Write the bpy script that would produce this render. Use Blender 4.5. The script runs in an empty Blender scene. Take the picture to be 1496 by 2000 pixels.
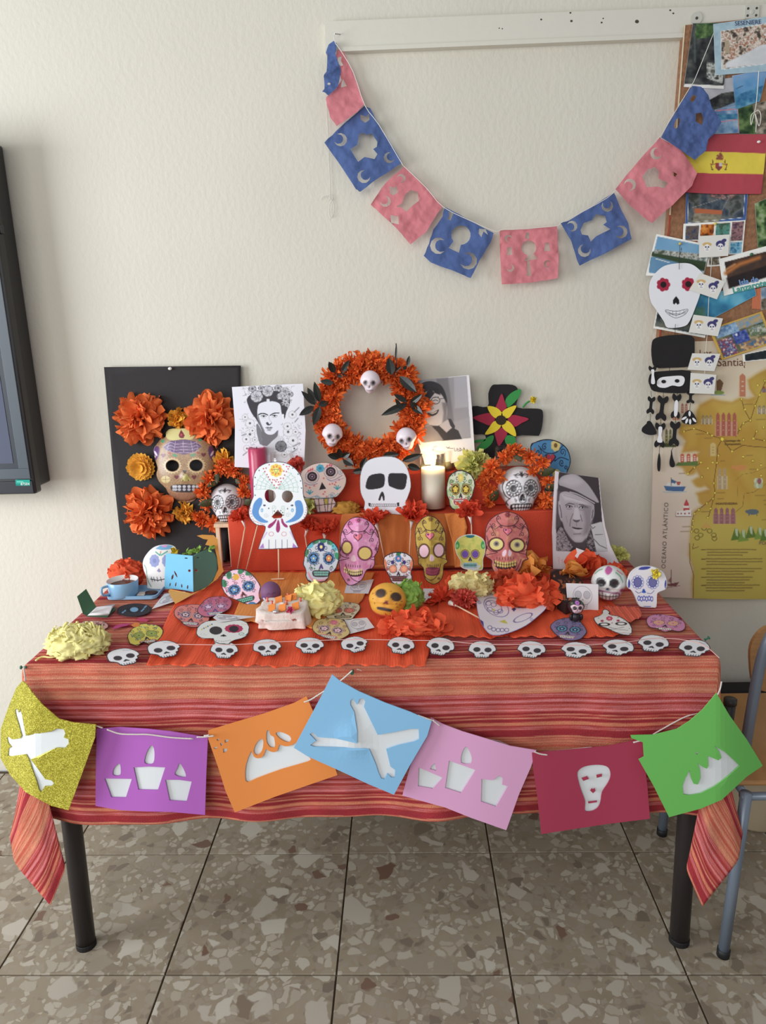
import bpy,bmesh,math,random
import numpy as np
from mathutils import Vector,Matrix,noise
from mathutils.geometry import delaunay_2d_cdt

# ---------------------------------------------------------------- camera, world, light, exposure
FOC,CAMZ,CAMY=1440.0,1.46,-2.19
PSI,TH,RO=math.radians(1.8),math.radians(14.6),0.0275
_fw=Vector((-math.sin(PSI)*math.cos(TH),math.cos(PSI)*math.cos(TH),-math.sin(TH)))
_r0=Vector((math.cos(PSI),math.sin(PSI),0));_u0=_r0.cross(_fw)
_R=math.cos(RO)*_r0-math.sin(RO)*_u0;_U=math.cos(RO)*_u0+math.sin(RO)*_r0
CP=Vector((0,CAMY,CAMZ))
S=bpy.context.scene
COL=S.collection
cd=bpy.data.cameras.new('camera');cam=bpy.data.objects.new('camera',cd);COL.objects.link(cam)
cd.sensor_fit='VERTICAL';cd.sensor_height=24;cd.lens=24*FOC/2000;cd.clip_start=0.02
cam.matrix_world=Matrix(((_R.x,_U.x,-_fw.x,CP.x),(_R.y,_U.y,-_fw.y,CP.y),(_R.z,_U.z,-_fw.z,CP.z),(0,0,0,1)))
S.camera=cam
wd=bpy.data.worlds.new('world');S.world=wd;wd.use_nodes=True
wd.node_tree.nodes['Background'].inputs[0].default_value=(0.93,0.96,1.0,1)
wd.node_tree.nodes['Background'].inputs[1].default_value=0.35
S.view_settings.view_transform='Standard';S.view_settings.look='None'
S.view_settings.gamma=1;S.view_settings.use_curve_mapping=False
S.view_settings.exposure=0.27

def area(name,loc,target,sx,sy,power,col):
    l=bpy.data.lights.new(name,'AREA');l.shape='RECTANGLE';l.size=sx;l.size_y=sy;l.energy=power;l.color=col
    o=bpy.data.objects.new(name,l);COL.objects.link(o);o.location=loc
    o.rotation_euler=(Vector(target)-Vector(loc)).to_track_quat('-Z','Y').to_euler();return o
area('window_daylight',(-3.1,-1.7,1.4),(0.2,-0.1,1.1),1.5,1.7,78,(0.90,0.95,1.0))
area('room_daylight',(-1.4,-4.0,2.2),(0.0,-0.3,0.8),2.6,1.8,52,(1.0,0.96,0.90))

# ---------------------------------------------------------------- helpers: pixels of the photograph to places in the room
def ray(px,py):
    return (_fw+_R*((px-748)/FOC)-_U*((py-1000)/FOC))
class Pl:  # a real plane in the room
    def __init__(s,p,n):s.p=Vector(p);s.n=Vector(n).normalized()
    def at(s,px,py):
        d=ray(px,py);return CP+d*((s.p-CP).dot(s.n)/d.dot(s.n))
    def arr(s,P,dep=None):
        P=np.asarray(P,float)
        D=np.array(_fw)[None]+((P[:,:1]-748)/FOC)*np.array(_R)[None]-((P[:,1:2]-1000)/FOC)*np.array(_U)[None]
        t=((s.p-CP).dot(s.n))/(D@np.array(s.n))
        if dep is not None:t=t+dep/np.linalg.norm(D,axis=1)
        return np.array(CP)[None]+D*t[:,None]
    def off(s,d):return Pl(s.p+s.n*d,s.n)
def wallp(d):return Pl((0,-d,0),(0,-1,0))
def flatp(z):return Pl((0,0,z),(0,0,1))
def standp(px,py,z,lean=0,yaw=0,Y=None):  # plane standing on height z at photo point, leaning back
    b=flatp(z).at(px,py)if Y is None else Vector((0,Y,z))
    l,w=math.radians(lean),math.radians(yaw)
    return Pl(b,(math.sin(w)*math.cos(l),-math.cos(w)*math.cos(l),math.sin(l)))
def mpp(p):return (Vector(p)-CP).dot(_fw)/FOC
def proj(p):
    d=Vector(p)-CP;z=d.dot(_fw);return 748+FOC*d.dot(_R)/z,1000-FOC*d.dot(_U)/z

# ---------------------------------------------------------------- materials
def lin(c):
    c=np.asarray(c,float)
    g=c.mean(-1,keepdims=True);c=(g+(c-g)*0.90)*0.955+8.0  # mutes colours and lifts blacks: lens haze put into every colour
    c=np.clip(c,0,255)/255.0
    return np.where(c<=0.04045,c/12.92,((c+0.055)/1.055)**2.4)
MATS={}
def mat(name,c,rough=0.7,bump=0.0,bscale=80,var=0.0,vscale=20,metal=0.0,transl=0.0,spec=0.3,coat=0,stretch=None):
    if name in MATS:return MATS[name]
    m=bpy.data.materials.new(name);m.use_nodes=True;nt=m.node_tree;N=nt.nodes;L=nt.links
    b=N['Principled BSDF'];out=N['Material Output']
    rgb=(*lin(c),1)if c is not None else None
    b.inputs['Roughness'].default_value=rough;b.inputs['Metallic'].default_value=metal
    b.inputs['Specular IOR Level'].default_value=spec;b.inputs['Coat Weight'].default_value=coat
    geo=N.new('ShaderNodeNewGeometry');mp=N.new('ShaderNodeMapping');L.new(geo.outputs['Position'],mp.inputs[0])
    if stretch:mp.inputs['Scale'].default_value=stretch
    if c is None:
        at=N.new('ShaderNodeAttribute');at.attribute_name='Col';src=at.outputs['Color']
    elif var>0:
        nz=N.new('ShaderNodeTexNoise');nz.inputs['Scale'].default_value=vscale;nz.inputs['Detail'].default_value=4;L.new(mp.outputs[0],nz.inputs[0])
        mr=N.new('ShaderNodeMapRange');mr.inputs[1].default_value=0.3;mr.inputs[2].default_value=0.7
        mr.inputs[3].default_value=1-var;mr.inputs[4].default_value=1+var;L.new(nz.outputs[0],mr.inputs[0])
        mx=N.new('ShaderNodeMix');mx.data_type='RGBA';mx.blend_type='MULTIPLY';mx.inputs[0].default_value=1
        mx.inputs['A'].default_value=rgb;L.new(mr.outputs[0],mx.inputs['B']);src=mx.outputs['Result']
    else:
        src=None;b.inputs['Base Color'].default_value=rgb
    if src:L.new(src,b.inputs['Base Color'])
    if bump>0:
        nb=N.new('ShaderNodeTexNoise');nb.inputs['Scale'].default_value=bscale;nb.inputs['Detail'].default_value=5;L.new(mp.outputs[0],nb.inputs[0])
        bp=N.new('ShaderNodeBump');bp.inputs['Strength'].default_value=min(1,bump);bp.inputs['Distance'].default_value=0.004*max(1,bump)
        L.new(nb.outputs[0],bp.inputs['Height']);L.new(bp.outputs[0],b.inputs['Normal'])
    if transl>0:
        tr=N.new('ShaderNodeBsdfTranslucent');ms=N.new('ShaderNodeMixShader');ms.inputs[0].default_value=transl
        if src:L.new(src,tr.inputs[0])
        else:tr.inputs[0].default_value=rgb
        L.new(b.outputs[0],ms.inputs[1]);L.new(tr.outputs[0],ms.inputs[2]);L.new(ms.outputs[0],out.inputs[0])
    MATS[name]=m;return m
def m_print():return mat('printed_paper',None,0.75,spec=0.2)
def m_gloss():return mat('painted_gloss',None,0.3,spec=0.5)

# ---------------------------------------------------------------- objects
def wl(o):
    v=Vector((0,0,0))
    while o:v+=Vector(o.location);o=o.parent
    return v
def setp(o,label=None,cat=None,group=None,kind=None):
    for k,v in (('label',label),('category',cat),('group',group),('kind',kind)):
        if v:o[k]=v
    return o
def empty(name,loc,label,cat,group=None):
    o=bpy.data.objects.new(name,None);COL.objects.link(o);o.location=loc;o.empty_display_size=0.02
    return setp(o,label,cat,group)
def obj(name,V,Fc,m,parent=None,cols=None,smooth=False,solid=0,mats=None,fmat=None,solid_off=-1,origin=None):
    V=np.asarray(V,float)
    if parent is not None:base=np.array(wl(parent))
    elif origin is not None:base=np.array(origin,float)
    else:base=np.array([(V[:,0].min()+V[:,0].max())/2,(V[:,1].min()+V[:,1].max())/2,V[:,2].min()])
    me=bpy.data.meshes.new(name)
    Vl=V-base
    me.from_pydata([tuple(v)for v in Vl.tolist()],[],Fc)
    for mm in (mats or [m]):me.materials.append(mm)
    if fmat is not None:me.polygons.foreach_set('material_index',np.asarray(fmat,np.int32))
    if cols is not None:
        a=me.color_attributes.new('Col','FLOAT_COLOR','POINT')
        c4=np.ones((len(V),4),np.float32);c4[:,:3]=lin(np.clip(cols,0,255));a.data.foreach_set('color',c4.ravel())
    if smooth:me.polygons.foreach_set('use_smooth',np.ones(len(me.polygons),bool))
    me.update()
    o=bpy.data.objects.new(name,me);COL.objects.link(o)
    if parent is not None:o.parent=parent
    else:o.location=base
    if solid:
        md=o.modifiers.new('thickness','SOLIDIFY');md.thickness=solid;md.offset=solid_off
    return o
class MB:  # gathers shapes for ONE mesh
    def __init__(s):s.V=[];s.F=[];s.C=[];s.M=[]
    def add(s,V,Fc,col=None,mi=0):
        n=len(s.V);s.V+=[tuple(v)for v in V];s.F+=[tuple(i+n for i in f)for f in Fc];s.M+=[mi]*len(Fc)
        if col is not None:
            c=np.asarray(col,float);s.C+=[tuple(c)]*len(V)if c.ndim==1 else [tuple(x)for x in c]
        return s
    def box(s,a,b,col=None,mi=0,bev=0.0):
        bm=bmesh.new();bmesh.ops.create_cube(bm,size=1)
        a,b=Vector(a),Vector(b);c=(a+b)/2;d=b-a
        for v in bm.verts:v.co=Vector((c.x+v.co.x*d.x,c.y+v.co.y*d.y,c.z+v.co.z*d.z))
        if bev:bmesh.ops.bevel(bm,geom=bm.edges[:],offset=bev,segments=2,affect='EDGES',profile=0.5)
        bm.verts.index_update();r=s.add([v.co[:]for v in bm.verts],[[v.index for v in f.verts]for f in bm.faces],col,mi);bm.free();return r
    def obox(s,p,ux,uy,uz,col=None,mi=0):
        p,ux,uy,uz=map(Vector,(p,ux,uy,uz));V=[p+ux*i+uy*j+uz*k for i in (-1,1)for j in (-1,1)for k in (-1,1)]
        return s.add(V,[(0,1,3,2),(4,6,7,5),(0,4,5,1),(2,3,7,6),(0,2,6,4),(1,5,7,3)],col,mi)
    def tube(s,pts,r,n=8,col=None,mi=0,cap=True):
        pts=[Vector(p)for p in pts];k=len(pts);rr=r if hasattr(r,'__len__')else [r]*k;V=[];up=None
        for i,p in enumerate(pts):
            t=(pts[min(i+1,k-1)]-pts[max(i-1,0)]).normalized()
            if up is None:up=t.orthogonal().normalized()
            up=(up-t*up.dot(t)).normalized();w=t.cross(up)
            V+=[p+(up*math.cos(a)+w*math.sin(a))*rr[i]for a in [2*math.pi*j/n for j in range(n)]]
        Fc=[(i*n+j,i*n+(j+1)%n,(i+1)*n+(j+1)%n,(i+1)*n+j)for i in range(k-1)for j in range(n)]
        if cap:Fc+=[tuple(range(n))[::-1],tuple(range((k-1)*n,k*n))]
        return s.add(V,Fc,col,mi)
    def lathe(s,c,prof,n=32,col=None,mi=0):  # prof: (radius, z)
        c=Vector(c);V=[]
        for r,z in prof:V+=[c+Vector((r*math.cos(2*math.pi*j/n),r*math.sin(2*math.pi*j/n),z))for j in range(n)]
        k=len(prof);Fc=[(i*n+j,i*n+(j+1)%n,(i+1)*n+(j+1)%n,(i+1)*n+j)for i in range(k-1)for j in range(n)]
        return s.add(V,Fc,col,mi)
    def ball(s,c,rx,ry,rz,n=12,m=8,col=None,mi=0):
        c=Vector(c);V=[c+Vector((0,0,-rz))]
        for i in range(1,m):
            t=math.pi*i/m-math.pi/2
            V+=[c+Vector((rx*math.cos(t)*math.cos(2*math.pi*j/n),ry*math.cos(t)*math.sin(2*math.pi*j/n),rz*math.sin(t)))for j in range(n)]
        V.append(c+Vector((0,0,rz)));Fc=[(0,1+(j+1)%n,1+j)for j in range(n)]
        Fc+=[(1+i*n+j,1+i*n+(j+1)%n,1+(i+1)*n+(j+1)%n,1+(i+1)*n+j)for i in range(m-2)for j in range(n)]
        k=1+(m-2)*n;Fc+=[(k+j,k+(j+1)%n,len(V)-1)for j in range(n)]
        return s.add(V,Fc,col,mi)
    def build(s,name,m,parent=None,**k):
        return obj(name,s.V,s.F,m,parent,cols=(s.C if s.C else None),fmat=(s.M if k.get('mats')else None),**k)

# ---------------------------------------------------------------- flat shapes cut from paper, drawn in photo pixels and set on real planes
def inpoly(P,poly):
    x,y=P[:,0],P[:,1];r=np.zeros(len(P),bool);q=np.asarray(poly,float);n=len(q)
    for i in range(n):
        x1,y1=q[i];x2,y2=q[(i+1)%n]
        if y1==y2:continue
        c=((y1>y)!=(y2>y))&(x<(x2-x1)*(y-y1)/(y2-y1)+x1);r^=c
    return r
def segdist(P,a,b):
    a,b=np.asarray(a,float),np.asarray(b,float);d=b-a;L=max(d@d,1e-12)
    t=np.clip(((P-a)@d)/L,0,1);return np.hypot(*(P-a-t[:,None]*d).T)
def smooth(pts,k=6,closed=True):
    q=np.asarray(pts,float);n=len(q);out=[]
    for i in range(n if closed else n-1):
        p0,p1,p2,p3=(q[(i-1)%n],q[i],q[(i+1)%n],q[(i+2)%n])if closed else (q[max(i-1,0)],q[i],q[i+1],q[min(i+2,n-1)])
        for j in range(k):
            t=j/k;out.append(0.5*(2*p1+(p2-p0)*t+(2*p0-5*p1+4*p2-p3)*t*t+(3*p1-p0-3*p2+p3)*t**3))
    if not closed:out.append(q[-1])
    return np.array(out)
def ring(cx,cy,rx,ry,n=28,rot=0):
    a=np.linspace(0,2*np.pi,n,endpoint=False);c,s_=math.cos(math.radians(rot)),math.sin(math.radians(rot))
    x,y=rx*np.cos(a),ry*np.sin(a);return np.stack([cx+x*c-y*s_,cy+x*s_+y*c],1)
def cdt(outline,holes=(),step=1.5,seed=1):
    q=np.asarray(outline,float);lo,hi=q.min(0),q.max(0)
    xs=np.arange(lo[0]+step/2,hi[0],step);ys=np.arange(lo[1]+step/2,hi[1],step)
    X,Y=np.meshgrid(xs,ys);G=np.stack([X.ravel(),Y.ravel()],1)
    G=G+np.random.RandomState(seed).uniform(-.05,.05,G.shape)*step
    k=inpoly(G,q)
    for h in holes:k&=~inpoly(G,h)
    G=G[k]
    if len(G):
        d=np.full(len(G),1e9)
        for lp in (q,*[np.asarray(h,float)for h in holes]):
            for i in range(len(lp)):d=np.minimum(d,segdist(G,lp[i],lp[(i+1)%len(lp)]))
        G=G[d>step*0.35]
    pts=[Vector(p)for p in q.tolist()];E=[(i,(i+1)%len(q))for i in range(len(q))]
    for h in holes:
        b=len(pts);h=np.asarray(h,float);pts+=[Vector(p)for p in h.tolist()];E+=[(b+i,b+(i+1)%len(h))for i in range(len(h))]
    pts+=[Vector(p)for p in G.tolist()]
    r=delaunay_2d_cdt(pts,E,[],1,1e-5)
    P=np.array([v[:]for v in r[0]]);Fc=np.array([f for f in r[2]if len(f)==3])
    if len(holes):
        cen=P[Fc].mean(1);kk=np.ones(len(Fc),bool)
        for h in holes:kk&=~inpoly(cen,h)
        Fc=Fc[kk]
    a,b,c=P[Fc[:,0]],P[Fc[:,1]],P[Fc[:,2]]
    cr=(b[:,0]-a[:,0])*(c[:,1]-a[:,1])-(b[:,1]-a[:,1])*(c[:,0]-a[:,0])
    Fc=Fc[np.abs(cr)>1e-9];cr=cr[np.abs(cr)>1e-9]
    Fc=np.where((cr>0)[:,None],Fc[:,::-1],Fc)  # photo y runs down
    return P,Fc
class Pt:  # painter of flat print: colours per point, in sRGB 0..255
    def __init__(s,P,base,T=None):
        s.P0=np.asarray(P,float);s.P=T(s.P0)if T else s.P0;s.C=np.tile(np.asarray(base,float),(len(s.P),1));s.sf=0.6
    def mix(s,a,col):
        a=np.clip(a,0,1)[:,None];s.C=s.C*(1-a)+np.asarray(col,float)*a;return s
    def ell(s,cx,cy,rx,ry,col,rot=0,soft=None,a=1):
        soft=s.sf if soft is None else soft
        c,n=math.cos(math.radians(rot)),math.sin(math.radians(rot));x,y=s.P[:,0]-cx,s.P[:,1]-cy
        u,v=(x*c+y*n)/rx,(-x*n+y*c)/ry;d=(np.hypot(u,v)-1)*min(rx,ry)
        return s.mix((0.5-d/soft)*1.0*a if a==1 else np.clip(0.5-d/soft,0,1)*a,col)
    def oring(s,cx,cy,rx,ry,w,col,rot=0,soft=None):
        soft=s.sf if soft is None else soft
        c,n=math.cos(math.radians(rot)),math.sin(math.radians(rot));x,y=s.P[:,0]-cx,s.P[:,1]-cy
        u,v=(x*c+y*n)/rx,(-x*n+y*c)/ry;d=np.abs((np.hypot(u,v)-1)*min(rx,ry))-w/2
        return s.mix(0.5-d/soft,col)
    def poly(s,pts,col,soft=None,a=1):
        soft=s.sf if soft is None else soft;q=np.asarray(pts,float);d=np.full(len(s.P),1e9)
        for i in range(len(q)):d=np.minimum(d,segdist(s.P,q[i],q[(i+1)%len(q)]))
        d=np.where(inpoly(s.P,q),-d,d);return s.mix(np.clip(0.5-d/soft,0,1)*a,col)
    def line(s,pts,w,col,soft=None,a=1):
        soft=s.sf if soft is None else soft;d=np.full(len(s.P),1e9);q=np.asarray(pts,float)
        for i in range(len(q)-1):d=np.minimum(d,segdist(s.P,q[i],q[i+1]))
        return s.mix(np.clip(0.5-(d-w/2)/soft,0,1)*a,col)
    def dots(s,pts,r,col):
        for p in pts:s.ell(p[0],p[1],r,r,col)
        return s
    def flower(s,cx,cy,r,col,n=7,k=0.35,core=None,rot=0):
        for i in range(n):
            a=2*math.pi*i/n+rot;s.ell(cx+r*(1-k)*math.cos(a),cy+r*(1-k)*math.sin(a),r*k*1.25,r*k*1.25,col)
        s.ell(cx,cy,r*0.72,r*0.72,col)
        if core is not None:s.ell(cx,cy,r*0.4,r*0.4,core)
        return s
    def spiral(s,cx,cy,r,w,col,turns=1.4,start=0,hand=1):
        t=np.linspace(0,1,14);a=start+hand*t*turns*2*np.pi;rr=r*(1-0.85*t)
        return s.line(np.stack([cx+rr*np.cos(a),cy+rr*np.sin(a)],1),w,col)
    def heart(s,cx,cy,r,col,flip=1):
        t=np.linspace(0,2*np.pi,22,endpoint=False)
        return s.poly(np.stack([cx+r*np.sin(t)**3,cy-flip*r*(0.81*np.cos(t)-0.31*np.cos(2*t)-0.12*np.cos(3*t)-0.06*np.cos(4*t))],1),col)
    def web(s,cx,cy,a0,a1,rs,n,w,col):
        an=np.linspace(a0,a1,n)
        for a in an:s.line([(cx,cy),(cx+rs[-1]*math.cos(a),cy+rs[-1]*math.sin(a))],w,col)
        for r in rs:s.line([(cx+r*(0.93 if k%2 else 1)*math.cos(a),cy+r*(0.93 if k%2 else 1)*math.sin(a))for k,a in enumerate(np.linspace(a0,a1,2*n-1))],w,col)
        return s
    def grain(s,amp,sc=1.0,seed=0):
        r=np.random.RandomState(seed);n=np.zeros(len(s.P))
        for _ in range(5):
            k=r.normal(0,1,2)*sc;n+=np.sin(s.P@k+r.uniform(0,6))
        s.C=s.C*(1+amp*n[:,None]/2.5);return s
def sheet(name,outline,plane,paint,parent=None,step=1.5,thick=0.0006,holes=(),dep=None,m=None,base=(255,255,255),T=None,solid_off=-1):
    P,Fc=cdt(outline,holes,step)
    V=plane.arr(P,dep(P)if dep else None)
    cols=None
    if paint:pt=Pt(P,base,T);paint(pt);cols=pt.C
    elif m is None:cols=np.tile(np.asarray(base,float),(len(P),1))
    return obj(name,V,Fc.tolist(),m or m_print(),parent,cols=cols,smooth=bool(dep),solid=thick,solid_off=solid_off)
def affine(cx,cy,ux,uy,vx,vy):  # local (a,b) -> photo (cx+a*u+b*v); returns forward and inverse maps
    A=np.array([[ux,vx],[uy,vy]],float);I=np.linalg.inv(A);c=np.array([cx,cy],float)
    return (lambda Q:np.asarray(Q,float)@A.T+c),(lambda P:(np.asarray(P,float)-c)@I.T)
def rotaff(cx,cy,w,h,deg=0,shear=0):
    a=math.radians(deg);return affine(cx,cy,w*math.cos(a),w*math.sin(a),-h*math.sin(a)+shear*w,h*math.cos(a))
def text(name,string,plane,parent,fwd,m,thick=0.0,size=1.0,align='CENTER',shear=0,space=1.0,bold=0.0):
    cu=bpy.data.curves.new(name,'FONT');cu.body=string;cu.size=size;cu.align_x=align;cu.align_y='CENTER';cu.resolution_u=3;cu.shear=shear;cu.offset=bold;cu.space_character=space
    o=bpy.data.objects.new(name,cu);COL.objects.link(o)
    me=o.to_mesh();V=np.array([v.co[:2]for v in me.vertices]);Fc=[tuple(p.vertices)for p in me.polygons]
    o.to_mesh_clear();bpy.data.objects.remove(o);bpy.data.curves.remove(cu)
    V[:,1]*=-1
    return obj(name,plane.arr(fwd(V)),Fc,m,parent)
rnd=random.Random(7)
# ================================================================ the room: wall, floor tiles, wooden rail
def build_room():
    w=mat('wall_plaster',(212,208,193),0.85,bump=0.36,bscale=80,var=0.025,vscale=3,spec=0.2,stretch=(1.0,1.0,0.7))
    me=MB().box((-4,0,0),(3.4,0.12,3.0));o=me.build('wall_back',w);setp(o,kind='structure')
    # terrazzo
    m=bpy.data.materials.new('terrazzo');m.use_nodes=True;nt=m.node_tree;N=nt.nodes;L=nt.links;b=N['Principled BSDF']
    geo=N.new('ShaderNodeNewGeometry');oi=N.new('ShaderNodeObjectInfo')
    va=N.new('ShaderNodeVectorMath');va.operation='MULTIPLY_ADD';va.inputs[1].default_value=(1,1,0)
    cx=N.new('ShaderNodeCombineXYZ');ml=N.new('ShaderNodeMath');ml.operation='MULTIPLY';ml.inputs[1].default_value=17
    L.new(oi.outputs['Random'],ml.inputs[0]);L.new(ml.outputs[0],cx.inputs[2]);L.new(geo.outputs['Position'],va.inputs[0]);L.new(cx.outputs[0],va.inputs[2])
    nz=N.new('ShaderNodeTexNoise');nz.inputs['Scale'].default_value=26;nz.inputs['Detail'].default_value=2;L.new(va.outputs[0],nz.inputs[0])
    dv=N.new('ShaderNodeVectorMath');dv.operation='MULTIPLY_ADD';dv.inputs[1].default_value=(0.03,0.03,0);L.new(nz.outputs['Color'],dv.inputs[0]);L.new(va.outputs[0],dv.inputs[2])
    src=None
    def mixc(fac,a,bcol):
        mx=N.new('ShaderNodeMix');mx.data_type='RGBA';L.new(fac,mx.inputs[0])
        if isinstance(a,tuple):mx.inputs['A'].default_value=a
        else:L.new(a,mx.inputs['A'])
        if isinstance(bcol,tuple):mx.inputs['B'].default_value=bcol
        else:L.new(bcol,mx.inputs['B'])
        return mx.outputs['Result']
    n2=N.new('ShaderNodeTexNoise');n2.inputs['Scale'].default_value=9;n2.inputs['Detail'].default_value=6;L.new(va.outputs[0],n2.inputs[0])
    src=mixc(n2.outputs[0],(*lin((122,108,88)),1),(*lin((162,147,123)),1))
    for sc,thr,edge,pal in ((64,.36,.0026,[(0,(148,136,118)),(.5,(172,162,144)),(.8,(132,118,100))]),
                          (34,.58,.0055,[(0,(164,153,134)),(.3,(178,169,152)),(.45,(150,138,118)),(.7,(172,162,144)),(.88,(118,104,88)),(.975,(116,88,72))]),
                          (17,.84,.012,[(0,(184,176,160)),(.35,(146,134,114)),(.55,(174,164,148)),(.8,(124,108,90)),(.95,(112,82,66))])):
        v1=N.new('ShaderNodeTexVoronoi');v1.inputs['Scale'].default_value=sc;L.new(dv.outputs[0],v1.inputs['Vector'])
        v2=N.new('ShaderNodeTexVoronoi');v2.feature='DISTANCE_TO_EDGE';v2.inputs['Scale'].default_value=sc;L.new(dv.outputs[0],v2.inputs['Vector'])
        sp=N.new('ShaderNodeSeparateColor');L.new(v1.outputs['Color'],sp.inputs[0])
        cr=N.new('ShaderNodeValToRGB');cr.color_ramp.interpolation='CONSTANT'
        while len(cr.color_ramp.elements)<len(pal):cr.color_ramp.elements.new(0.5)
        for e,(p,c)in zip(cr.color_ramp.elements,pal):e.position=p;e.color=(*lin(c),1)
        L.new(sp.outputs[0],cr.inputs[0])
        g1=N.new('ShaderNodeMath');g1.operation='GREATER_THAN';g1.inputs[1].default_value=thr;L.new(sp.outputs[1],g1.inputs[0])
        g2=N.new('ShaderNodeMapRange');g2.inputs[1].default_value=edge*sc*.25+.02;g2.inputs[2].default_value=edge*sc*.25+.06;L.new(v2.outputs['Distance'],g2.inputs[0])
        mm=N.new('ShaderNodeMath');mm.operation='MULTIPLY';L.new(g1.outputs[0],mm.inputs[0]);L.new(g2.outputs[0],mm.inputs[1])
        src=mixc(mm.outputs[0],src,cr.outputs[0])
    L.new(src,b.inputs['Base Color']);b.inputs['Roughness'].default_value=0.42;b.inputs['Specular IOR Level'].default_value=0.35
    n3=N.new('ShaderNodeTexNoise');n3.inputs['Scale'].default_value=6;L.new(va.outputs[0],n3.inputs[0])
    grout=mat('grout',(78,66,50),0.9,var=0.1,vscale=30)
    fl=MB().box((-2.8,-3.4,-0.05),(2.8,0,-0.004)).build('floor',grout);setp(fl,kind='structure')
    fp=flatp(0)
    x0=fp.at(657,1904).x;y0=fp.at(657,1904).y;s=0.4
    tm=None;g=0.0022
    for i in range(-6,6):
        for j in range(-3,5):
            cx_,cy_=x0+(i+.5)*s,y0+(j+.5)*s
            xa,xb=cx_-s/2+g,cx_+s/2-g;ya,yb=cy_-s/2+g,min(cy_+s/2-g,-0.001)
            if yb-ya<0.02:continue
            if tm is None or yb-ya<s-2*g-1e-4:
                q=MB().box((xa,ya,-0.03),(xb,yb,0),bev=0.0008);t=q.build('tile',m,fl)
                if tm is None:  # re-centre shared mesh
                    tm=t.data;off=Vector((cx_,cy_,0))-wl(fl)
                    tm.transform(Matrix.Translation(-off));t.location=off
            else:
                t=bpy.data.objects.new('tile',tm);COL.objects.link(t);t.parent=fl;t.location=Vector((cx_,cy_,0))-wl(fl)
    # wooden rail painted like the wall
    wp=wallp(0.02);c=[wp.at(*p)for p in ((634,42),(636,103),(1640,62),(1640,2))]
    wood=mat('painted_wood',(212,209,195),0.45,bump=0.15,bscale=40,spec=0.4)
    mb=MB()
    def slab(a,b_,c_,d_,y1,y2):
        V=[(p.x,y,p.z)for y in (y1,y2)for p in (a,b_,c_,d_)]
        mb.add(V,[(0,1,2,3),(7,6,5,4),(0,4,5,1),(1,5,6,2),(2,6,7,3),(3,7,4,0)])
    slab(c[0],c[1],c[2],c[3],-0.020,0.0)
    lo=[c[1]+Vector((0,0,.010)),c[1],c[2],c[2]+Vector((0,0,.010))]
    slab(*lo,-0.026,-0.0205)
    rl=mb.build('trim_1',wood);setp(rl,kind='structure')
    mk=MB();dk=mat('dark_hole',(70,64,54),.9)
    pl=wallp(0.0203)
    for x,y,r in ((1057,38,2),(1114,25,2),(1116,41,2.6),(1175,44,2),(1178,36,1.5),(1244,42,4),(1309,20,2),(1315,26,2),(975,55,1.3),(981,56,1.3)):
        P=ring(x,y,r,r*.9,8);mk.add(pl.arr(P),[tuple(range(8))[::-1]])
    o=mk.build('screw_hole',dk,rl,solid=0.0004);setp(o,kind='stuff')
    return fl
build_room()

# ================================================================ table and cloth
TT=0.756
_fl,_fr=flatp(TT).at(52,1293),flatp(TT).at(1409,1287)
TXL,TXR=_fl.x+.004,_fr.x-.004
TYF=(_fl.y+_fr.y)/2+.004
TYB=-0.03
def build_table():
    t=empty('table',((TXL+TXR)/2,(TYF+TYB)/2,0),'rectangular table with dark round metal legs under a striped cloth','table')
    MB().box((TXL+.006,TYF+.006,TT-.03),(TXR-.006,TYB,TT-.004),bev=.003).build('tabletop',mat('table_wood',(150,110,70),.5),t)
    blk=mat('dark_brown_enamel',(38,32,33),.38,spec=.5)
    MB().box((TXL+.09,TYF+.07,TT-.075),(TXR-.09,TYF+.09,TT-.031)).box((TXL+.09,TYB-.09,TT-.075),(TXR-.09,TYB-.07,TT-.031)).build('apron',blk,t)
    rub=mat('rubber',(24,22,22),.7)
    fp=flatp(0);a,b=fp.at(169,1846),fp.at(1326,1838)
    for x,y in ((a.x,a.y),(b.x,b.y),(a.x+.02,TYB-.1),(b.x-.02,TYB-.1)):
        ty=max(y,TYF+.05)if y<-.4 else y
        l=MB().tube([(x,y,.004),(x,ty,TT-.031)],.0225,24).build('leg',blk,t,smooth=False)
        l.data.polygons.foreach_set('use_smooth',np.array([len(p.vertices)==4 and abs(p.normal.z)<.5 for p in l.data.polygons]))
        MB().lathe((x,y,0),[(0,0),(.0235,0),(.0238,.012),(.0225,.014)],20).build('foot_cap',rub,l)
build_table()
CLOTH_O=0.385
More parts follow.
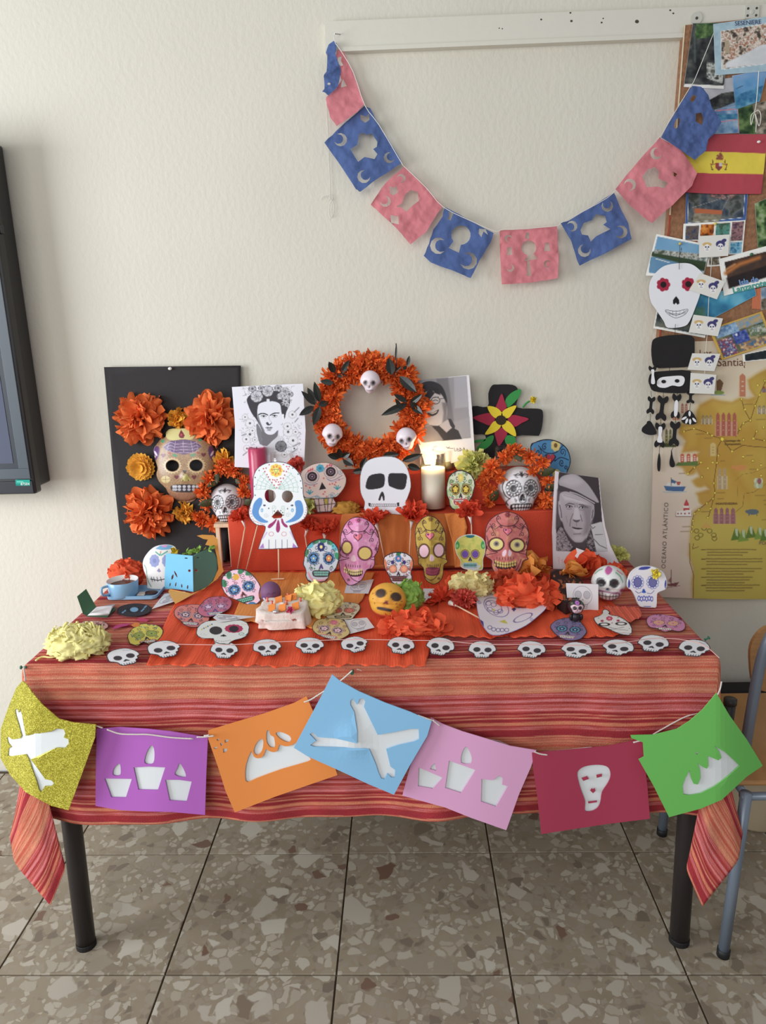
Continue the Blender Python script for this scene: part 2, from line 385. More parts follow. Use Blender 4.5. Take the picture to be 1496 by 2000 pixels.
def stripe(v,u):
    # v metres from the front table edge (+ = hanging), returns colours; one repeat is 0.19 m
    PE,RD,DR,PK,LT=(206,122,92),(184,68,60),(156,40,48),(212,118,122),(222,146,116)
    P=0.190;t=np.mod(v,P)
    C=np.tile(np.array(PE,float),(len(v),1))
    def band(a,b,col,al=1.0):
        k=np.clip(np.minimum((t-a),(b-t))/.0009+.5,0,1)*al;C[:]=C*(1-k[:,None])+np.array(col,float)*k[:,None]
    for a,w,c,al in ((.004,.0025,RD,.8),(.010,.002,RD,.7),(.017,.003,RD,.55),(.0225,.006,(196,90,68),1),(.034,.002,LT,1),(.038,.0025,RD,.8),(.045,.003,(194,86,66),.9),
                        (.053,.002,LT,1),(.058,.007,(194,86,66),1),(.070,.002,RD,.5),(.076,.004,LT,.6)):
        band(a,a+w,c,al)
    band(.085,.176,RD)
    for a,w,c in ((.088,.0018,PK),(.092,.0012,PK),(.096,.002,DR),(.101,.0055,PK),(.109,.0015,DR),(.114,.002,PK),(.118,.0015,PK),(.1225,.0055,(222,120,122)),(.131,.004,DR),
                    (.137,.0014,LT),(.1405,.0014,DR),(.144,.0018,LT),(.148,.005,DR),(.155,.0075,(214,124,92)),(.1645,.001,DR),(.167,.0012,PK),(.1705,.0014,PK)):
        band(a,a+w,c)
    band(.174,.1902,(160,42,50))
    return C
def build_cloth():
    a,b=TXL,TXR;so=.37
    D=TYB-TYF  # depth of the top (positive)
    nu,nv=230,500
    us=np.concatenate([np.linspace(a-so,a,60)[:-1],np.linspace(a,b,nu-66),np.linspace(b,b+so,60)[1:]])
    vs=np.concatenate([np.linspace(-abs(D),0,310)[:-1],np.linspace(0,CLOTH_O,nv-309)])
    U,V=np.meshgrid(us,vs);U=U.ravel();V=V.ravel();N=len(U)
    p=np.where(U<a,a-U,np.where(U>b,U-b,0));sgn=np.where(U<a,-1,1);q=np.maximum(V,0)
    X=np.clip(U,a,b);Y=np.where(V<0,TYF-V,TYF);Z=np.full(N,TT)
    R=.012  # rounded edge
    r=np.hypot(p,q);phi=np.arctan2(p,q+1e-9)  # 0 = front, pi/2 = side
    corner=(p>0)&(V>0);onlyf=(p==0)&(V>0);onlys=(p>0)&(V<=0)
    # at the table corners the spare cloth falls in an S-shaped fold: path of the hem as seen from above, by angle
    kp=np.radians([0,10,22,34,45,56,68,80,90]);kx=np.array([0,.010,-.050,-.080,-.035,.050,.092,.065,0]);ky=np.array([0,.030,.060,.085,.105,.100,.075,.035,0])
    ff=np.linspace(0,np.pi/2,91)
    def sm1(v):
        w=np.interp(ff,kp,v);e=np.pad(w,6,mode='edge');w2=np.convolve(e,np.hanning(9)/np.hanning(9).sum(),'same')[6:-6];w2[0]=w2[-1]=0;return w2
    hx=np.interp(phi,ff,sm1(kx));hy=np.interp(phi,ff,sm1(ky))
    rs=np.clip(r/.5,0,1.2)**1.9
    al=np.where(corner,np.hypot(hx,hy)/.5*rs*.8,0)
    edge=R*(1-np.exp(-np.minimum(r,1)/R))
    fal=.007*np.sin(U*9+1)+.008*np.sin(U*17+.5)+.005*np.sin(U*31)
    fall=np.where(onlyf,fal*(q/CLOTH_O)**1.3+.006*q/CLOTH_O,0)
    X=X+np.where(r>0,np.sin(phi)*sgn*edge,0)+np.where(corner,sgn*hx*rs,0)
    Y=Y-np.where(r>0,np.cos(phi)*edge,0)-np.where(corner,hy*rs,0)-fall
    cornerfall=(.007*np.sin(np.where(U<a,a,b)*9+1)+.008*np.sin(np.where(U<a,a,b)*17+.5)+.005*np.sin(np.where(U<a,a,b)*31))+.006
    Y=Y-np.where(corner,cornerfall*(q/CLOTH_O)**1.3*np.cos(phi),0)
    X=X+np.where(onlys,sgn*.012*np.sin(V*16)*p/so,0)
    zed=r*np.cos(al)-.4*R*(1-np.exp(-r/R))
    sag=np.where(onlyf,.006*np.sin(U*4.2+.6),0)*q/CLOTH_O
    Z=TT-zed+sag+np.where(r==0,.0006*np.sin(U*60+V*25),0)
    n1=np.sin(U*43+V*31)+np.sin(U*71-V*23+1)
    Vp=V+.0016*np.sin(U*7)+.001*np.sin(U*23)
    C=stripe(Vp,U)*(1+.03*n1[:,None])*(1+.05*np.random.RandomState(3).uniform(-1,1,(N,1)))
    nuu=len(us);nvv=len(vs);I=np.arange(N).reshape(nvv,nuu)
    Fc=np.stack([I[:-1,:-1].ravel(),I[1:,:-1].ravel(),I[1:,1:].ravel(),I[:-1,1:].ravel()],1)
    m=mat('woven_cotton',None,.9,bump=.5,bscale=420,spec=.1,stretch=(1,1,1))
    o=obj('tablecloth',np.stack([X,Y,Z],1),Fc.tolist(),m,cols=C,smooth=True,solid=.0015)
    setp(o,'red, orange and pink striped woven cloth hanging over the table','tablecloth')
build_cloth()
# ================================================================ things on the wall
def crop(x0,y0,k):return lambda pts:np.asarray(pts,float)/k+np.array([x0,y0],float)
def vn(P,sc,seed=0):  # smooth value noise, 0..1
    r=np.random.RandomState(seed);G=r.rand(64,64);Q=P*sc+r.uniform(0,60,2);i=np.floor(Q).astype(int);f=Q-i;f=f*f*(3-2*f)
    g=lambda a,b:G[(i[:,0]+a)%64,(i[:,1]+b)%64]
    return (g(0,0)*(1-f[:,0])+g(1,0)*f[:,0])*(1-f[:,1])+(g(0,1)*(1-f[:,0])+g(1,1)*f[:,0])*f[:,1]
def fb(P,sc,seed=0):return .55*vn(P,sc,seed)+.3*vn(P,sc*2.1,seed+1)+.15*vn(P,sc*4.3,seed+2)
def patch(pt,poly,cols,sc,seed=0,soft=1.0):  # mottled print inside a polygon
    n=np.clip((fb(pt.P,sc,seed)-.25)*2,0,.999)*(len(cols)-1);i=n.astype(int);f=(n-i)[:,None];c=np.asarray(cols,float)
    C=c[i]*(1-f)+c[np.minimum(i+1,len(cols)-1)]*f
    q=np.asarray(poly,float);d=np.full(len(pt.P),1e9)
    for k in range(len(q)):d=np.minimum(d,segdist(pt.P,q[k],q[(k+1)%len(q)]))
    a=np.clip(np.where(inpoly(pt.P,q),d,-d)/soft+.5,0,1)[:,None];pt.C=pt.C*(1-a)+C*a
def quadT(q):  # unit square (a right, b down) -> photo quad
    q=np.asarray(q,float)
    f=lambda Q:((1-Q[:,:1])*(1-Q[:,1:2])*q[0]+Q[:,:1]*(1-Q[:,1:2])*q[1]+Q[:,:1]*Q[:,1:2]*q[2]+(1-Q[:,:1])*Q[:,1:2]*q[3])
    return lambda Q:f(np.asarray(Q,float))
def qp(q,*pts):return quadT(q)(np.array(pts))
def cord(name,px,dpt,r,m,parent,n=6,plane=None,k=6,curve=True):
    q=smooth(px,k,closed=False)if curve else np.asarray(px,float)
    return MB().tube([Vector(v)for v in (plane or wallp(dpt)).arr(q)],r,n).build(name,m,parent,smooth=True)

def build_tv():
    pl=wallp(.125);xr=pl.at(66,935).x;zb=pl.at(40,966).z;zt=1.95
    t=empty('television',(xr-.7,-.06,zb),'large black wall-mounted screen with grey bezel and green sticker','screen')
    blk=mat('tv_black',(30,30,33),.35,spec=.5);gr=mat('tv_bezel',(62,72,82),.3,spec=.6,coat=.3)
    MB().box((xr-1.45,-.105,zb+.012),(xr-.012,-.0015,zt),bev=.006).box((xr-1.46,-.125,zb),(xr,-.085,zt+.01),bev=.007).build('housing',blk,t)
    f=MB()
    zi,xi,w=zb+.047,xr-.008,.030
    for a,b in (((xr-1.45,zi),(xi,zi+w)),((xi-w,zi+w),(xi,zt))):f.box((a[0],-.1285,a[1]),(b[0],-.1235,b[1]),bev=.001)
    f.build('bezel',gr,t)
    f=MB().box((xr-1.45,-.1262,zi+w),(xi-w,-.1240,zt))
    f.build('inner_frame',mat('tv_inner',(44,50,58),.25,spec=.6),t)
    MB().box((xr-1.45,-.1275,zi+w+.016),(xi-w-.014,-.1262,zt-.02)).build('screen',mat('tv_glass',(96,102,124),.12,spec=.8,metal=.35),t)
    MB().box((xr-1.45,-.1290,zb+.004),(xr-.004,-.1245,zb+.040),bev=.002).build('lower_bar',mat('tv_bar',(40,42,48),.4),t)
    p=wallp(.1296)
    st=sheet('sticker',[(30,937),(58,937),(59,949),(31,949)],p,lambda s:(s.poly([(30,946),(59,946),(59,949),(31,949)],(20,120,110)),s.line([(33,941),(45,941)],1,(170,230,210))),t,step=.8,base=(28,160,140))
    text('sticker_lettering','87504',p.off(.0012),st,rotaff(49,945.5,1,1,0)[0],mat('white_ink',(235,240,235),.6),size=7)
    MB().box((xr-.0125,-.110,p.at(0,455).z),(xr+.006,-.095,p.at(0,436).z),bev=.003).build('pen_clip',blk,t)
build_tv()

# ---- tissue paper bunting
A=crop(600,0,3.5725);B=crop(900,140,2.877)
def crescent(cx,cy,r,deg,gap=.6,n=9):
    r*=1.22
    a=np.radians(np.linspace(deg+40,deg+320,n));o=np.stack([cx+r*np.cos(a),cy+r*np.sin(a)],1)
    k=1-gap*np.sin(np.linspace(0,np.pi,n))-.02;i=np.stack([cx+r*k*np.cos(a),cy+r*k*np.sin(a)],1)[::-1]
    return np.concatenate([o,i[1:-1]])
def keyhole(cx,cy,r,deg,L,w):
    a=math.radians(deg);c=np.array([cx,cy]);d=np.array([math.cos(a),math.sin(a)]);n=np.array([-d[1],d[0]])
    t=np.radians(np.linspace(deg+25,deg+335,16));q=np.stack([cx+r*np.cos(t),cy+r*np.sin(t)],1)
    return np.concatenate([q,[c+d*L-n*w,c+d*L+n*w]])
BL,PK=(50,88,168),(226,106,124)
BUNT=[
 ('blue',A([(185,285),(205,300),(197,380),(236,490),(215,600),(150,665),(130,650),(105,640),(120,620),(115,530),(135,500),(140,380),(130,370),(150,310)]),[A(ring(152,585,11,9,7))],'narrow blue tissue flag folded over on itself'),
 ('pink',A([(215,325),(250,350),(310,480),(400,725),(350,780),(205,880),(160,820),(130,690),(142,668),(200,620),(240,560),(215,480),(200,385)]),
    [A([(215,400),(240,395),(235,425),(252,455),(235,462),(210,435)]),A([(250,550),(275,600),(235,612),(240,575)])],'red-pink tissue flag twisted at the top'),
 ('blue',A([(400,738),(440,755),(490,850),(560,960),(650,1110),(655,1140),(500,1240),(370,1338),(340,1320),(250,1180),(120,995),(200,915)]),
    [A([(300,1040),(350,1010),(360,940),(380,925),(420,940),(450,930),(490,990),(485,1025),(460,1040),(490,1075),(470,1110),(400,1095),(355,1130),(330,1090)]),A(crescent(232,975,38,200)),A([(370,800),(410,812),(432,790),(435,835),(405,858),(372,835)]),A(crescent(572,1100,32,330)),A(crescent(395,1232,38,320))],'blue tissue flag with a star-like hole'),
 ('pink',A([(680,1160),(710,1190),(830,1310),(945,1440),(890,1520),(830,1620),(720,1705),(620,1590),(500,1480),(443,1428),(520,1310),(600,1225)]),
    [A([(680,1360),(720,1325),(770,1340),(780,1400),(740,1430),(690,1480),(660,1450),(620,1440),(660,1420)]),A([(575,1300),(600,1310),(620,1298),(636,1340),(600,1365),(578,1350)]),A(crescent(545,1405,32,220)),A([(580,1500),(635,1510),(640,1565),(585,1555)]),A(crescent(655,1245,26,150))],'pink tissue flag with a heart-shaped hole'),
 ('blue',A([(960,1445),(1010,1470),(1140,1540),(1300,1625),(1280,1690),(1200,1820),(1140,1940),(1080,1915),(860,1830),(813,1785),(850,1700),(880,1600),(945,1510)]),
    [A(keyhole(1072,1640,68,115,118,40)),A(crescent(915,1715,48,0)),A(crescent(1125,1820,50,200)),A([(1200,1595),(1245,1600),(1262,1640),(1230,1615),(1215,1655),(1195,1630)]),A([(985,1475),(1020,1490),(1000,1540),(975,1525),(990,1505)])],'blue tissue flag with a large keyhole-shaped hole'),
 ('pink',B([(218,895),(240,890),(380,885),(540,868),(548,1000),(545,1160),(400,1185),(230,1195),(225,1100)]),
    [B(keyhole(382,990,42,78,70,38)),B([(262,985),(285,985),(290,1030),(258,1030)]),B([(475,960),(495,960),(502,1008),(468,1008)]),B([(372,1066),(388,1066),(396,1148),(370,1148)]),B(crescent(278,1103,18,220)),B(crescent(486,1080,17,10)),B(crescent(268,938,18,40)),B([(365,905),(385,905),(383,940),(362,938)])],'pink tissue flag hanging straight at the lowest point'),
 ('blue',B([(560,850),(610,835),(860,678),(890,750),(940,850),(960,940),(850,1000),(668,1090),(650,1050),(620,950)]),
    [B([(672,890),(690,850),(735,835),(760,800),(810,810),(820,845),(800,860),(840,885),(760,925),(730,955),(715,920),(680,915)]),B(crescent(625,868,25,160)),B(crescent(823,755,27,260)),B(crescent(900,900,30,190)),B(crescent(694,1005,30,300))],'blue tissue flag with a cloud-shaped hole'),
 ('pink',B([(1118,368),(1135,380),(1240,440),(1328,570),(1300,640),(1190,750),(1075,850),(1050,835),(960,760),(868,660),(900,620),(1000,500)]),
    [B([(1020,590),(1050,550),(1090,535),(1115,560),(1110,600),(1165,625),(1145,655),(1100,645),(1045,650)]),B(crescent(1098,460,28,330)),B(crescent(950,635,28,140)),B([(1190,560),(1215,575),(1205,592),(1188,580)])],'pink tissue flag beside the striped national flag'),
 ('blue',B([(1300,80),(1350,85),(1390,130),(1410,200),(1465,285),(1440,330),(1390,380),(1380,440),(1315,497),(1250,450),(1125,370),(1180,270),(1240,170)]),
    [B(ring(1215,290,13,32,10,20)),B(ring(1305,150,13,22,9,30)),B([(1320,235),(1350,230),(1362,260),(1355,300),(1320,280)])],'dark blue tissue flag in front of the cork board'),
]
def build_bunting():
    g=empty('tissue_bunting',wallp(.03).at(1000,560),'cut tissue paper bunting of blue and pink flags hanging in a curve','bunting')
    mb=mat('blue_tissue',(76,102,164),.8,bump=.6,bscale=60,var=.12,vscale=16,transl=.22);mp_=mat('pink_tissue',(228,130,140),.8,bump=.6,bscale=60,var=.10,vscale=18,transl=.25)
    for i,(c,o,hs,lab)in enumerate(BUNT):
        ct=o.mean(0);seed=i
        def dep(P,ct=ct,s=seed,edge=(i==0 or i==8)):
            return -(.010*(fb(P,.025,s)-.5)*2+.006*fb(P,.08,s+9)+(.015*np.clip((P[:,1]-ct[1])/60,0,1.5)))-(.012*fb(P,.12,3)if edge else 0)
        base=.024 if i<7 else (.054 if i==7 else .058)
        o2=[]
        for k in range(len(o)):  # slightly uneven cut edge
            a,b=o[k],o[(k+1)%len(o)];o2+=[a,(a*2+b)/3+np.random.RandomState(i*40+k).uniform(-.8,.8,2),(a+2*b)/3+np.random.RandomState(i*41+k).uniform(-.8,.8,2)]
        f=sheet('flag',np.array(o2),wallp(base),None,g,step=3,thick=0,holes=hs,dep=dep,m=mb if c=='blue' else mp_)
        f['label']=lab
    st=mat('white_string',(225,222,212),.8)
    pts=list(A([(182,232),(196,300),(222,335),(320,500),(402,735),(500,870),(660,1140),(680,1165),(830,1310),(950,1445),(1150,1545),(1300,1610),(1340,1612)]))+list(B([(240,886),(380,880),(545,866),(562,850),(720,768),(866,675),(990,515),(1118,368),(1180,265),(1290,85),(1320,30)]))+[(1394,64)]
    cord('string',pts,.040,.0009,st,g,k=3)
    cord('hanging_string',[(637,190),(641,280),(644,385),(634,382),(626,390)],.006,.0007,st,g)
    cord('bow',[(644,388),(652,400),(650,420),(644,424),(643,400),(650,386),(640,380)],.006,.0007,st,g)
    n=empty('nail',wallp(.02).at(652,66),'bent nail in the left end of the white rail','nail')
    a=wallp(.02).at(664,67);MB().tube([a,wallp(.05).at(653,66)],.0012).build('nail_shank',mat('steel',(150,150,150),.35,metal=1),n)
build_bunting()

# ---- plates on the rail
def build_plates():
    st=mat('painted_metal',(196,196,184),.4,spec=.5);dk=mat('dark_hole',(70,64,54),.9)
    c=wallp(.0215).at(1360,36);t=empty('round_plate',c+Vector((0,0,-.014)),'small round metal washer screwed to the white rail','plate')
    MB().add([v for y,r in ((-.0205,.0145),(-.0235,.0145))for v in [(c.x+r*math.cos(a),y,c.z+r*math.sin(a))for a in np.linspace(0,2*np.pi,24,endpoint=False)]],
             [(i,(i+1)%24,24+(i+1)%24,24+i)for i in range(24)]+[tuple(range(24,48))]).build('disc',st,t)
    MB().ball((c.x,-.0238,c.z),.0035,.002,.0035).build('screw',dk,t)
    a,b=wallp(.0215).at(1452,38),wallp(.0215).at(1484,10)
    t=empty('square_plate',((a.x+b.x)/2,-.022,a.z),'small square metal bracket plate with four screws on rail','plate')
    MB().box((a.x,-.024,a.z),(b.x,-.0203,b.z),bev=.001).build('plate',st,t)
    for u in (.22,.78):
        for v in (.24,.76):MB().ball((a.x+(b.x-a.x)*u,-.0242,a.z+(b.z-a.z)*v),.003,.0015,.003,10,6).build('screw',dk,t)
    MB().ball(((a.x+b.x)/2,-.0242,(a.z+b.z)/2),.006,.0012,.006,14,6).build('boss',st,t)
build_plates()

# ---- cork board, postcards, flag, map
def build_board():
    p=wallp(.030)
    t=empty('cork_board',p.at(1400,700),'brown cork pin board with thin pale edge strip on wall','board')
    q=np.array([(1338,49),(1620,22),(1640,720),(1284,706)])
    f=p.arr(q);b_=f.copy();b_[:,1]=-.006 if True else 0;f2=f.copy();b_[:,1]=-.0205
    ck=mat('cork',(150,104,72),.95,bump=.5,bscale=160,var=.22,vscale=90)
    V=list(f)+list(b_);MB().add(V,[(3,2,1,0),(4,5,6,7),(0,1,5,4),(1,2,6,5),(2,3,7,6),(3,0,4,7)]).build('cork_panel',ck,t)
    bk=np.array(b_);wl0=bk.copy();wl0[:,1]=-.0008
    MB().add(list(bk*np.array([1,1,1])+np.array([0,.0006,0]))+list(wl0),[(3,2,1,0),(4,5,6,7),(0,1,5,4),(1,2,6,5),(2,3,7,6),(3,0,4,7)]).build('backing_frame',ck,t)
    e=np.array([(1336,49),(1338.5,49),(1310,420),(1307,420)]);e2=np.array([(1307,420),(1310,420),(1286,706),(1283,706)])
    sheet('edge_strip',e,p.off(.0012),None,t,step=30,m=mat('cream_strip',(222,205,172),.6))
    sheet('edge_strip',e2,p.off(.0012),None,t,step=30,m=mat('red_strip',(170,62,46),.6))
build_board()
BP=.030
def card(name,q,d,paint,label,cat='postcard',base=(245,245,240),step=1.6,tilt=0,group=None,thick=.0004):
    q=np.asarray(q,float);c=q.mean(0);pl=wallp(BP+d)
    lx=np.ptp(q[:,0])+1
    o=sheet(name,q,pl,paint,None,step=step,thick=thick,base=base,dep=(lambda P:-(tilt*((P[:,1]-q[:,1].min())/60)))if tilt else None)
    return setp(o,label,cat,group)
def build_cards():
    def inset(q,m=.06,mb=None):
        mb=m if mb is None else mb;return qp(q,(m,m),(1-m,m),(1-m,1-mb),(m,1-mb))
    sky=[(86,128,176),(126,166,206),(168,196,220)];sea=[(40,100,150),(70,140,180),(110,170,195)];rock=[(60,60,52),(120,108,92),(180,168,150)];green=[(30,52,32),(60,92,50),(110,140,80)]
    town=[(90,72,62),(170,150,130),(232,224,212),(190,112,80)];dark=[(28,30,34),(58,62,62),(100,104,98)]
    # sea ones, lowest layer first
    q=[(1370,160),(1440,150),(1440,218),(1390,222)]
    card('postcard',q,.002,lambda s:(patch(s,qp(q,(0,0),(1,0),(1,.45),(0,.6)),[(170,172,180),(190,190,196)],.05),patch(s,qp(q,(0,.6),(.5,.42),(1,.4),(1,.7),(0,.95)),dark,.1,2)),'grey beach postcard partly behind the dark blue tissue flag',base=(120,150,180))
    q=[(1396,214),(1441,206),(1444,260),(1392,262)]
    card('postcard',q,.0028,lambda s:(patch(s,q,sky,.08),s.line(qp(q,(0,.05),(1,.12),(1,1)),2,(220,130,140)),s.line(qp(q,(0,.55),(1,.5)),1.6,(220,130,140)),patch(s,qp(q,(0,.2),(1,.3),(1,.5),(0,.4)),sea,.1,4)),'pink-edged light blue postcard just above the striped national flag')
    q=[(1440,212),(1500,196),(1500,262),(1443,262)]
    card('postcard',q,.0022,lambda s:(patch(s,q,green,.09),patch(s,qp(q,(.5,0),(1,0),(1,1),(.6,1)),rock,.12,3)),'green and grey landscape postcard behind the knotted white string')
    q=[(1430,148),(1500,134),(1484,198),(1437,214)]
    card('postcard',q,.0034,lambda s:(patch(s,q,[(120,160,205),(90,150,200),(60,120,180)],.03),patch(s,qp(q,(0,.6),(1,.5),(1,1),(0,1)),sea,.08,2),s.line(qp(q,(.1,.4),(.3,.36)),1.2,(40,60,70))),'blue sea and sky postcard below the stone town postcard')
    q=[(1353,45),(1424,44),(1414,174),(1335,170)]
    card('postcard',q,.0036,lambda s:(patch(s,q,dark,.06,5),patch(s,qp(q,(.1,0),(.9,0),(.9,.2),(.1,.25)),green,.1),patch(s,qp(q,(.5,.6),(.95,.65),(.95,.92),(.55,.85)),[(50,50,46),(200,204,198),(90,92,86)],.14,2),s.poly(qp(q,(0,.95),(1,.95),(1,1),(0,1)),(232,230,226)),s.line(qp(q,(.1,.2),(.2,.6)),3,(80,92,88),soft=3)),'dark green waterfall postcard in the top left board corner')
    q=[(1393,47),(1500,32),(1500,139),(1397,147)]
    def stone(s):
        patch(s,q,[(150,180,196),(168,196,208)],.1)
        i=qp(q,(.13,.16),(1,.12),(1,.86),(.13,.9));patch(s,i,[(66,56,50),(170,150,130),(228,220,208),(150,92,66),(226,222,214)],.14,7)
        patch(s,qp(q,(.2,.78),(.9,.5),(1,.5),(1,.86),(.2,.88)),[(220,222,226),(200,204,208)],.06,3,3)
        s.poly(qp(q,(.2,.35),(.28,.35),(.28,.6),(.2,.6)),(172,156,128));s.line(np.concatenate([i,i[:1]]),.8,(225,235,240))
    o=card('postcard',q,.0044,stone,'pale blue bordered postcard of stone town roofs, top right')
    text('lettering','SESENIERE',wallp(BP+.0052),o,rotaff(1461,44.5,1,1,-4)[0],mat('navy_ink',(36,44,100),.6),size=12,space=.95)
    # national flag
    q=np.array([(1336,257),(1380,262),(1500,262),(1487,379),(1400,379),(1322,375)])
    def fl(s):
        y=lambda x,t:(1296*0+(296 if t else 338))
        s.poly([(1320,294),(1420,297),(1500,300),(1500,340),(1400,339),(1320,336)],(232,208,66))
        c=lambda pts:crop(1240,0,5)(pts)
        R_,D=(160,60,52),(96,48,44)
        s.poly(c([(785,1590),(850,1590),(850,1640),(818,1668),(785,1640)]),R_);s.poly(c([(822,1590),(850,1590),(850,1625),(822,1625)]),(205,196,196))
        s.poly(c([(790,1560),(795,1520),(840,1485),(865,1530),(860,1562)]),(150,80,60));s.dots(c([(818,1510),(842,1490),(800,1532),(855,1535)]),1.2,(222,190,90))
        for sx in (-1,1):
            for a in ((62,1560,62,1605),(78,1600,62,1660)):s.line(c([(820+sx*a[0],a[1]),(820+sx*(a[0]-4),(a[1]+a[3])/2),(820+sx*a[2],a[3])]),1.6,D)
            s.line(c([(820+sx*72,1655),(820+sx*58,1655)]),1.6,D);s.line(c([(820+sx*35,1600),(820+sx*75,1612)]),1.4,R_)
        s.line(c([(842,1485),(842,1470)]),1,D);s.ell(1404,329,3,4,(120,60,70))
    o=sheet('national_flag',q,wallp(BP+.008),fl,None,step=1.3,base=(186,66,78),dep=lambda P:-.004*fb(P,.03,2));setp(o,'red and yellow striped flag with crest pinned to the board','flag')
    c=wallp(BP+.014).at(1482,277);b=MB().ball(c,.005,.004,.0035,12,8,(235,232,232));b.build('pin_head',m_gloss(),None)if False else setp(b.build('push_pin',m_gloss(),smooth=True),'white push pin holding the red and yellow flag','push pin')
    q=[(1340,372),(1461,374),(1457,430),(1338,440)]
    def cast(s):
        patch(s,q,[(54,84,150),(70,104,168)],.05);i=qp(q,(.04,0),(.95,0),(.95,.9),(.04,.94))
        patch(s,i,[(48,58,70),(72,84,96),(104,108,106),(60,66,62)],.07,4);s.poly(qp(q,(.15,.52),(.6,.62),(.6,.76),(.14,.66)),(190,100,62),soft=1.5)
        patch(s,qp(q,(.14,.66),(.6,.76),(.55,1),(.12,1)),[(110,106,88),(150,142,118)],.2,3);patch(s,qp(q,(.35,.05),(.85,.05),(.7,.3),(.4,.2)),[(60,66,76),(170,120,110)],.25,5)
        s.line(qp(q,(.1,.5),(.8,.1)),1,(190,190,190),a=.6);s.line(qp(q,(.6,.6),(.7,.2)),.7,(200,200,200),a=.6);s.line(np.concatenate([i[3:],i[:1]]),.8,(220,228,235));s.line(i[1:4],.8,(220,228,235))
    card('postcard',q,.003,cast,'blue bordered coastal fortress postcard below the national flag')
    q=[(1474,398),(1500,386),(1500,482),(1480,485)]
    card('postcard',q,.003,lambda s:patch(s,q,green+[(150,170,130)],.09,6),'leafy green postcard at the right edge of board')
    q=[(1335,437),(1456,430),(1450,496),(1332,500)]
    def multi(s):
        for a,b,c_,d,cs,sd in ((.04,.08,.255,.52,[(50,60,100),(110,90,70),(60,80,130)],1),(.28,.06,.50,.45,[(80,34,16),(200,100,30),(230,150,60)],2),(.53,.05,.76,.42,[(60,84,60),(80,150,140),(110,120,90)],3),
                               (.785,.03,.98,.60,[(70,50,70),(170,120,120),(60,52,66)],4),(.785,.64,.98,.98,[(60,150,190),(150,196,220),(40,120,170)],5),(.04,.54,.25,.95,[(170,90,50),(90,60,60)],6)):
            patch(s,qp(q,(a,b),(c_,b),(c_,d),(a,d)),cs,.16,sd)
    card('postcard',q,.0042,multi,'white bordered postcard divided into several small coloured views')
    setp(MB().ball(wallp(BP+.008).at(1397,437),.004,.004,.004,10,7,(222,200,96)).build('push_pin',m_gloss(),smooth=True),'yellow push pin on the postcard of several small views','push pin')
    q=[(1383,502),(1406,499),(1410,519),(1380,521)]
    card('postcard',q,.0016,lambda s:patch(s,inset(q,.12),rock,.2),'small visible edge of grey postcard beside the sunset postcard')
    q=[(1284,598),(1387,612),(1377,660),(1276,641)]
    card('postcard',q,.0030,lambda s:(patch(s,qp(q,(.02,0),(.98,0),(.98,.9),(.02,.9)),[(42,50,54),(80,88,84),(110,112,100)],.07,8)),'dark grey-green postcard behind the hanging white paper skull')
    q=[(1358,574),(1474,560),(1477,577),(1396,620),(1350,640)]
    o=sheet('postcard',q,wallp(BP+.0040),lambda s:(patch(s,q,[(40,110,150),(70,160,196),(120,190,214)],.03,3),patch(s,[(1345,600),(1376,600),(1380,625),(1345,640)],[(60,104,90),(80,130,110)],.08,2,8)),None,step=1.8);setp(o,'turquoise sea postcard hanging diagonally below the sunset postcard','postcard')
    q=[(1470,566),(1487,562),(1486,604),(1468,603)]
    card('paper_slip',q,.002,lambda s:s.grain(.03),'orange paper slip at the right of the turquoise postcard','paper',base=(206,112,74))
    q=[(1486,562),(1500,560),(1500,604),(1486,606)]
    card('postcard',q,.0026,lambda s:(patch(s,q,[(100,130,160),(170,180,190)],.1),patch(s,qp(q,(0,.5),(1,.5),(1,1),(0,1)),rock,.12)),'grey rocky postcard at the frame edge beside orange slip')
    q=[(1384,643),(1488,608),(1512,670),(1410,703)]
    def spain(s):
        s.C[:]=(214,170,70);i=inset(q,.045)
        patch(s,i,[(60,76,60),(110,110,80),(170,150,110)],.12,3)
        for a,b,c_,d,cs,sd in ((.08,.05,.5,.35,sky,1),(.5,.05,.95,.3,[(110,150,190),(190,160,110)],2),(.35,.35,.62,.7,[(40,60,140),(70,90,170),(120,130,190)],3),(.65,.35,.95,.62,[(150,170,180),(90,110,70),(190,190,180)],4),(.06,.42,.33,.95,[(190,190,196),(60,70,130),(170,70,70),(230,230,226)],5),(.4,.72,.95,.95,[(50,110,160),(180,120,70),(210,190,150)],6)):
            patch(s,qp(q,(a,b),(c_,b),(c_,d),(a,d)),cs,.2,sd)
        s.ell(*qp(q,(.42,.42))[0],2.5,2.5,(225,228,240))
    card('postcard',q,.0075,spain,'yellow bordered postcard of many city views overlapping the map')
    q=[(1450,692),(1502,681),(1502,702),(1452,707)]
    card('postcard',q,.0062,lambda s:patch(s,inset(q,.08),[(24,30,40),(44,52,52)],.1),'dark postcard with white edge below the yellow bordered postcard')
    q=[(1404,506),(1502,479),(1502,555),(1414,578)]
    def sun(s):
        i=qp(q,(.1,.12),(1,.14),(1,.80),(.13,.84));patch(s,i,[(52,38,34),(84,58,44),(64,50,46)],.05,2)
        s.line(qp(q,(.1,.42),(.4,.28),(.8,.25)),7,(190,112,56),soft=6);s.line(qp(q,(.12,.32),(.3,.25)),3,(226,150,84),soft=4);patch(s,qp(q,(.1,.55),(1,.5),(1,.80),(.13,.84)),[(34,28,30),(46,36,36)],.05,3,4)
    o=card('postcard',q,.0070,sun,'white bordered postcard with a brown sunset and island lettering')
    ink1,ink2=mat('blue_letter',(110,150,206),.6),mat('teal_letter',(70,160,150),.6)
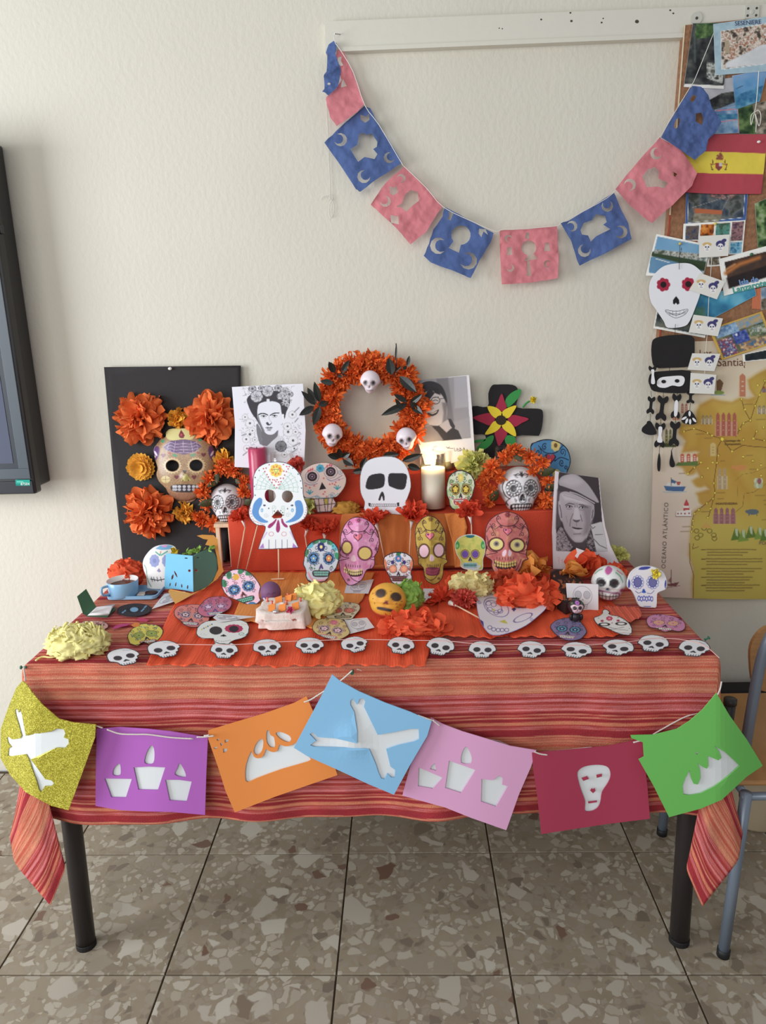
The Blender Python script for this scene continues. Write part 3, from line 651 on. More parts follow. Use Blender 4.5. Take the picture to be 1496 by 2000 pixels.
    text('lettering','Isla de',wallp(BP+.0078),o,rotaff(1462,549,1,1,-12)[0],ink1,size=15,bold=.5);text('lettering','Lanzarote',wallp(BP+.0078),o,rotaff(1464,560,1,1,-13)[0],ink2,size=17,bold=.6)
    setp(MB().ball(wallp(BP+.012).at(1468,497),.005,.004,.0045,10,7,(40,96,62)).build('push_pin',m_gloss(),smooth=True),'green push pin on the sunset postcard','push pin')
    q=[(1282,457),(1388,479),(1373,543),(1261,538)]
    def lake(s):
        i=qp(q,(.03,.05),(.98,.05),(.96,.95),(.04,.93));patch(s,i,[(104,158,200),(130,180,214)],.02)
        s.poly(qp(q,(.0,.42),(.5,.46),(1,.50),(1,.80),(.5,.62),(.0,.53)),(52,70,46),soft=3);patch(s,qp(q,(.05,.36),(.9,.30),(1,.5),(.05,.45)),[(74,84,66),(206,206,200),(110,112,100)],.22,2,2)
        patch(s,qp(q,(.0,.55),(.4,.6),(1,.85),(.96,.95),(.04,.93)),[(92,140,178),(112,160,194)],.04);s.line(qp(q,(.1,.58),(.35,.64)),1.5,(220,222,220));s.line(qp(q,(.5,.22),(.52,.75)),1.2,(50,60,54))
    card('postcard',q,.0056,lake,'tilted blue lake postcard above the hanging white paper skull')
    setp(MB().ball(wallp(BP+.010).at(1328,476),.004,.004,.004,10,7,(214,178,70)).build('push_pin',m_gloss(),smooth=True),'yellow push pin on the blue lake postcard','push pin')
    # string with little cards of skull couples
    g=empty('skull_card_string',wallp(BP+.02).at(1380,770),'white string of five small skull couple cards on the board','garland')
    st=mat('white_string',(225,222,212),.8)
    cord('string',[(1396,445),(1392,470),(1389,520),(1384,590),(1382,640),(1378,690),(1375,760)],BP+.016,.0007,st,g)
    for k,q in enumerate(([(1366,461),(1424.6,458),(1422,499.6),(1365,503.5)],[(1366.7,533),(1416,550),(1400,584.7),(1346,566)],[(1354.7,614.6),(1412,622),(1401.8,657),(1345,649)],[(1352,690),(1407,691),(1395,725),(1342.6,722)],[(1349,728),(1399,732),(1395,769.6),(1346.7,768)])):
        def couple(s,q=q,k=k):
            for u,hair,ink in ((.27,(214,178,110),(60,70,110)),(.72,(62,60,116),(62,60,116))):
                c=qp(q,(u,.55))[0];s.ell(c[0],c[1]-(6 if u<.5 else 5),9 if u<.5 else 9,4.2 if u<.5 else 7,hair)
                if u>.5:s.ell(c[0]+7,c[1]-12,5,3.5,hair,rot=-20)
                s.ell(c[0],c[1]+1,6,7.5,(240,238,234));s.ell(c[0]-2.6,c[1]-1,1.7,1.7,ink);s.ell(c[0]+2.6,c[1]-1,1.7,1.7,ink);s.ell(c[0],c[1]+2,.8,1,ink);s.line([(c[0]-2.5,c[1]+5),(c[0]+2.5,c[1]+5)],.8,ink)
        o=sheet('card',q,wallp(BP+.018),couple,g,step=.9,thick=.0004,base=(228,226,218))
    cord('thread',[(1482,138),(1478,200),(1475,216),(1466,240),(1470,222),(1482,216),(1484,240),(1476,222),(1477,256)],BP+.012,.0011,st,None)if False else None
    t=cord('white_string',[(1482,138),(1479,180),(1475,214),(1467,226),(1467,244),(1474,220),(1483,217),(1486,230),(1482,246),(1475,222),(1477,240),(1476,258)],BP+.012,.001,st,None)
    setp(t,'white string with a knotted bow hanging above the national flag','string')
build_cards()

def build_map():
    q=[(1287,668),(1400,666),(1502,664),(1502,1171),(1380,1170),(1267,1166),(1275,900)]
    K=crop(1240,640,3.703)
    coast=K([(960,300),(880,340),(820,380),(830,440),(870,500),(820,520),(760,510),(700,540),(620,530),(560,515),(470,560),(450,600),(440,700),(330,700),(320,760),(370,820),(345,900),(440,890),(470,900),(400,960),(310,990),(360,1020),(430,1000),(480,1090),(420,1110),(500,1130),(540,1170),(450,1200),(480,1250),(500,1290),(430,1330),(410,1440),(400,1560),(395,1640),(430,1750),(415,1850),(425,1965),(960,1965)])
    def paint(s):
        patch(s,q,[(218,206,178),(208,190,162),(214,198,172)],.01,1)
        s.mix(np.clip((s.P[:,1]-760)/260,0,1)*np.clip((1380-s.P[:,0])/60,0,1)*.55,(216,190,184))
        s.poly(coast,(170,110,40),soft=5,a=.8);patch(s,coast,[(196,158,66),(186,140,52),(204,172,76)],.012,4,14)
        k=inpoly(s.P,coast);s.mix(k*np.clip((s.P[:,1]-960)/80,0,1)*.8,(198,184,84));s.mix(k*np.clip((s.P[:,0]-1400)/90,0,1)*.35,(176,150,58))
        for a,b,c_,d in ((450,1190,560,1300),(420,1110,520,1130),(360,1000,440,1060)):s.ell(*K([((a+c_)/2,(b+d)/2)])[0],12,10,(190,146,60),soft=6)
        br=(88,54,30)
        for ln in ([(355,750),(430,730),(525,760),(555,780),(632,805)],[(632,805),(600,860),(590,980),(570,1125),(580,1195),(548,1310),(530,1380)],[(632,805),(700,895),(780,850),(860,860),(948,865)],[(790,590),(835,670),(780,690),(730,790)],[(835,670),(870,560),(900,485),(948,380)],[(770,515),(790,590)],[(410,1475),(415,1390),(430,1340),(460,1315),(520,1270),(570,1230)],[(880,750),(855,800),(940,820)],[(480,975),(430,1010),(385,1055)]):
            s.line(K(ln),1.1,br)
        s.line(K([(720,1340),(780,1290),(790,1200),(860,1190),(948,1130)]),.8,(120,90,40));s.line(K([(720,1110),(780,1060),(850,1050),(948,1010)]),.7,(140,110,50));s.line(K([(740,1240),(745,1120)]),.6,(140,110,50))
        for p in ((355,750),(427,730),(525,762),(557,780),(785,692),(760,733),(835,672),(797,592),(770,517),(870,565),(902,487),(888,416),(940,383),(702,895),(785,810),(880,750),(857,802),(930,722),(935,815),(605,925),(594,978),(563,975),(528,1017),(485,1080),(430,1013),(383,1057),(477,975),(570,1125),(578,1195),(565,1238),(520,1270),(548,1308),(463,1318),(431,1345),(421,1395),(416,1440),(410,1476),(527,1375),(783,933),(852,963),(887,1027),(912,995),(912,1070)):
            x,y=K([p])[0];s.ell(x,y,2.7,2.7,(120,88,26));s.ell(x,y,1.9,1.9,(236,214,84))
        x,y=K([(631,806)])[0];s.ell(x,y,4.3,4.3,(120,88,26));s.ell(x,y,3.3,3.3,(240,216,70))
        red,pk,cr=(170,92,72),(190,132,108),(214,190,160)
        def build(x0,y0,x1,y1,c1,c2,tw=3):
            a=K([(x0,y0),(x1,y1)]);w=(a[1][0]-a[0][0]);h=a[1][1]-a[0][1]
            s.poly([(a[0][0],a[0][1]+h*.4),(a[1][0],a[0][1]+h*.4),a[1],(a[0][0],a[1][1])],c2)
            for i in range(tw):
                cx=a[0][0]+w*(i+.5)/tw;r=w/tw*.32;s.poly([(cx-r,a[0][1]+h*.12),(cx,a[0][1]),(cx+r,a[0][1]+h*.12),(cx+r,a[1][1]),(cx-r,a[1][1])],c1)
                for j in range(3):s.ell(cx,a[0][1]+h*(.35+.2*j),r*.45,1,c2)
        build(580,610,740,785,red,(206,150,122),4);build(745,330,812,500,(190,116,84),cr,1);build(480,630,560,700,(150,130,90),cr,3);build(565,1300,730,1420,(150,96,98),(176,128,120),4)
        build(595,1010,668,1170,(176,150,110),(200,180,140),2);build(535,830,595,930,(206,180,110),(180,140,80),1);build(330,545,385,620,(170,110,96),cr,2);build(320,910,455,975,(196,90,60),(226,216,200),3);build(215,730,270,860,(110,110,70),(200,186,140),2)
        build(885,560,948,625,(140,130,100),cr,2);build(270,640,325,670,(190,80,50),(216,180,150),2);build(918,425,948,470,(150,70,50),(110,140,160),1)
        s.poly(K([(310,975),(455,965),(455,1000),(290,1000)]),(96,120,60));s.poly(K([(180,830),(300,850),(300,865),(180,862)]),(80,90,50))
        # boats
        s.poly(K([(210,1145),(368,1150),(350,1185),(225,1180)]),(70,104,150));s.poly(K([(235,1120),(330,1125),(340,1148),(225,1145)]),(216,216,214));s.line(K([(262,1085),(262,1140)]),1,(90,80,80));s.poly(K([(265,1095),(300,1112),(290,1128),(262,1120)]),(70,100,140));s.poly(K([(300,1112),(330,1115),(325,1140),(305,1140)]),(180,84,70));s.line(K([(205,1188),(290,1192),(372,1186)]),1.4,(150,180,200))
        s.poly(K([(350,1330),(355,1275),(372,1238),(390,1275),(395,1330)]),(196,70,72));s.poly(K([(352,1290),(392,1290),(392,1305),(352,1305)]),(232,226,220));s.poly(K([(295,1330),(412,1315),(410,1365),(295,1365)]),(230,224,216));s.line(K([(295,1365),(410,1365),(410,1318)]),1,(110,50,54));s.line(K([(295,1332),(295,1365)]),1,(110,50,54))
        s.dots(K([(312,1345),(335,1345),(362,1345),(392,1342)]),1.6,(150,60,60))
        s.line(K([(262,1750),(262,1870)]),1,(100,60,60));s.poly(K([(235,1855),(320,1840),(300,1868),(240,1870)]),(130,76,76));s.line(K([(230,1880),(325,1866)]),1.2,(150,100,100));s.poly(K([(240,1830),(262,1800),(262,1850)]),(150,110,110))
        # animals, hills
        s.ell(*K([(765,1012)])[0],12,5.5,(206,136,72),rot=-6);s.line(K([(735,1020),(728,1045)]),1.8,(206,136,72));s.line(K([(790,1015),(795,1040)]),1.8,(206,136,72));s.ell(*K([(715,1008)])[0],4.5,3.5,(206,136,72))
        s.ell(*K([(852,1332)])[0],12,5.5,(92,104,110));s.line(K([(825,1340),(825,1358)]),2,(92,104,110));s.line(K([(880,1338),(882,1358)]),2,(92,104,110));s.ell(*K([(812,1330)])[0],4,3,(92,104,110))
        for i,(x,y)in enumerate(((735,1495),(785,1505),(840,1480),(905,1488),(945,1500))):s.poly(K([(x-42,y+45),(x-12,y-45),(x+8,y-40),(x+40,y+35)]),((92,120,46),(120,148,60))[i%2],soft=1.2);s.poly(K([(x-12,y-45),(x+8,y-40),(x+12,y+20),(x-6,y+5)]),(176,190,150))
        for i in range(6):s.ell(*K([(880+14*(i%3),1110+30*(i//3))])[0],5,6,((200,204,170),(170,180,140))[i%2])
        s.ell(*K([(900,1110)])[0],4,6,(150,90,90));s.poly(K([(590,385),(615,370),(640,400),(620,470),(590,460)]),(110,80,50));s.ell(*K([(605,470)])[0],11,4,(130,150,70));s.line(K([(550,485),(650,488)]),1.6,(130,160,176))
        for (x,y)in ((445,1470),(475,1500),(540,1470),(570,1500),(500,1450),(450,1520),(575,1525)):s.oring(*K([(x,y)])[0],4.5,4,1.3,(110,92,40));
        s.poly(K([(470,1450),(515,1405),(560,1450)]),(206,160,80));s.line(K([(460,1585),(415,1600),(425,1560)]),1,(100,70,40))
        s.line(K([(395,1560),(398,1700),(425,1790),(420,1960)]),1.3,(130,78,40));s.line(K([(104,1580),(104,1700)]),.7,(120,90,80))
        # small print, too fine to read
        r=np.random.RandomState(5)
        for y0,n,xs,xe in ((1605,3,520,880),(1672,3,515,930),(1742,3,515,915),(1805,3,515,880),(1862,3,510,900)):
            for i in range(n):
                x=xs+(0 if i==0 else 5);y=y0+i*20-(xe-xs)*0
                while x<xe-i*60+r.uniform(-30,10):
                    w=r.uniform(14,52);s.line(K([(x,y+r.uniform(-1,1)),(min(x+w,xe),y+r.uniform(-1,1))]),1.7,(96,78,40),soft=1.6,a=.75);x+=w+7
            s.line(K([(480,y0+2),(510,y0+2)]),1.4,(90,60,30))
        for p in [(650,820,760),(655,845,750),(580,1275,740),(620,965,650),(440,770,500),(505,800,555),(345,1440,395),(330,1475,390),(320,1055,360),(790,555,850),(880,665,940),(590,1195,650),(600,1238,640),(480,1332,540),(870,1215,940),(805,925,850),(930,1250,948),(920,1390,948),(935,1280,948),(830,1025,870)]:
            s.line(K([(p[0],p[1]),(p[2],p[1]-2)]),1.5,(110,84,44),soft=1.6,a=.6)
    def dep(P):return -.010*np.clip((P[:,1]-900)/270,0,1)**2-.003*(1+np.sin(P[:,0]*.03))
    o=sheet('wall_map',q,wallp(BP+.0012),paint,None,step=1.35,thick=.0004,dep=dep)
    setp(o,'large illustrated yellow and brown pilgrim route map on the wall','map')
    # the loop above wraps the same sheet; lettering stands on it
    pl=lambda x,y:wallp(BP+.0012+float(-dep(np.array([[x,y]]))[0])*1.0+.0012)
    ink=mat('brown_ink',(104,58,46),.7)
    text('lettering','Santiago',pl(1436,708),o,rotaff(1437,708,1,1,-1)[0],ink,size=22)
    text('lettering','Los',pl(1380,690),o,rotaff(1378,690,1,1,-1)[0],ink,size=18)
    text('lettering','OCEANO ATLÁNTICO',pl(1300,1045).off(.001),o,rotaff(1299,1046,1,1,-87.5)[0],mat('grey_ink',(104,90,84),.7),size=11.5,space=1.15)
    text('lettering','POR',pl(1492,1062).off(.002),o,rotaff(1492,1061,1,1,0)[0],mat('grey_ink',(104,90,84),.7),size=10)
    text('lettering','PONTEVEDRA',pl(1419,983).off(.002),o,rotaff(1419,984,1,1,-1)[0],ink,size=6.5)
    text('lettering','Santiago de\nCompostela',pl(1430,863).off(.001),o,rotaff(1431,864,1,1,-1)[0],mat('dark_ink',(70,50,34),.7),size=6.5)
build_map()

def bonepoly(x0,y0,x1,y1,w,deg=0):
    L=math.hypot(x1-x0,y1-y0);d=np.array([(x1-x0)/L,(y1-y0)/L]);n=np.array([-d[1],d[0]]);a=np.array([x0,y0]);k=w
    loc=[(0,0.15),(-.12,.9),(.02,1.25),(.18,1.0),(.27,.5),(.5,.42),(.73,.5),(.82,1.0),(.98,1.25),(1.12,.9),(1.0,.15),(1.0,-.15),(1.12,-.9),(.98,-1.25),(.82,-1.0),(.73,-.5),(.5,-.42),(.27,-.5),(.18,-1.0),(.02,-1.25),(-.12,-.9),(0,-.15)]
    return smooth([a+d*(t*L)+n*(u*k)for t,u in loc],2)
def build_mobile():
    K5=crop(1240,360,5.844);K3=crop(1240,640,3.703)
    g=empty('skeleton_mobile',wallp(.06).at(1320,912),'hanging paper skeleton mobile with white skull and black body pieces','mobile')
    pl=wallp(BP+.016);blk=mat('black_foam',(30,28,30),.85,var=.05,vscale=40)
    q=smooth(K5([(505,900),(640,910),(740,980),(790,1060),(745,1250),(700,1380),(625,1560),(555,1622),(380,1637),(330,1560),(250,1440),(190,1350),(165,1230),(175,1120),(230,1020),(340,930)]),4)
    def face(s):
        s.T=None
        for cx,cy in ((325,1145),(610,1140)):
            c=K5([(cx,cy)])[0];s.flower(c[0],c[1],12.6,(176,34,62),7,.33);s.ell(c[0],c[1],6,6,(36,24,26))
        s.poly(K5([(470,1275),(505,1320),(508,1360),(485,1375),(468,1350),(450,1372),(432,1360),(435,1320)]),(28,26,28))
        m=smooth(K5([(350,1435),(470,1450),(600,1425),(570,1485),(470,1525),(390,1490)]),4)
        s.line(np.concatenate([m,m[:1]]),.9,(50,56,66));s.line(K5([(360,1450),(430,1480),(520,1480),(590,1440)]),.8,(60,66,76));s.line(K5([(380,1470),(470,1500),(580,1460)]),.8,(60,66,76))
        for x in (395,430,468,515,560):s.line(K5([(x,1440),(x+3,1508-abs(x-470)*.3)]),.6,(110,116,124))
    o=sheet('skull',q,pl,face,g,step=1.1,thick=.002,base=(232,234,240));o['label']='white paper skull with two red flower eyes'
    th=mat('thin_wire',(40,38,38),.6)
    cord('thread',[(1328,478),(1327,500),(1326.5,526)],BP+.019,.0006,th,g);cord('thread',K5([(463,1595),(460,1640),(458,1720)]),BP+.019,.0006,th,g)
    def pc(name,pts,white=None,off=0,lab=None,th_=.003):
        f=None
        o=sheet(name,smooth(pts,3),pl.off(off),None,g,step=9,thick=th_,m=blk)
        if white is not None:
            for w in white:sheet('white_inlay',smooth(w,3),pl.off(off+.0012),None,o,step=9,thick=.001,m=mat('white_foam',(236,236,240),.8))
        if lab:o['label']=lab
        return o
    pc('torso',K3([(150,75),(290,52),(415,62),(432,130),(425,240),(395,280),(250,290),(150,287),(125,230),(122,130)]),lab='black rounded foam torso')
    pv=pc('pelvis',K3([(100,380),(120,330),(200,315),(400,312),(400,400),(392,465),(270,473),(140,460),(110,420)]),[K3([(158,395),(185,362),(250,352),(335,348),(360,370),(350,410),(320,425),(270,418),(220,435),(170,428)])],lab='black foam pelvis with a white mask shape')
    for c in ((208,390),(305,385)):sheet('eye_hole',K3(ring(*c,17,13,12)),pl.off(.0026),None,pv,step=9,thick=.0006,m=blk)
    pc('arm_bone',bonepoly(*K3([(128,288)])[0],*K3([(132,400)])[0],6),[K3([(118,305),(140,305),(138,340),(145,402),(118,402),(122,340)])],off=.006)
    pc('arm_bone',bonepoly(*K3([(122,510)])[0],*K3([(112,612)])[0],6));pc('leg_bone',bonepoly(*K3([(205,510)])[0],*K3([(188,655)])[0],8.5));pc('leg_bone',bonepoly(*K3([(305,495)])[0],*K3([(293,640)])[0],7),[K3([(290,535),(312,535),(306,630),(284,635)])])
    pc('arm_bone',bonepoly(*K3([(405,470)])[0],*K3([(402,540)])[0],6));pc('leg_bone',bonepoly(*K3([(185,705)])[0],*K3([(178,850)])[0],8),[K3([(172,720),(198,722),(192,780),(198,828),(162,825),(170,780)])]);pc('leg_bone',bonepoly(*K3([(293,695)])[0],*K3([(282,840)])[0],8))
    hd=pc('hand',K3([(110,675),(130,700),(155,750),(150,772),(100,776),(55,755),(55,725),(85,695),(90,680)]))
    pc('hand',K3([(395,597),(425,625),(445,665),(440,695),(390,700),(345,685),(342,655),(365,615)]),[K3(ring(x,y,8,20,8,r))for x,y,r in ((357,655,60),(375,675,20),(400,680,0),(430,668,-40),(396,622,0))],off=.003)
    pc('foot',K3([(178,910),(186,960),(182,1030),(168,1036),(163,990),(170,930)]));pc('foot',K3([(265,882),(275,940),(290,985),(282,1008),(258,1005),(252,970),(262,920)]))
    for a,b in (((115,460),(120,500)),((112,620),(110,680)),((205,465),(205,505)),((305,468),(305,495)),((188,660),(185,700)),((293,645),(293,690)),((178,855),(176,915)),((282,848),(268,885)),((402,545),(396,600)),((250,285),(250,318))):
        cord('thread',K3([a,b]),BP+.0145,.0006,th,g,curve=False)
build_mobile()
# ================================================================ foam bunting in front of the cloth
F3,F4,F5,F6=crop(0,1280,2.992),crop(400,1280,2.992),crop(820,1280,2.992),crop(1200,1200,2.858)
def sm(p,k=3):return smooth(p,k)
FOAM=[
 ('gold_glitter',F3([(130,150),(155,170),(185,215),(250,290),(345,372),(430,393),(560,405),(555,480),(480,690),(400,905),(300,880),(150,800),(60,700),(2,600),(4,430),(50,300),(95,190)]),
  [F3([(85,320),(100,310),(108,335),(118,310),(128,350),(150,470),(300,445),(330,428),(372,432),(382,455),(372,480),(400,490),(402,515),(378,543),(330,540),(178,608),(215,655),(265,725),(300,730),(315,748),(300,765),(262,765),(240,800),(228,790),(210,730),(165,605),(150,578),(60,590),(45,585),(48,545),(65,535),(45,510),(38,480),(50,475),(70,492),(118,485),(125,470),(105,400),(90,350)])],
  'glittery gold foam flag with crossed bones cut out',-.026,lambda P:.075*np.clip((75-P[:,0])/75,0,1.1)**1.6),
 ('purple',F3([(565,430),(700,420),(860,430),(1000,445),(1150,470),(1215,480),(1205,700),(1198,933),(1000,915),(850,912),(700,905),(558,880),(560,650)]),
  [F3([(610,720),(770,722),(735,832),(650,830)]),F3([(780,655),(870,650),(965,655),(922,788),(808,785)]),F3([(965,727),(1050,728),(1120,738),(1090,855),(990,848)]),sm(F3([(697,632),(705,665),(700,700),(660,700),(665,660)])),sm(F3([(885,525),(902,560),(895,630),(845,630),(855,570)])),sm(F3([(1050,630),(1080,680),(1082,714),(1022,698),(1035,660)]))],
  'purple foam flag with three candles cut out',0,lambda P:-.006*np.sin(P[:,0]*.025)),
 ('orange',F4([(20,440),(150,400),(350,340),(520,280),(595,240),(625,310),(700,470),(775,700),(600,760),(400,830),(175,918),(120,790),(80,660),(20,490)]),
  [sm(F4([(270,560),(285,590),(310,602),(340,590),(358,548),(375,558),(400,566),(425,556),(436,522),(470,532),(510,524),(528,512),(560,560),(615,600),(600,622),(450,665),(300,720),(250,742),(235,715),(240,640)]),2),
   sm(F4([(285,560),(300,515),(328,488),(342,502),(334,556),(305,584)])),sm(F4([(360,450),(372,437),(384,466),(404,480),(410,530),(396,540),(376,532),(360,500)])),sm(F4([(414,455),(440,447),(490,467),(504,490),(490,508),(460,500),(430,480)])),
   F4([(88,515),(100,510),(106,524),(94,530)]),F4([(115,495),(140,490),(136,505),(118,512)]),F4([(50,540),(72,532),(72,548),(56,548)]),F4([(106,545),(130,545),(128,565),(108,570)]),F4([(68,490),(84,487),(82,500),(72,500)])],
  'orange foam flag with a round bread cut out',-.004,lambda P:-.004*np.sin(P[:,0]*.02+1)),
 ('blue',F4([(745,112),(790,150),(900,210),(1050,275),(1200,330),(1325,385),(1300,470),(1200,640),(1105,815),(950,750),(800,680),(600,590),(520,540),(600,390),(680,240)]),
  [F4([(850,265),(865,252),(890,290),(905,255),(925,250),(938,270),(930,300),(1010,465),(1100,450),(1200,430),(1250,430),(1252,490),(1220,505),(1130,525),(1060,548),(1085,650),(1112,670),(1110,715),(1090,715),(1065,690),(1050,725),(1030,720),(1012,680),(1000,640),(960,548),(800,540),(640,535),(615,525),(640,505),(650,500),(612,460),(630,450),(660,478),(760,485),(890,515),(890,450),(872,330),(850,290)])],
  'light blue foam flag with large crossed bones cut out',-.014,lambda P:-.009*np.exp(-((P[:,0]-690)**2+(P[:,1]-1445)**2)/900.0)-.004),
 ('pink',np.concatenate([F5([(65,365),(130,400),(250,445),(400,490),(530,530),(680,555),(650,650),(580,810),(505,1022),(300,950),(150,890)]),[(786,1554),(800,1500),(822,1440)]]),
  [F4([(1250,655),(1390,715),(1330,782),(1322,778),(1245,765)]),F4([(1345,630),(1352,675),(1315,665),(1325,645)]),F5([(170,615),(325,670),(240,805),(147,775)]),sm(F5([(270,532),(290,560),(303,600),(295,634),(240,628),(247,565)]),2),F5([(360,722),(425,730),(465,700),(485,720),(480,755),(513,765),(445,885),(357,855)])],
  'pale pink foam flag with three tilted candles cut out',-.003,lambda P:-.004*np.cos(P[:,0]*.02)),
 ('crimson',F5([(655,570),(750,563),(900,550),(1100,530),(1300,490),(1310,590),(1330,770),(1345,955),(1100,985),(900,1015),(710,1045),(690,850),(665,680)]),
  [sm(F5([(920,700),(935,665),(980,645),(1050,640),(1100,655),(1115,700),(1100,745),(1065,800),(1055,860),(1035,895),(1000,912),(965,908),(965,850),(940,780)]),3)],
  'crimson foam flag with a small skull cut out',0,lambda P:-.004*np.sin(P[:,0]*.02)),
 ('green',F6([(90,675),(220,672),(350,640),(420,595),(490,535),(570,440),(640,560),(740,700),(828,845),(740,905),(600,1035),(480,1085),(305,1132),(220,960),(135,810),(165,795),(160,715),(95,690)]),
  [F6([(385,1005),(380,960),(395,915),(420,870),(428,915),(442,945),(465,950),(480,915),(478,870),(465,830),(490,850),(515,862),(525,845),(520,790),(545,800),(580,815),(598,800),(585,765),(558,735),(620,770),(700,845),(640,900),(560,960),(480,1000),(420,1010)]),F6(ring(462,775,8,8,8))],
  'bright green foam flag with a flame-topped loaf cut out',-.026,lambda P:.060*np.clip((P[:,0]-1400)/90,0,1.1)**1.6),
]
def glitter():
    m=bpy.data.materials.new('gold_glitter');m.use_nodes=True;nt=m.node_tree;N=nt.nodes;L=nt.links;b=N['Principled BSDF']
    v=N.new('ShaderNodeTexVoronoi');v.inputs['Scale'].default_value=620;g=N.new('ShaderNodeNewGeometry');L.new(g.outputs['Position'],v.inputs[0])
    sp=N.new('ShaderNodeSeparateColor');L.new(v.outputs['Color'],sp.inputs[0]);cr=N.new('ShaderNodeValToRGB');L.new(sp.outputs[0],cr.inputs[0])
    e=cr.color_ramp.elements;e[0].color=(*lin((140,132,20)),1);e[1].color=(*lin((240,232,90)),1);e.new(.6).color=(*lin((190,180,40)),1)
    L.new(cr.outputs[0],b.inputs['Base Color']);b.inputs['Roughness'].default_value=.35;b.inputs['Metallic'].default_value=.25
    bp=N.new('ShaderNodeBump');bp.inputs['Strength'].default_value=.8;bp.inputs['Distance'].default_value=.001;L.new(sp.outputs[1],bp.inputs['Height']);L.new(bp.outputs[0],b.inputs['Normal']);return m
FY=TYF-.054
def flat(o):o.data.polygons.foreach_set('use_smooth',np.zeros(len(o.data.polygons),bool))

def build_foam():
    g=empty('foam_bunting',(0,FY,.40),'cut foam sheet bunting strung in front of the striped tablecloth','bunting')
    cm={'gold_glitter':glitter(),'purple':mat('purple_foam',(178,90,192),.75),'orange':mat('orange_foam',(234,134,56),.75),'blue':mat('blue_foam',(128,188,232),.75),'pink':mat('pink_foam',(222,158,204),.75),'crimson':mat('crimson_foam',(170,46,76),.75),'green':mat('green_foam',(104,196,86),.75)}
    wh=mat('backing_foam',(220,226,230),.8)
    for i,(c,o,hs,lab,off,dep)in enumerate(FOAM):
        pl=Pl((0,FY+off,0),(0,-1,.02))
        e=[]
        for k in range(len(o)):
            a,b=o[k],o[(k+1)%len(o)];n=max(1,int(np.hypot(*(b-a))/14));e+=[a+(b-a)*j/n for j in range(n)]
        f=sheet('flag',np.array(e),pl,None,g,step=9,thick=.002,holes=hs,dep=dep,m=cm[c],solid_off=-1);f['label']=lab;flat(f)
        ct=o.mean(0);inner=ct+(np.array(e)-ct)*.975+np.array([-1.0 if c=='crimson' else 1.5 if c=='blue' else 0,0])
        sheet('backing_sheet',inner,Pl((0,FY+off+.0042,0),(0,-1,.02)),None,f,step=12,thick=.0012,dep=dep,m=wh);flat(COL.objects[-1])
        if c=='crimson':
            for q in (F5([(945,718),(978,707),(988,722),(955,734)]),F5([(1032,700),(1064,694),(1064,708),(1034,716)]),F5([(995,790),(1005,778),(1013,784),(1022,776),(1027,792),(1012,806)]),F5([(983,856),(1035,850),(1035,858),(985,866)])):
                sheet('skull_feature',q,pl.off(-.0005),None,f,step=9,thick=.0015,m=cm[c])
    sl=mat('white_cord',(216,208,200),.85,bump=.5,bscale=600)
    pc=Pl((0,FY-.016,0),(0,-1,.02));pb=Pl((0,TYF-.024,0),(0,-1,.02))
    def cd_(pts,pl=pc,r=.0016):cord('cord',pts,0,r,sl,g,n=7,plane=pl,k=5)
    cd_([(46,1302),(50,1330)],Pl((0,TYF-.04,0),(0,-1,0)));cd_(F3([(150,160),(185,215),(250,280),(330,322),(400,350),(480,385),(545,408),(600,418)]),pb)
    cd_(F3([(560,412),(600,424)]),pc);cd_(F3([(625,433),(700,458),(790,462),(870,463),(1000,480),(1130,488)]));cd_(F3([(1150,478),(1200,476),(1250,470)]))
    cd_(F4([(-5,470),(25,466)]));cd_(F4([(580,273),(620,258),(680,220),(790,150),(862,88)]));cd_(F4([(890,80),(930,98),(1060,190),(1130,240),(1180,290),(1240,345),(1325,378)]),pb)
    cd_(F4([(1245,350),(1290,366),(1330,380)]));cd_(F5([(75,378),(118,412)]));cd_(F5([(400,488),(460,500),(540,534),(620,558)]),pb);cd_(F5([(670,563),(700,575),(745,582)]))
    cd_(F5([(720,566),(900,549),(1060,525),(1200,500),(1310,486)]),pb);cd_(F6([(105,715),(165,700)]));cd_(F6([(215,670),(330,605),(400,570),(480,545)]),pb);cd_(F6([(547,498),(575,450),(590,415),(598,375)]))
    rw=MB()
    def tack(px,py,pl,d,lab):
        c=pl.at(px,py);d=Vector(d);m=MB().tube([c,c+d*.004,c+d*.009,c+d*.010],[.0035,.002,.0022,.0042],10);m.tube([c+d*.010,c+d*.0125],[.0045,.0035],10)
        setp(m.build('push_pin',mat('green_plastic',(28,100,74),.35,spec=.5),smooth=False),lab,'push pin')
    tack(688,1310,Pl((0,TYF-.0185,0),(0,-1,0)),(0,-1,0),'green push pin holding the foam bunting at the middle table edge')
    tack(51,1303,Pl((0,TYF-.01,0),(0,-1,0)),(-1,-.1,0),'green push pin at the left front table corner')
    tack(1376,1250,flatp(TT+.006),(.8,0,.5),'green push pin at the right table edge')
build_foam()

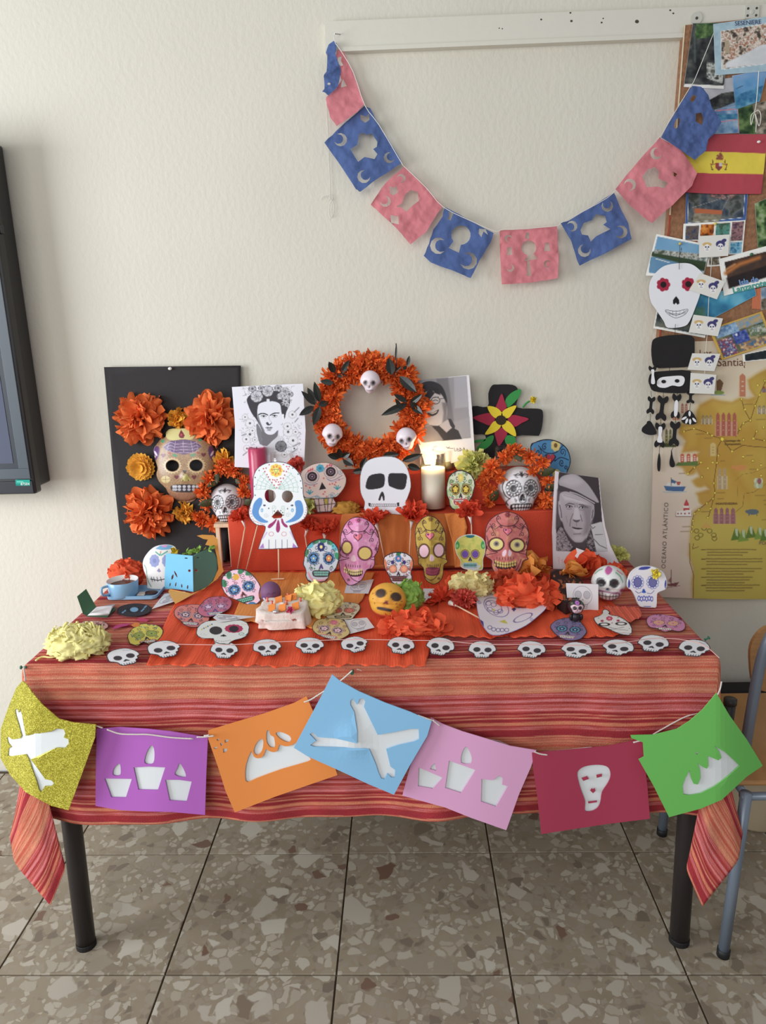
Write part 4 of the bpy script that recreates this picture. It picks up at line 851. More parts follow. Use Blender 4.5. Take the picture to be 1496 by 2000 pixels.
# ================================================================ chair and bucket at the right
def build_chair():
    t0=flatp(0).at(1412,1866);t=empty('school_chair',(t0.x+.2,t0.y+.2,0),'school chair with wooden seat and back on grey steel legs, beside table','chair')
    wd_=mat('varnished_beech',(172,120,66),.35,var=.12,vscale=30,spec=.5,stretch=(1,.15,6));gm=mat('grey_steel',(116,130,148),.35,spec=.6,metal=.3);bk=mat('black_cap',(26,26,28),.5)
    zs=.45;x0,y0=t0.x,t0.y;x1,y1=x0+.42,y0+.42
    MB().box((x0-.005,y0+.02,zs-.012),(x1,y1,zs),bev=.005).build('seat',wd_,t)
    for (x,y)in ((x0,y0),(x1,y0),(x0,y1),(x1-.02,y1)):
        l=MB().tube([(x,y,.006),(x+.012,y,zs-.013)],.0125,16).build('leg',gm,t,smooth=True);MB().tube([(x,y,0),(x+.0004,y,.02)],.0145,16).build('foot_cap',bk,l,smooth=True)
    MB().tube([(x0+.012,y0,zs-.022),(x0+.012,y1,zs-.022)],.009,10).tube([(x0,y1,zs-.022),(x1,y1,zs-.022)],.009,10).tube([(x0,y0,zs-.022),(x1,y0,zs-.022)],.009,10).build('seat_frame',gm,t,smooth=True)
    pb=Pl((0,y0+.16,0),(0,-1,.0))
    MB().tube([Vector(v)for v in pb.arr(smooth([(1450,1500),(1458,1445),(1476,1340),(1492,1272),(1520,1215),(1545,1180)],4,closed=False))],.0125,14).build('back_upright',gm,t,smooth=True)
    q=smooth([(1466,1300),(1467,1262),(1482,1236),(1506,1222),(1580,1214),(1650,1210),(1650,1340),(1540,1350),(1500,1352),(1473,1338)],3)
    sheet('backrest',q,Pl((0,y0+.185,0),(0,-1,.12)),None,t,step=12,thick=.012,m=wd_)
    c=pb.at(1447,1400);MB().tube([c+Vector((-.004,.06,-.09)),c+Vector((0,.06,.0))],.014,14).tube([c+Vector((0,.06,.0)),c+Vector((0,.06,.014))],.0155,14).build('capped_stub',mat('dark_steel',(58,56,54),.4),t,smooth=True)
    # bucket on the floor behind the chair leg
    b=flatp(0).at(1466,1590);bt=empty('bucket',b,'beige waste bucket with black rim on the floor behind the chair','bucket')
    MB().lathe(b,[(0,.002),(.085,.002),(.09,.01),(.105,.20),(.101,.20),(.086,.014),(0,.012)],32).build('body',mat('beige_plastic',(176,158,128),.5),bt,smooth=True)
    MB().lathe(b,[(.101,.195),(.110,.197),(.111,.215),(.102,.217),(.099,.205),(.101,.195)],32).build('rim',bk,bt,smooth=True)
    a,b2=wallp(.05).at(1405,1348),wallp(.05).at(1470,1326)
    bx=empty('black_box',((a.x+b2.x)/2,-.045,0),'tall flat black case standing against wall behind the chair','case')
    MB().box((a.x-.12,-.075,.001),(b2.x+.12,-.02,a.z+.015),bev=.008).build('case_body',mat('matte_black',(34,30,30),.7),bx)
build_chair()
# ================================================================ the altar: fabric covered steps, papers, flowers
ZT=TT+.0015
def petal(mb,c,d,L,w,curl=.3,cup=.3,tip=.6,ruf=.12,r=rnd,col=None,nu=3,nv=4,sd=None):
    c,d=Vector(c),Vector(d).normalized();s_=Vector((r.uniform(-1,1),r.uniform(-1,1),r.uniform(-1,1)))if sd is None else Vector(sd)
    s_=(s_-d*s_.dot(d)).normalized();n=d.cross(s_);V=[]
    for j in range(nv+1):
        t=j/nv;wt=w*(.25+.75*math.sin(math.pi*min(1,t*.62+.02)))*(1 if t<.99 else tip)
        for i in range(nu+1):
            u=2*i/nu-1;rf=ruf*L*t*r.uniform(-1,1)
            V.append(c+d*(L*t*(1-.12*u*u*t))+s_*(u*wt)+n*(curl*L*t*t+cup*w*u*u*t+rf)+d*(rf*.5))
    k=nu+1;return mb.add([v[:]for v in V],[(j*k+i,j*k+i+1,(j+1)*k+i+1,(j+1)*k+i)for j in range(nv)for i in range(nu)],col)
def axdirs(axis,n,maxdeg,r):
    axis=Vector(axis).normalized();u=axis.orthogonal().normalized();w=axis.cross(u);out=[]
    for i in range(n):
        z=1-(1-math.cos(math.radians(maxdeg)))*(i+.5)/n;ph=i*2.39996+r.uniform(-.25,.25);q=math.sqrt(max(0,1-z*z))
        out.append((axis*z+(u*math.cos(ph)+w*math.sin(ph))*q,math.degrees(math.acos(z))))
    return out
def pom(mb,c,axis,R,n=60,w=.3,maxdeg=95,curl=.15,cup=.3,ruf=.12,r=rnd,lo=.75,hi=1.05,nu=2,nv=3,tip=.6,core=.05):
    c=Vector(c)
    for d,a in axdirs(axis,n,maxdeg,r):
        L=R*r.uniform(lo,hi)*(.72+.28*min(1,a/70));petal(mb,c+d*R*core,d+Vector((r.uniform(-.12,.12),r.uniform(-.12,.12),r.uniform(-.12,.12))),L,R*w*r.uniform(.8,1.2),curl*r.uniform(-.4,1.4),cup,tip,ruf,r,None,nu,nv)
    return mb
def tissue(name,c):return mat(name,c,.8,var=.08,vscale=60,transl=.18,spec=.15)
ORG=tissue('orange_tissue',(250,120,56));RORG=tissue('red_orange_tissue',(248,92,52));YOR=tissue('amber_tissue',(252,180,56));YEL=tissue('lemon_tissue',(252,242,158));PALE=tissue('cream_tissue',(242,226,156));LIME=tissue('green_tissue',(150,196,84));LGRN=tissue('pale_green_tissue',(216,216,124));SORG=tissue('soft_orange_tissue',(246,160,70))
def bloom(name,px,py,plane,rad_px,mt,label,n=60,axis=None,cat='paper flower',up=0,**k):
    c=plane.at(px,py);R=rad_px*mpp(c)
    ax=axis or (CP-c).normalized()+Vector((0,0,.2))
    mb=pom(MB(),c,ax,R,n,**k)
    o=mb.build(name,mt,None,smooth=True);return setp(o,label,cat)
def crumple(mb,c,rx,ry,rz,amp=.25,seed=0,n=44,m=26,sc=2.2,floor=None,col=None):
    c=Vector(c);V=[]
    for i in range(m+1):
        t=math.pi*i/m-math.pi/2
        for j in range(n):
            a=2*math.pi*j/n;u=Vector((math.cos(t)*math.cos(a),math.cos(t)*math.sin(a),math.sin(t)))
            f=1-amp*(abs(noise.noise(u*sc+Vector((seed,0,0))))*2.2+.8*abs(noise.noise(u*sc*2.4+Vector((0,seed,3)))))+amp*.6
            v=c+Vector((u.x*rx*f,u.y*ry*f,u.z*rz*f))
            if floor is not None:v.z=max(v.z,floor)
            V.append(v[:])
    return mb.add(V,[(i*n+j,i*n+(j+1)%n,(i+1)*n+(j+1)%n,(i+1)*n+j)for i in range(m)for j in range(n)],col)
def leaf(mb,c,d,L,w,n,bend=.2,k=6):
    c,d,n=Vector(c),Vector(d).normalized(),Vector(n);s_=d.cross(n).normalized();n=s_.cross(d);V=[]
    for j in range(k+1):
        t=j/k;wt=w*math.sin(math.pi*t**.85)**.8 if 0<t<1 else 0;p=c+d*L*t+n*(bend*L*t*t)
        V+=[(p-s_*wt+n*wt*.25)[:],p[:],(p+s_*wt+n*wt*.25)[:]]
    return mb.add(V,[q for j in range(k)for q in ((3*j,3*j+1,3*j+4,3*j+3),(3*j+1,3*j+2,3*j+5,3*j+4))])

# ---- steps
_f=flatp(ZT).at(775,1113);BY=_f.y;_bp=Pl((0,BY,0),(0,-1,0))
BXL,BXR,BZ=_bp.at(452,1110).x,_bp.at(1082,1110).x,_bp.at(775,1003).z
UY=-.088;_up=Pl((0,UY,0),(0,-1,0));UXL,UXR,UZ=_up.at(592,960).x,_up.at(1064,960).x,_up.at(900,922).z
def soft_box(name,a,b,m,label,amp=.0025,cuts=26,drape=0):
    bm=bmesh.new();bmesh.ops.create_cube(bm,size=1);bmesh.ops.subdivide_edges(bm,edges=bm.edges[:],cuts=cuts,use_grid_fill=True)
    a,b=Vector(a),Vector(b);c=(a+b)/2;d=b-a;V=[]
    for v in bm.verts:
        n=v.co.copy();p=Vector((c.x+n.x*d.x,c.y+n.y*d.y,c.z+n.z*d.z));e=max(0,(abs(n.x)-.47)/.03)
        k=noise.noise(Vector((p.x*14,p.y*14,p.z*5)))*amp*2
        if n.z<.49 and n.z>-.49:p.y+=k*1.5;p.x+=k*.4
        if n.z>.49:p.z-=abs(k)*.4
        V.append(p[:])
    bm.verts.index_update();Fc=[[v.index for v in f.verts]for f in bm.faces];bm.free()
    o=obj(name,V,Fc,m,smooth=True);md=o.modifiers.new('soft','BEVEL');md.width=.004;md.segments=2;md.limit_method='ANGLE';md.angle_limit=math.radians(60);return setp(o,label,'step box')
REDC=mat('red_cloth',(214,64,36),.85,bump=.3,bscale=300,var=.05,vscale=12)
soft_box('fabric_step',(BXL,BY,ZT+.001),(BXR,-.012,BZ),REDC,'long low box covered in red-orange fabric at the back of table')
soft_box('fabric_step',(UXL,UY,BZ+.0006),(UXR,-.006,UZ),REDC,'upper smaller box covered in red fabric against the wall',cuts=18)

# ---- crepe paper sheets lying on the cloth
def crepe(name,outline,z,m,label,amp=.0011,freq=150,step=3,ang=0,cat='crepe paper',lift=0.0):
    o=np.asarray(outline,float);e=[]
    for k in range(len(o)):
        a,b=o[k],o[(k+1)%len(o)];n=max(1,int(np.hypot(*(b-a))/3));e+=[a+(b-a)*j/n for j in range(n)]
    P,Fc=cdt(np.array(e),(),step);V=flatp(z).arr(P);x=V[:,0]*math.cos(ang)+V[:,1]*math.sin(ang)
    h=amp*(np.sin(x*freq+2*np.sin(x*37))+.8*np.sin(x*freq*.37+1))+amp*1.8
    V[:,2]+=h;bo=np.arange(len(P))<len(e);V[bo,1]+=np.where(V[bo,1]<-.5,.004*np.sin(x[bo]*95)+.003*np.sin(x[bo]*230),0)
    return setp(obj(name,V,Fc.tolist(),m,smooth=True,solid=.0003),label,cat)
RC=mat('red_crepe',(240,78,38),.8,bump=.5,bscale=250,transl=.0,stretch=(1,.08,1),var=.05,vscale=9);OC=mat('orange_crepe',(240,142,62),.8,bump=.4,bscale=250,stretch=(1,.08,1))
crepe('crepe_sheet',[(287,1300),(420,1301),(560,1303),(700,1300),(830,1304),(838,1275),(850,1240),(930,1240),(900,1116),(470,1116),(440,1128),(345,1172),(330,1200),(305,1255)],ZT+.0006,RC,'large red-orange crepe sheet with frilled edge at table front')
crepe('crepe_sheet',[(852,1244),(960,1246),(1075,1245),(1170,1246),(1236,1240),(1222,1205),(1190,1170),(1130,1135),(1080,1117),(860,1117)],ZT+.0042,RC,'red-orange crepe sheet lying on the right half of table',step=3)
crepe('crepe_sheet',[(452,1214),(500,1216),(560,1226),(640,1228),(672,1210),(708,1172),(732,1118),(488,1118),(478,1150)],ZT+.0075,OC,'orange crepe sheet in the middle of the red one',amp=.0006)
crepe('crepe_square',[(1178,1184),(1248,1187),(1256,1206),(1236,1214),(1220,1216),(1190,1206)],ZT+.0085,mat('coral_crepe',(226,92,66),.8),'small ridged coral crepe square beside the painted skull',amp=.0012,freq=900,step=1.6)
def build_drape():
    o=MB()
    def strip(pts,wd,d,nm,lab,c):
        pl=Pl((0,BY-d,0),(0,-1,0));sheet_=sheet(nm,np.array(pts,float),pl,None,None,step=5,thick=.0006,m=c,dep=lambda P:-.004*(1+np.sin(P[:,0]*.14)*.8+.3*np.sin(P[:,0]*.31+P[:,1]*.02)))
        setp(sheet_,lab,'fabric')
    strip([(664,1020),(668,1004),(720,1001),(770,1002),(830,1001),(868,1003),(898,1050),(900,1100),(894,1108),(660,1110)],0,.004,'fabric_strip','brownish orange cloth hanging down the front of the fabric box',mat('amber_cloth',(206,112,48),.85,bump=.2,bscale=200))
    strip([(868,1003),(905,1002),(913,1030),(908,1050),(922,1068),(925,1108),(888,1108),(884,1060)],0,.009,'ribbon','yellow-orange ribbon falling beside the gold paper skull',OC)
build_drape()

# ---- wooden crate at the left of the steps
def build_crate():
    p=standp(450,1108,ZT,0);w=mat('pine_wood',(226,196,160),.6,var=.1,vscale=30,stretch=(6,1,1))
    a=p.at(420,1030);b=p.at(428,1102);z0,z1=ZT+.001,p.at(440,1023).z;x0=p.at(423,1060).x;x1=BXL-.0015;y0=p.p.y;y1=y0+.066
    t=empty('wooden_crate',((x0+x1)/2,(y0+y1)/2,z0),'small open pine crate frame standing left of the fabric box','crate')
    MB().box((x0-.003,y0-.003,z1-.011),(x1,y1,z1),bev=.001).build('top_board',w,t);s=.012
    for x,y in ((x0,y0),(x0,y1-s),(x1-s,y1-s),(x1-s,y0)):MB().box((x,y,z0),(x+s,y+s,z1-.0112),bev=.0008).build('corner_post',w,t)
    MB().box((x0+s+.001,y1-.006,z0),(x1-s-.001,y1-.003,z1-.012)).build('back_panel',mat('dark_felt',(70,26,26),.9),t)
    return z1
CZ=build_crate()

# ---- black board with pompoms and the gold mask
def build_board2():
    q=np.array([(203,717),(470,714),(466,940),(450,1010),(443,1098),(240,1098),(222,930)],float)
    pb=wallp(.004);dep=lambda P:-(.075*np.clip((P[:,1]-717)/380,0,1)**1.3+.012)
    t=empty('black_board',Vector((pb.at(340,1100).x,-.09,ZT)),'tall black card panel pinned to wall with orange paper flowers and mask','board')
    sheet('panel',q,pb,None,t,step=12,thick=.002,dep=dep,m=mat('black_card',(44,41,42),.85,bump=.15,bscale=300))
    MB().ball(Vector(pb.arr([(332,720)],dep(np.array([(332.,720.)]))-.006)[0]),.006,.005,.0045,12,8).build('pin_head',mat('white_plastic',(232,230,226),.3),t,smooth=True)
    def P_(x,y,e=.0):return Vector(pb.arr([(x,y)],dep(np.array([(float(x),float(y))]))-e)[0])
    r=random.Random(11);ax=Vector((0,-1,.12))
    base=[]
    for k in range(6):  # six petal shapes shared by all the big pompoms
        mb=MB();petal(mb,(0,0,0),(0,0,1),.058,.0165,.16,.35,.42 if k%2 else .7,.05,r,None,4,5,(1,0,0));me=bpy.data.meshes.new('petal');me.from_pydata(mb.V,[],mb.F);me.materials.append(ORG);me.polygons.foreach_set('use_smooth',np.ones(len(me.polygons),bool));base.append(me)
    for (x,y,R)in ((276,817,52),(413,817,52),(294,1000,51)):
        c=P_(x,y,.010);Rm=R*mpp(c)
        f=MB().ball(c,.012,.008,.012,12,8).build('pompom_core',ORG,t,smooth=True)
        for i,(d,a)in enumerate(axdirs(ax,74,96,r)):
            me=base[i%6];o=bpy.data.objects.new('petal',me);COL.objects.link(o);o.parent=f;L=Rm/.058*(.62+.42*min(1,a/75))*r.uniform(.88,1.08)
            q_=d.to_track_quat('Z','Y').to_matrix()@Matrix.Rotation(r.uniform(0,6.3),3,'Z');M=Matrix.LocRotScale(c-wl(f),q_,Vector((L*r.uniform(.8,1.15),L*.9,L)));o.matrix_local=M
    for (x,y,R,n,lab)in ((347,817,24,46,'ruffled amber tissue flower'),(361,1003,23,46,'ruffled amber tissue flower'),(440,900,26,30,None)):
        c=P_(x,y,.006);pom(MB(),c,ax,R*mpp(c),n,w=.34,maxdeg=88,ruf=.22,r=r).build('small_flower',YOR,t,smooth=True)
    for (x,y)in ((277,911),):
        c=P_(x,y,.004);mb=MB();R=29*mpp(c)
        for lay,(rr,h)in enumerate(((1,.002),(.86,.008),(.66,.014),(.42,.018))):
            n=22
            for i in range(n):
                a=2*math.pi*i/n+lay;d=Vector((math.cos(a),-.08-lay*.18,math.sin(a)));petal(mb,c+Vector((0,-h,0)),d,R*rr,R*.22,.1,.3,.8,.09,r,None,2,3,(-math.sin(a),0,math.cos(a)))
        mb.build('round_flower',YOR,t,smooth=True)
    # gold mask: raised half shell
    K=crop(300,740,7.693)
    out=smooth(K([(0,1060),(60,960),(110,900),(180,870),(185,800),(250,750),(400,742),(560,745),(660,830),(700,890),(800,950),(880,1000),(930,1080),(950,1180),(900,1340),(880,1390),(790,1450),(760,1600),(700,1680),(640,1800),(560,1850),(480,1862),(400,1840),(280,1790),(210,1700),(180,1640),(80,1540),(40,1430),(60,1340),(20,1200)]),3)
    ct=np.array([K([(465,1250)])[0][0],K([(465,1250)])[0][1]])
    gold=(154,120,84)
    eyes=[K(ring(282,1305,98,85,22)),K(ring(640,1300,98,85,22))]
    def mdep(P):
        d=np.hypot((P[:,0]-ct[0])/62,(P[:,1]-ct[1])/76);return dep(P)-.003-.040*np.sqrt(np.clip(1-d**2.4,0,1))-.007*np.exp(-(((P[:,0]-ct[0])/7)**2+((P[:,1]-K([(0,1480)])[0][1])/9)**2))
    def face(s):
        r_=np.random.RandomState(4);n=vn(s.P,1.1,3);s.C=s.C*(.82+.42*n[:,None]);s.mix(np.clip((s.P[:,1]-K([(0,1600)])[0][1])/20,0,1)*.35,(170,100,90))
        s.poly(smooth(K([(190,800),(250,752),(400,745),(560,748),(640,800),(610,870),(560,912),(430,905),(300,925),(215,905),(185,860)]),3),(206,196,126))
        s.poly(K([(412,765),(445,810),(468,850),(450,888),(418,893),(385,878),(378,840)]),(120,40,50));s.ell(*K([(415,840)])[0],2,2.4,(190,70,80))
        w=K([(150,1025),(240,935),(470,910),(640,940),(720,1010),(640,1085),(470,1140),(300,1110),(190,1070)]);s.poly(w,(88,60,104))
        for k in range(4):
            y0=950+k*45;s.line(smooth(K([(160+k*30,1010+k*20),(250,y0+5),(330,y0+30),(450,y0+22),(570,y0+28),(640,y0+5),(715-k*20,1005+k*15)]),3,False),.8,(196,170,200))
        for x1,x2 in ((240,190),(330,300),(440,450),(560,590),(640,680)):s.line(K([(x1,935),(x2,1100)]),.7,(196,170,200))
        for sx,x in ((-1,30),(1,880)):s.ell(*K([(x,1120)])[0],7,15,(92,56,110),rot=15*-sx);s.ell(*K([(x,1120)])[0],2,6,(220,206,220),rot=30*sx);s.ell(*K([(x+sx*20,1180)])[0],2,4,(206,190,160),rot=30)
        for x,y in ((145,1150),(750,1140),(345,1475),(610,1475)):s.heart(*K([(x,y)])[0],5,(112,44,52))
        for x,y in ((320,1150),(590,1145)):s.ell(*K([(x,y)])[0],5,2.4,(70,150,116),rot=15 if x<400 else -15)
        for x,y in ((140,935),(700,915)):s.ell(*K([(x,y)])[0],3.6,3,(60,150,110))
        for x,y in ((240,1115),(670,1110)):s.ell(*K([(x,y)])[0],3,2,(170,70,60))
        for c in ((282,1305),(640,1300)):
            x,y=K([c])[0];s.oring(x,y,15.2,13.4,1.6,(222,198,150));s.dots([(x+17.5*math.cos(a),y+15.5*math.sin(a))for a in np.linspace(0,6.28,20)],.8,(230,206,160))
        s.poly(K([(430,1370),(505,1375),(480,1415),(465,1420),(445,1400)]),(60,44,40));s.poly(K([(470,1430),(500,1430),(560,1520),(530,1540),(460,1535),(415,1530)]),(196,190,110));s.dots(K([(440,1525),(525,1525)]),1.2,(60,50,40))
        s.ell(*K([(180,1510)])[0],9,7,(206,184,124));s.line(K([(115,1515),(245,1505)]),.8,(130,100,70));s.line(K([(180,1460),(185,1565)]),.8,(130,100,70))
        s.poly(smooth(K([(255,1640),(290,1595),(480,1585),(700,1600),(720,1640),(680,1690),(480,1705),(300,1690)]),3),(56,50,54))
        for i,x in enumerate((298,330,388,460,532,600,655)):
            w_=3.4 if i else 2.4;s.ell(*K([(x,1618)])[0],w_,2.9,(196,196,202));s.ell(*K([(x,1663)])[0],w_,2.6,(178,178,186))
    mk=sheet('gold_mask',out,pb,face,t,step=1.0,thick=.0015,holes=eyes,dep=mdep,base=gold,m=m_gloss());mk['label']='gold skull mask with a purple web on the forehead'
build_board2()

# ---- printed portraits
def hatch(s,poly,n,col,w,seed,L=6):
    r=np.random.RandomState(seed);q=np.asarray(poly,float);lo,hi=q.min(0),q.max(0);P=r.uniform(lo,hi,(n*3,2));P=P[inpoly(P,q)][:n]
    for p in P:
        a=r.uniform(0,6.28);s.line([p,p+L*np.array([math.cos(a),math.sin(a)])*r.uniform(.4,1)],w,col,a=.8)
def build_portraits():
    # flower crowned woman, ink drawing
    K=crop(440,740,8.311)
    q=np.array([(453,756),(520,752),(592,749),(594,790),(597,840),(594,912),(530,916),(458,912),(459,830)],float);pl=Pl((0,-.085,0),(0,-1,0))
    def rose(s,x,y,r,c1=(196,196,204),c2=(96,96,104)):
        s.ell(x,y,r,r*.95,c2)
        for i in range(7):
            a=i*.9;s.ell(x+r*.5*math.cos(a),y+r*.5*math.sin(a),r*.46,r*.42,c1);s.oring(x+r*.5*math.cos(a),y+r*.5*math.sin(a),r*.46,r*.42,.5,c2)
        s.spiral(x,y,r*.5,.6,c2,2)
    def f1(s):
        g1,g2,dk=(150,150,158),(96,96,102),(62,60,66)
        s.mix(np.clip((s.P[:,0]-575)/30,0,1)*np.clip((s.P[:,1]-820)/60,0,1)*.25,(240,190,200))
        for pg,n in ((K([(270,560),(520,560),(560,1000),(280,1260),(260,900)]),60),(K([(900,720),(1240,700),(1230,1260),(900,1240)]),90),(K([(280,120),(1080,90),(1080,360),(320,400)]),120)):hatch(s,pg,n,g1,.8,n);hatch(s,pg,n//2,g2,.6,n+1,4)
        for x,y,r in ((400,720,9),(400,900,10),(440,840,6),(340,980,8),(320,620,6),(1090,580,8),(1020,860,10),(1010,770,8),(1100,1000,10),(1140,860,6),(350,1130,7),(480,990,5),(1120,1130,7),(960,1230,6)):
            s.flower(*K([(x,y)])[0],r,(226,226,232),6,.36);s.oring(*K([(x,y)])[0],r*.95,r*.9,.5,g1);s.ell(*K([(x,y)])[0],r*.25,r*.25,g2)
        for a,b in (((270,920),(340,895)),((1120,540),(1195,465)),((1130,700),(1180,640)),((290,1240),(350,1190)),((1100,1100),(1210,1040)),((1090,1190),(1160,1140))):s.line(K([a,b]),2.2,g1)
        # hair
        s.poly(smooth(K([(350,330),(420,250),(560,200),(760,190),(960,230),(1050,330),(1040,430),(990,540),(960,650),(915,560),(895,430),(850,385),(760,360),(715,372),(690,372),(640,370),(560,400),(528,450),(520,560),(530,660),(600,800),(620,900),(560,760),(490,640),(430,560),(375,440)]),3),dk)
        s.poly(K([(500,740),(530,730),(580,820),(600,880),(590,980),(640,1090),(560,1060),(540,1000),(510,880)]),(120,120,126))
        # neck, face
        s.poly(K([(590,820),(860,840),(850,940),(760,1010),(680,1095),(600,1080),(590,960)]),(112,110,116),soft=2);s.poly(K([(780,1010),(870,900),(900,960),(890,1030),(780,1180),(680,1250),(640,1180),(670,1095)]),(204,204,212),soft=1.5)
        s.poly(smooth(K([(528,470),(560,405),(650,376),(715,378),(800,372),(870,410),(900,520),(915,620),(890,700),(862,800),(800,885),(730,908),(660,885),(600,800),(550,690),(526,600)]),3),(226,228,238))
        s.poly(K([(672,325),(716,325),(722,380),(670,380)]),(226,228,238))
        s.poly(smooth(K([(530,560),(555,660),(600,770),(640,850),(600,830),(550,720),(525,640)]),2),(120,120,126),soft=1.5)
        s.poly(smooth(K([(536,575),(580,553),(640,556),(692,580),(690,596),(640,574),(580,572),(545,590)]),2),(44,44,50));s.poly(smooth(K([(722,588),(770,558),(820,545),(876,548),(874,560),(820,562),(770,576),(725,600)]),2),(44,44,50))
        for x,y,w in ((622,606,5.4),(800,600,5.2)):s.ell(*K([(x,y)])[0],w,1.7,(214,214,222));s.line(K([(x-45,y-4),(x,y-14),(x+42,y)]),1,(50,50,56));s.ell(*K([(x,y)])[0],1.9,1.7,(40,40,46));s.line(K([(x-35,y+24),(x+30,y+24)]),.7,g1)
        s.line(K([(706,600),(716,660),(745,700),(752,722)]),.8,(170,170,178));s.poly(smooth(K([(662,712),(690,700),(718,738),(752,710),(742,738),(705,758),(672,742)]),2),(70,70,78))
        s.poly(smooth(K([(640,792),(690,780),(712,786),(740,780),(778,792),(712,800)]),2),(96,96,104));s.poly(smooth(K([(665,800),(712,806),(760,800),(735,832),(700,838)]),2),(160,160,168));s.line(K([(670,842),(740,842)]),.8,(150,150,158))
        s.ell(*K([(938,590)])[0],1.8,2.6,(240,240,244));s.ell(*K([(940,630)])[0],1.8,3,(240,240,244))
        for x,y,r in ((440,160,8),(860,150,8),(960,200,10),(1040,250,8),(900,280,8),(980,330,8),(1000,420,5),(580,150,6)):s.ell(*K([(x,y)])[0],r,r*.8,(112,112,120));s.flower(*K([(x,y)])[0],r*.8,(176,176,184),5,.3,(96,96,104))
        hatch(s,K([(840,120),(1060,120),(1060,480),(900,420)]),60,(236,236,240),.8,7,5)
        rose(s,*K([(510,285)])[0],12.5);rose(s,*K([(688,200)])[0],11.5);rose(s,*K([(905,1095)])[0],11.5,(126,126,132),(70,70,76))
        s.poly(K([(810,1140),(860,1120),(850,1170)]),g2)
    o=sheet('portrait_print',q,pl,f1,None,step=.9,thick=.0004,base=(228,228,238),dep=lambda P:.0+.075*0-.02*np.clip((P[:,1]-750)/160,0,1));setp(o,'ink drawing print of a woman crowned with roses, behind the candles','print')
    # laughing woman with glasses
    K=crop(780,700,3.479)
    q=np.array([(806,744),(860,738),(916,732),(922,800),(928,895),(880,905),(830,908),(815,860)],float);pl=Pl((0,-.050,0),(0,-1,0))
    def f2(s):
        i=K([(80,150),(300,133),(455,120),(470,330),(485,540),(330,555),(160,572),(110,400)])
        s.poly(i,(150,150,156));s.poly(K([(250,136),(330,130),(370,420),(350,520),(300,400)]),(122,122,128),soft=4);s.poly(K([(370,126),(455,120),(470,330),(375,340)]),(168,168,176),soft=3);s.poly(K([(375,430),(475,400),(484,538),(400,545)]),(158,158,164),soft=5)
        s.poly(smooth(K([(120,210),(160,165),(220,155),(280,180),(310,230),(325,290),(320,330),(300,280),(280,240),(220,220),(170,235),(140,290),(120,340),(112,270)]),3),(58,58,64),soft=1.5)
        s.poly(smooth(K([(140,290),(165,235),(225,222),(285,245),(318,310),(325,370),(310,430),(270,460),(220,460),(180,425),(155,370)]),3),(196,194,198),soft=2)
        s.poly(K([(290,300),(325,300),(322,420),(290,450),(300,370)]),(128,126,132),soft=4);s.poly(K([(170,245),(210,205),(240,235),(190,300)]),(52,52,58),soft=1.5);s.poly(K([(215,195),(262,205),(280,250),(240,235)]),(52,52,58),soft=1.5)
        for x,y in ((178,302),(246,286)):s.oring(*K([(x,y)])[0],8.2,6.8,1.1,(44,44,48));s.line(K([(x-20,y+2),(x,y-4),(x+18,y+3)]),1.2,(60,58,62))
        s.line(K([(205,296),(220,292)]),1,(44,44,48));s.line(K([(272,276),(305,270)]),1,(44,44,48));s.line(K([(160,285),(195,280)]),1.4,(80,78,82));s.line(K([(225,268),(265,262)]),1.4,(80,78,82))
        s.poly(K([(195,310),(222,312),(232,338),(200,342)]),(176,174,178),soft=2);s.line(K([(196,342),(215,348),(234,338)]),1.2,(96,94,98));s.line(K([(175,350),(168,380)]),1,(140,138,142))
        s.poly(smooth(K([(190,368),(228,368),(268,345),(258,375),(228,392),(200,388)]),2),(70,62,66));s.poly(K([(198,370),(228,371),(260,354),(250,368),(225,378)]),(214,212,216))
        s.line(K([(210,455),(260,462),(300,440)]),1.6,(120,118,124));s.poly(K([(270,455),(320,420),(345,410),(360,470),(320,500)]),(180,178,184),soft=2)
        s.poly(K([(220,460),(270,458),(320,505),(360,470),(400,490),(425,548),(290,560)]),(58,58,64),soft=1.5);s.poly(K([(330,410),(350,410),(378,460),(372,490),(345,455)]),(60,60,66),soft=1.2)
        s.poly(K([(160,470),(215,458),(260,500),(300,556),(165,572)]),(132,132,138),soft=2)
        for ln in ([(225,625),(235,600),(255,598)],[(230,625),(228,650)],[(225,622),(245,618)],[(318,600),(330,612),(340,600)],[(330,608),(365,612)],[(372,608),(375,628),(385,630),(390,612)],[(395,610),(395,630),(408,628)],[(395,620),(406,618)],[(412,608),(412,630),(424,622),(412,608)],[(430,630),(438,606),(448,628)],[(434,620),(446,620)]):s.line(K(ln),.8,(44,44,60))
    o=sheet('portrait_print',q,pl,f2,None,step=.9,thick=.0004,base=(226,226,232),dep=lambda P:-.02*np.clip((P[:,1]-740)/160,0,1));setp(o,'black and white photo print of a laughing person with round glasses','print')
    # man in a flat cap
    K=crop(1060,900,8.311)
    q=np.array([(1084,920),(1125,927),(1170,933),(1175,985),(1182,1028),(1192,1065),(1213,1107),(1198,1109),(1180,1104),(1120,1114),(1080,1111),(1078,1040),(1081,970)],float)
    pl=standp(1090,1112,ZT+.006,5)
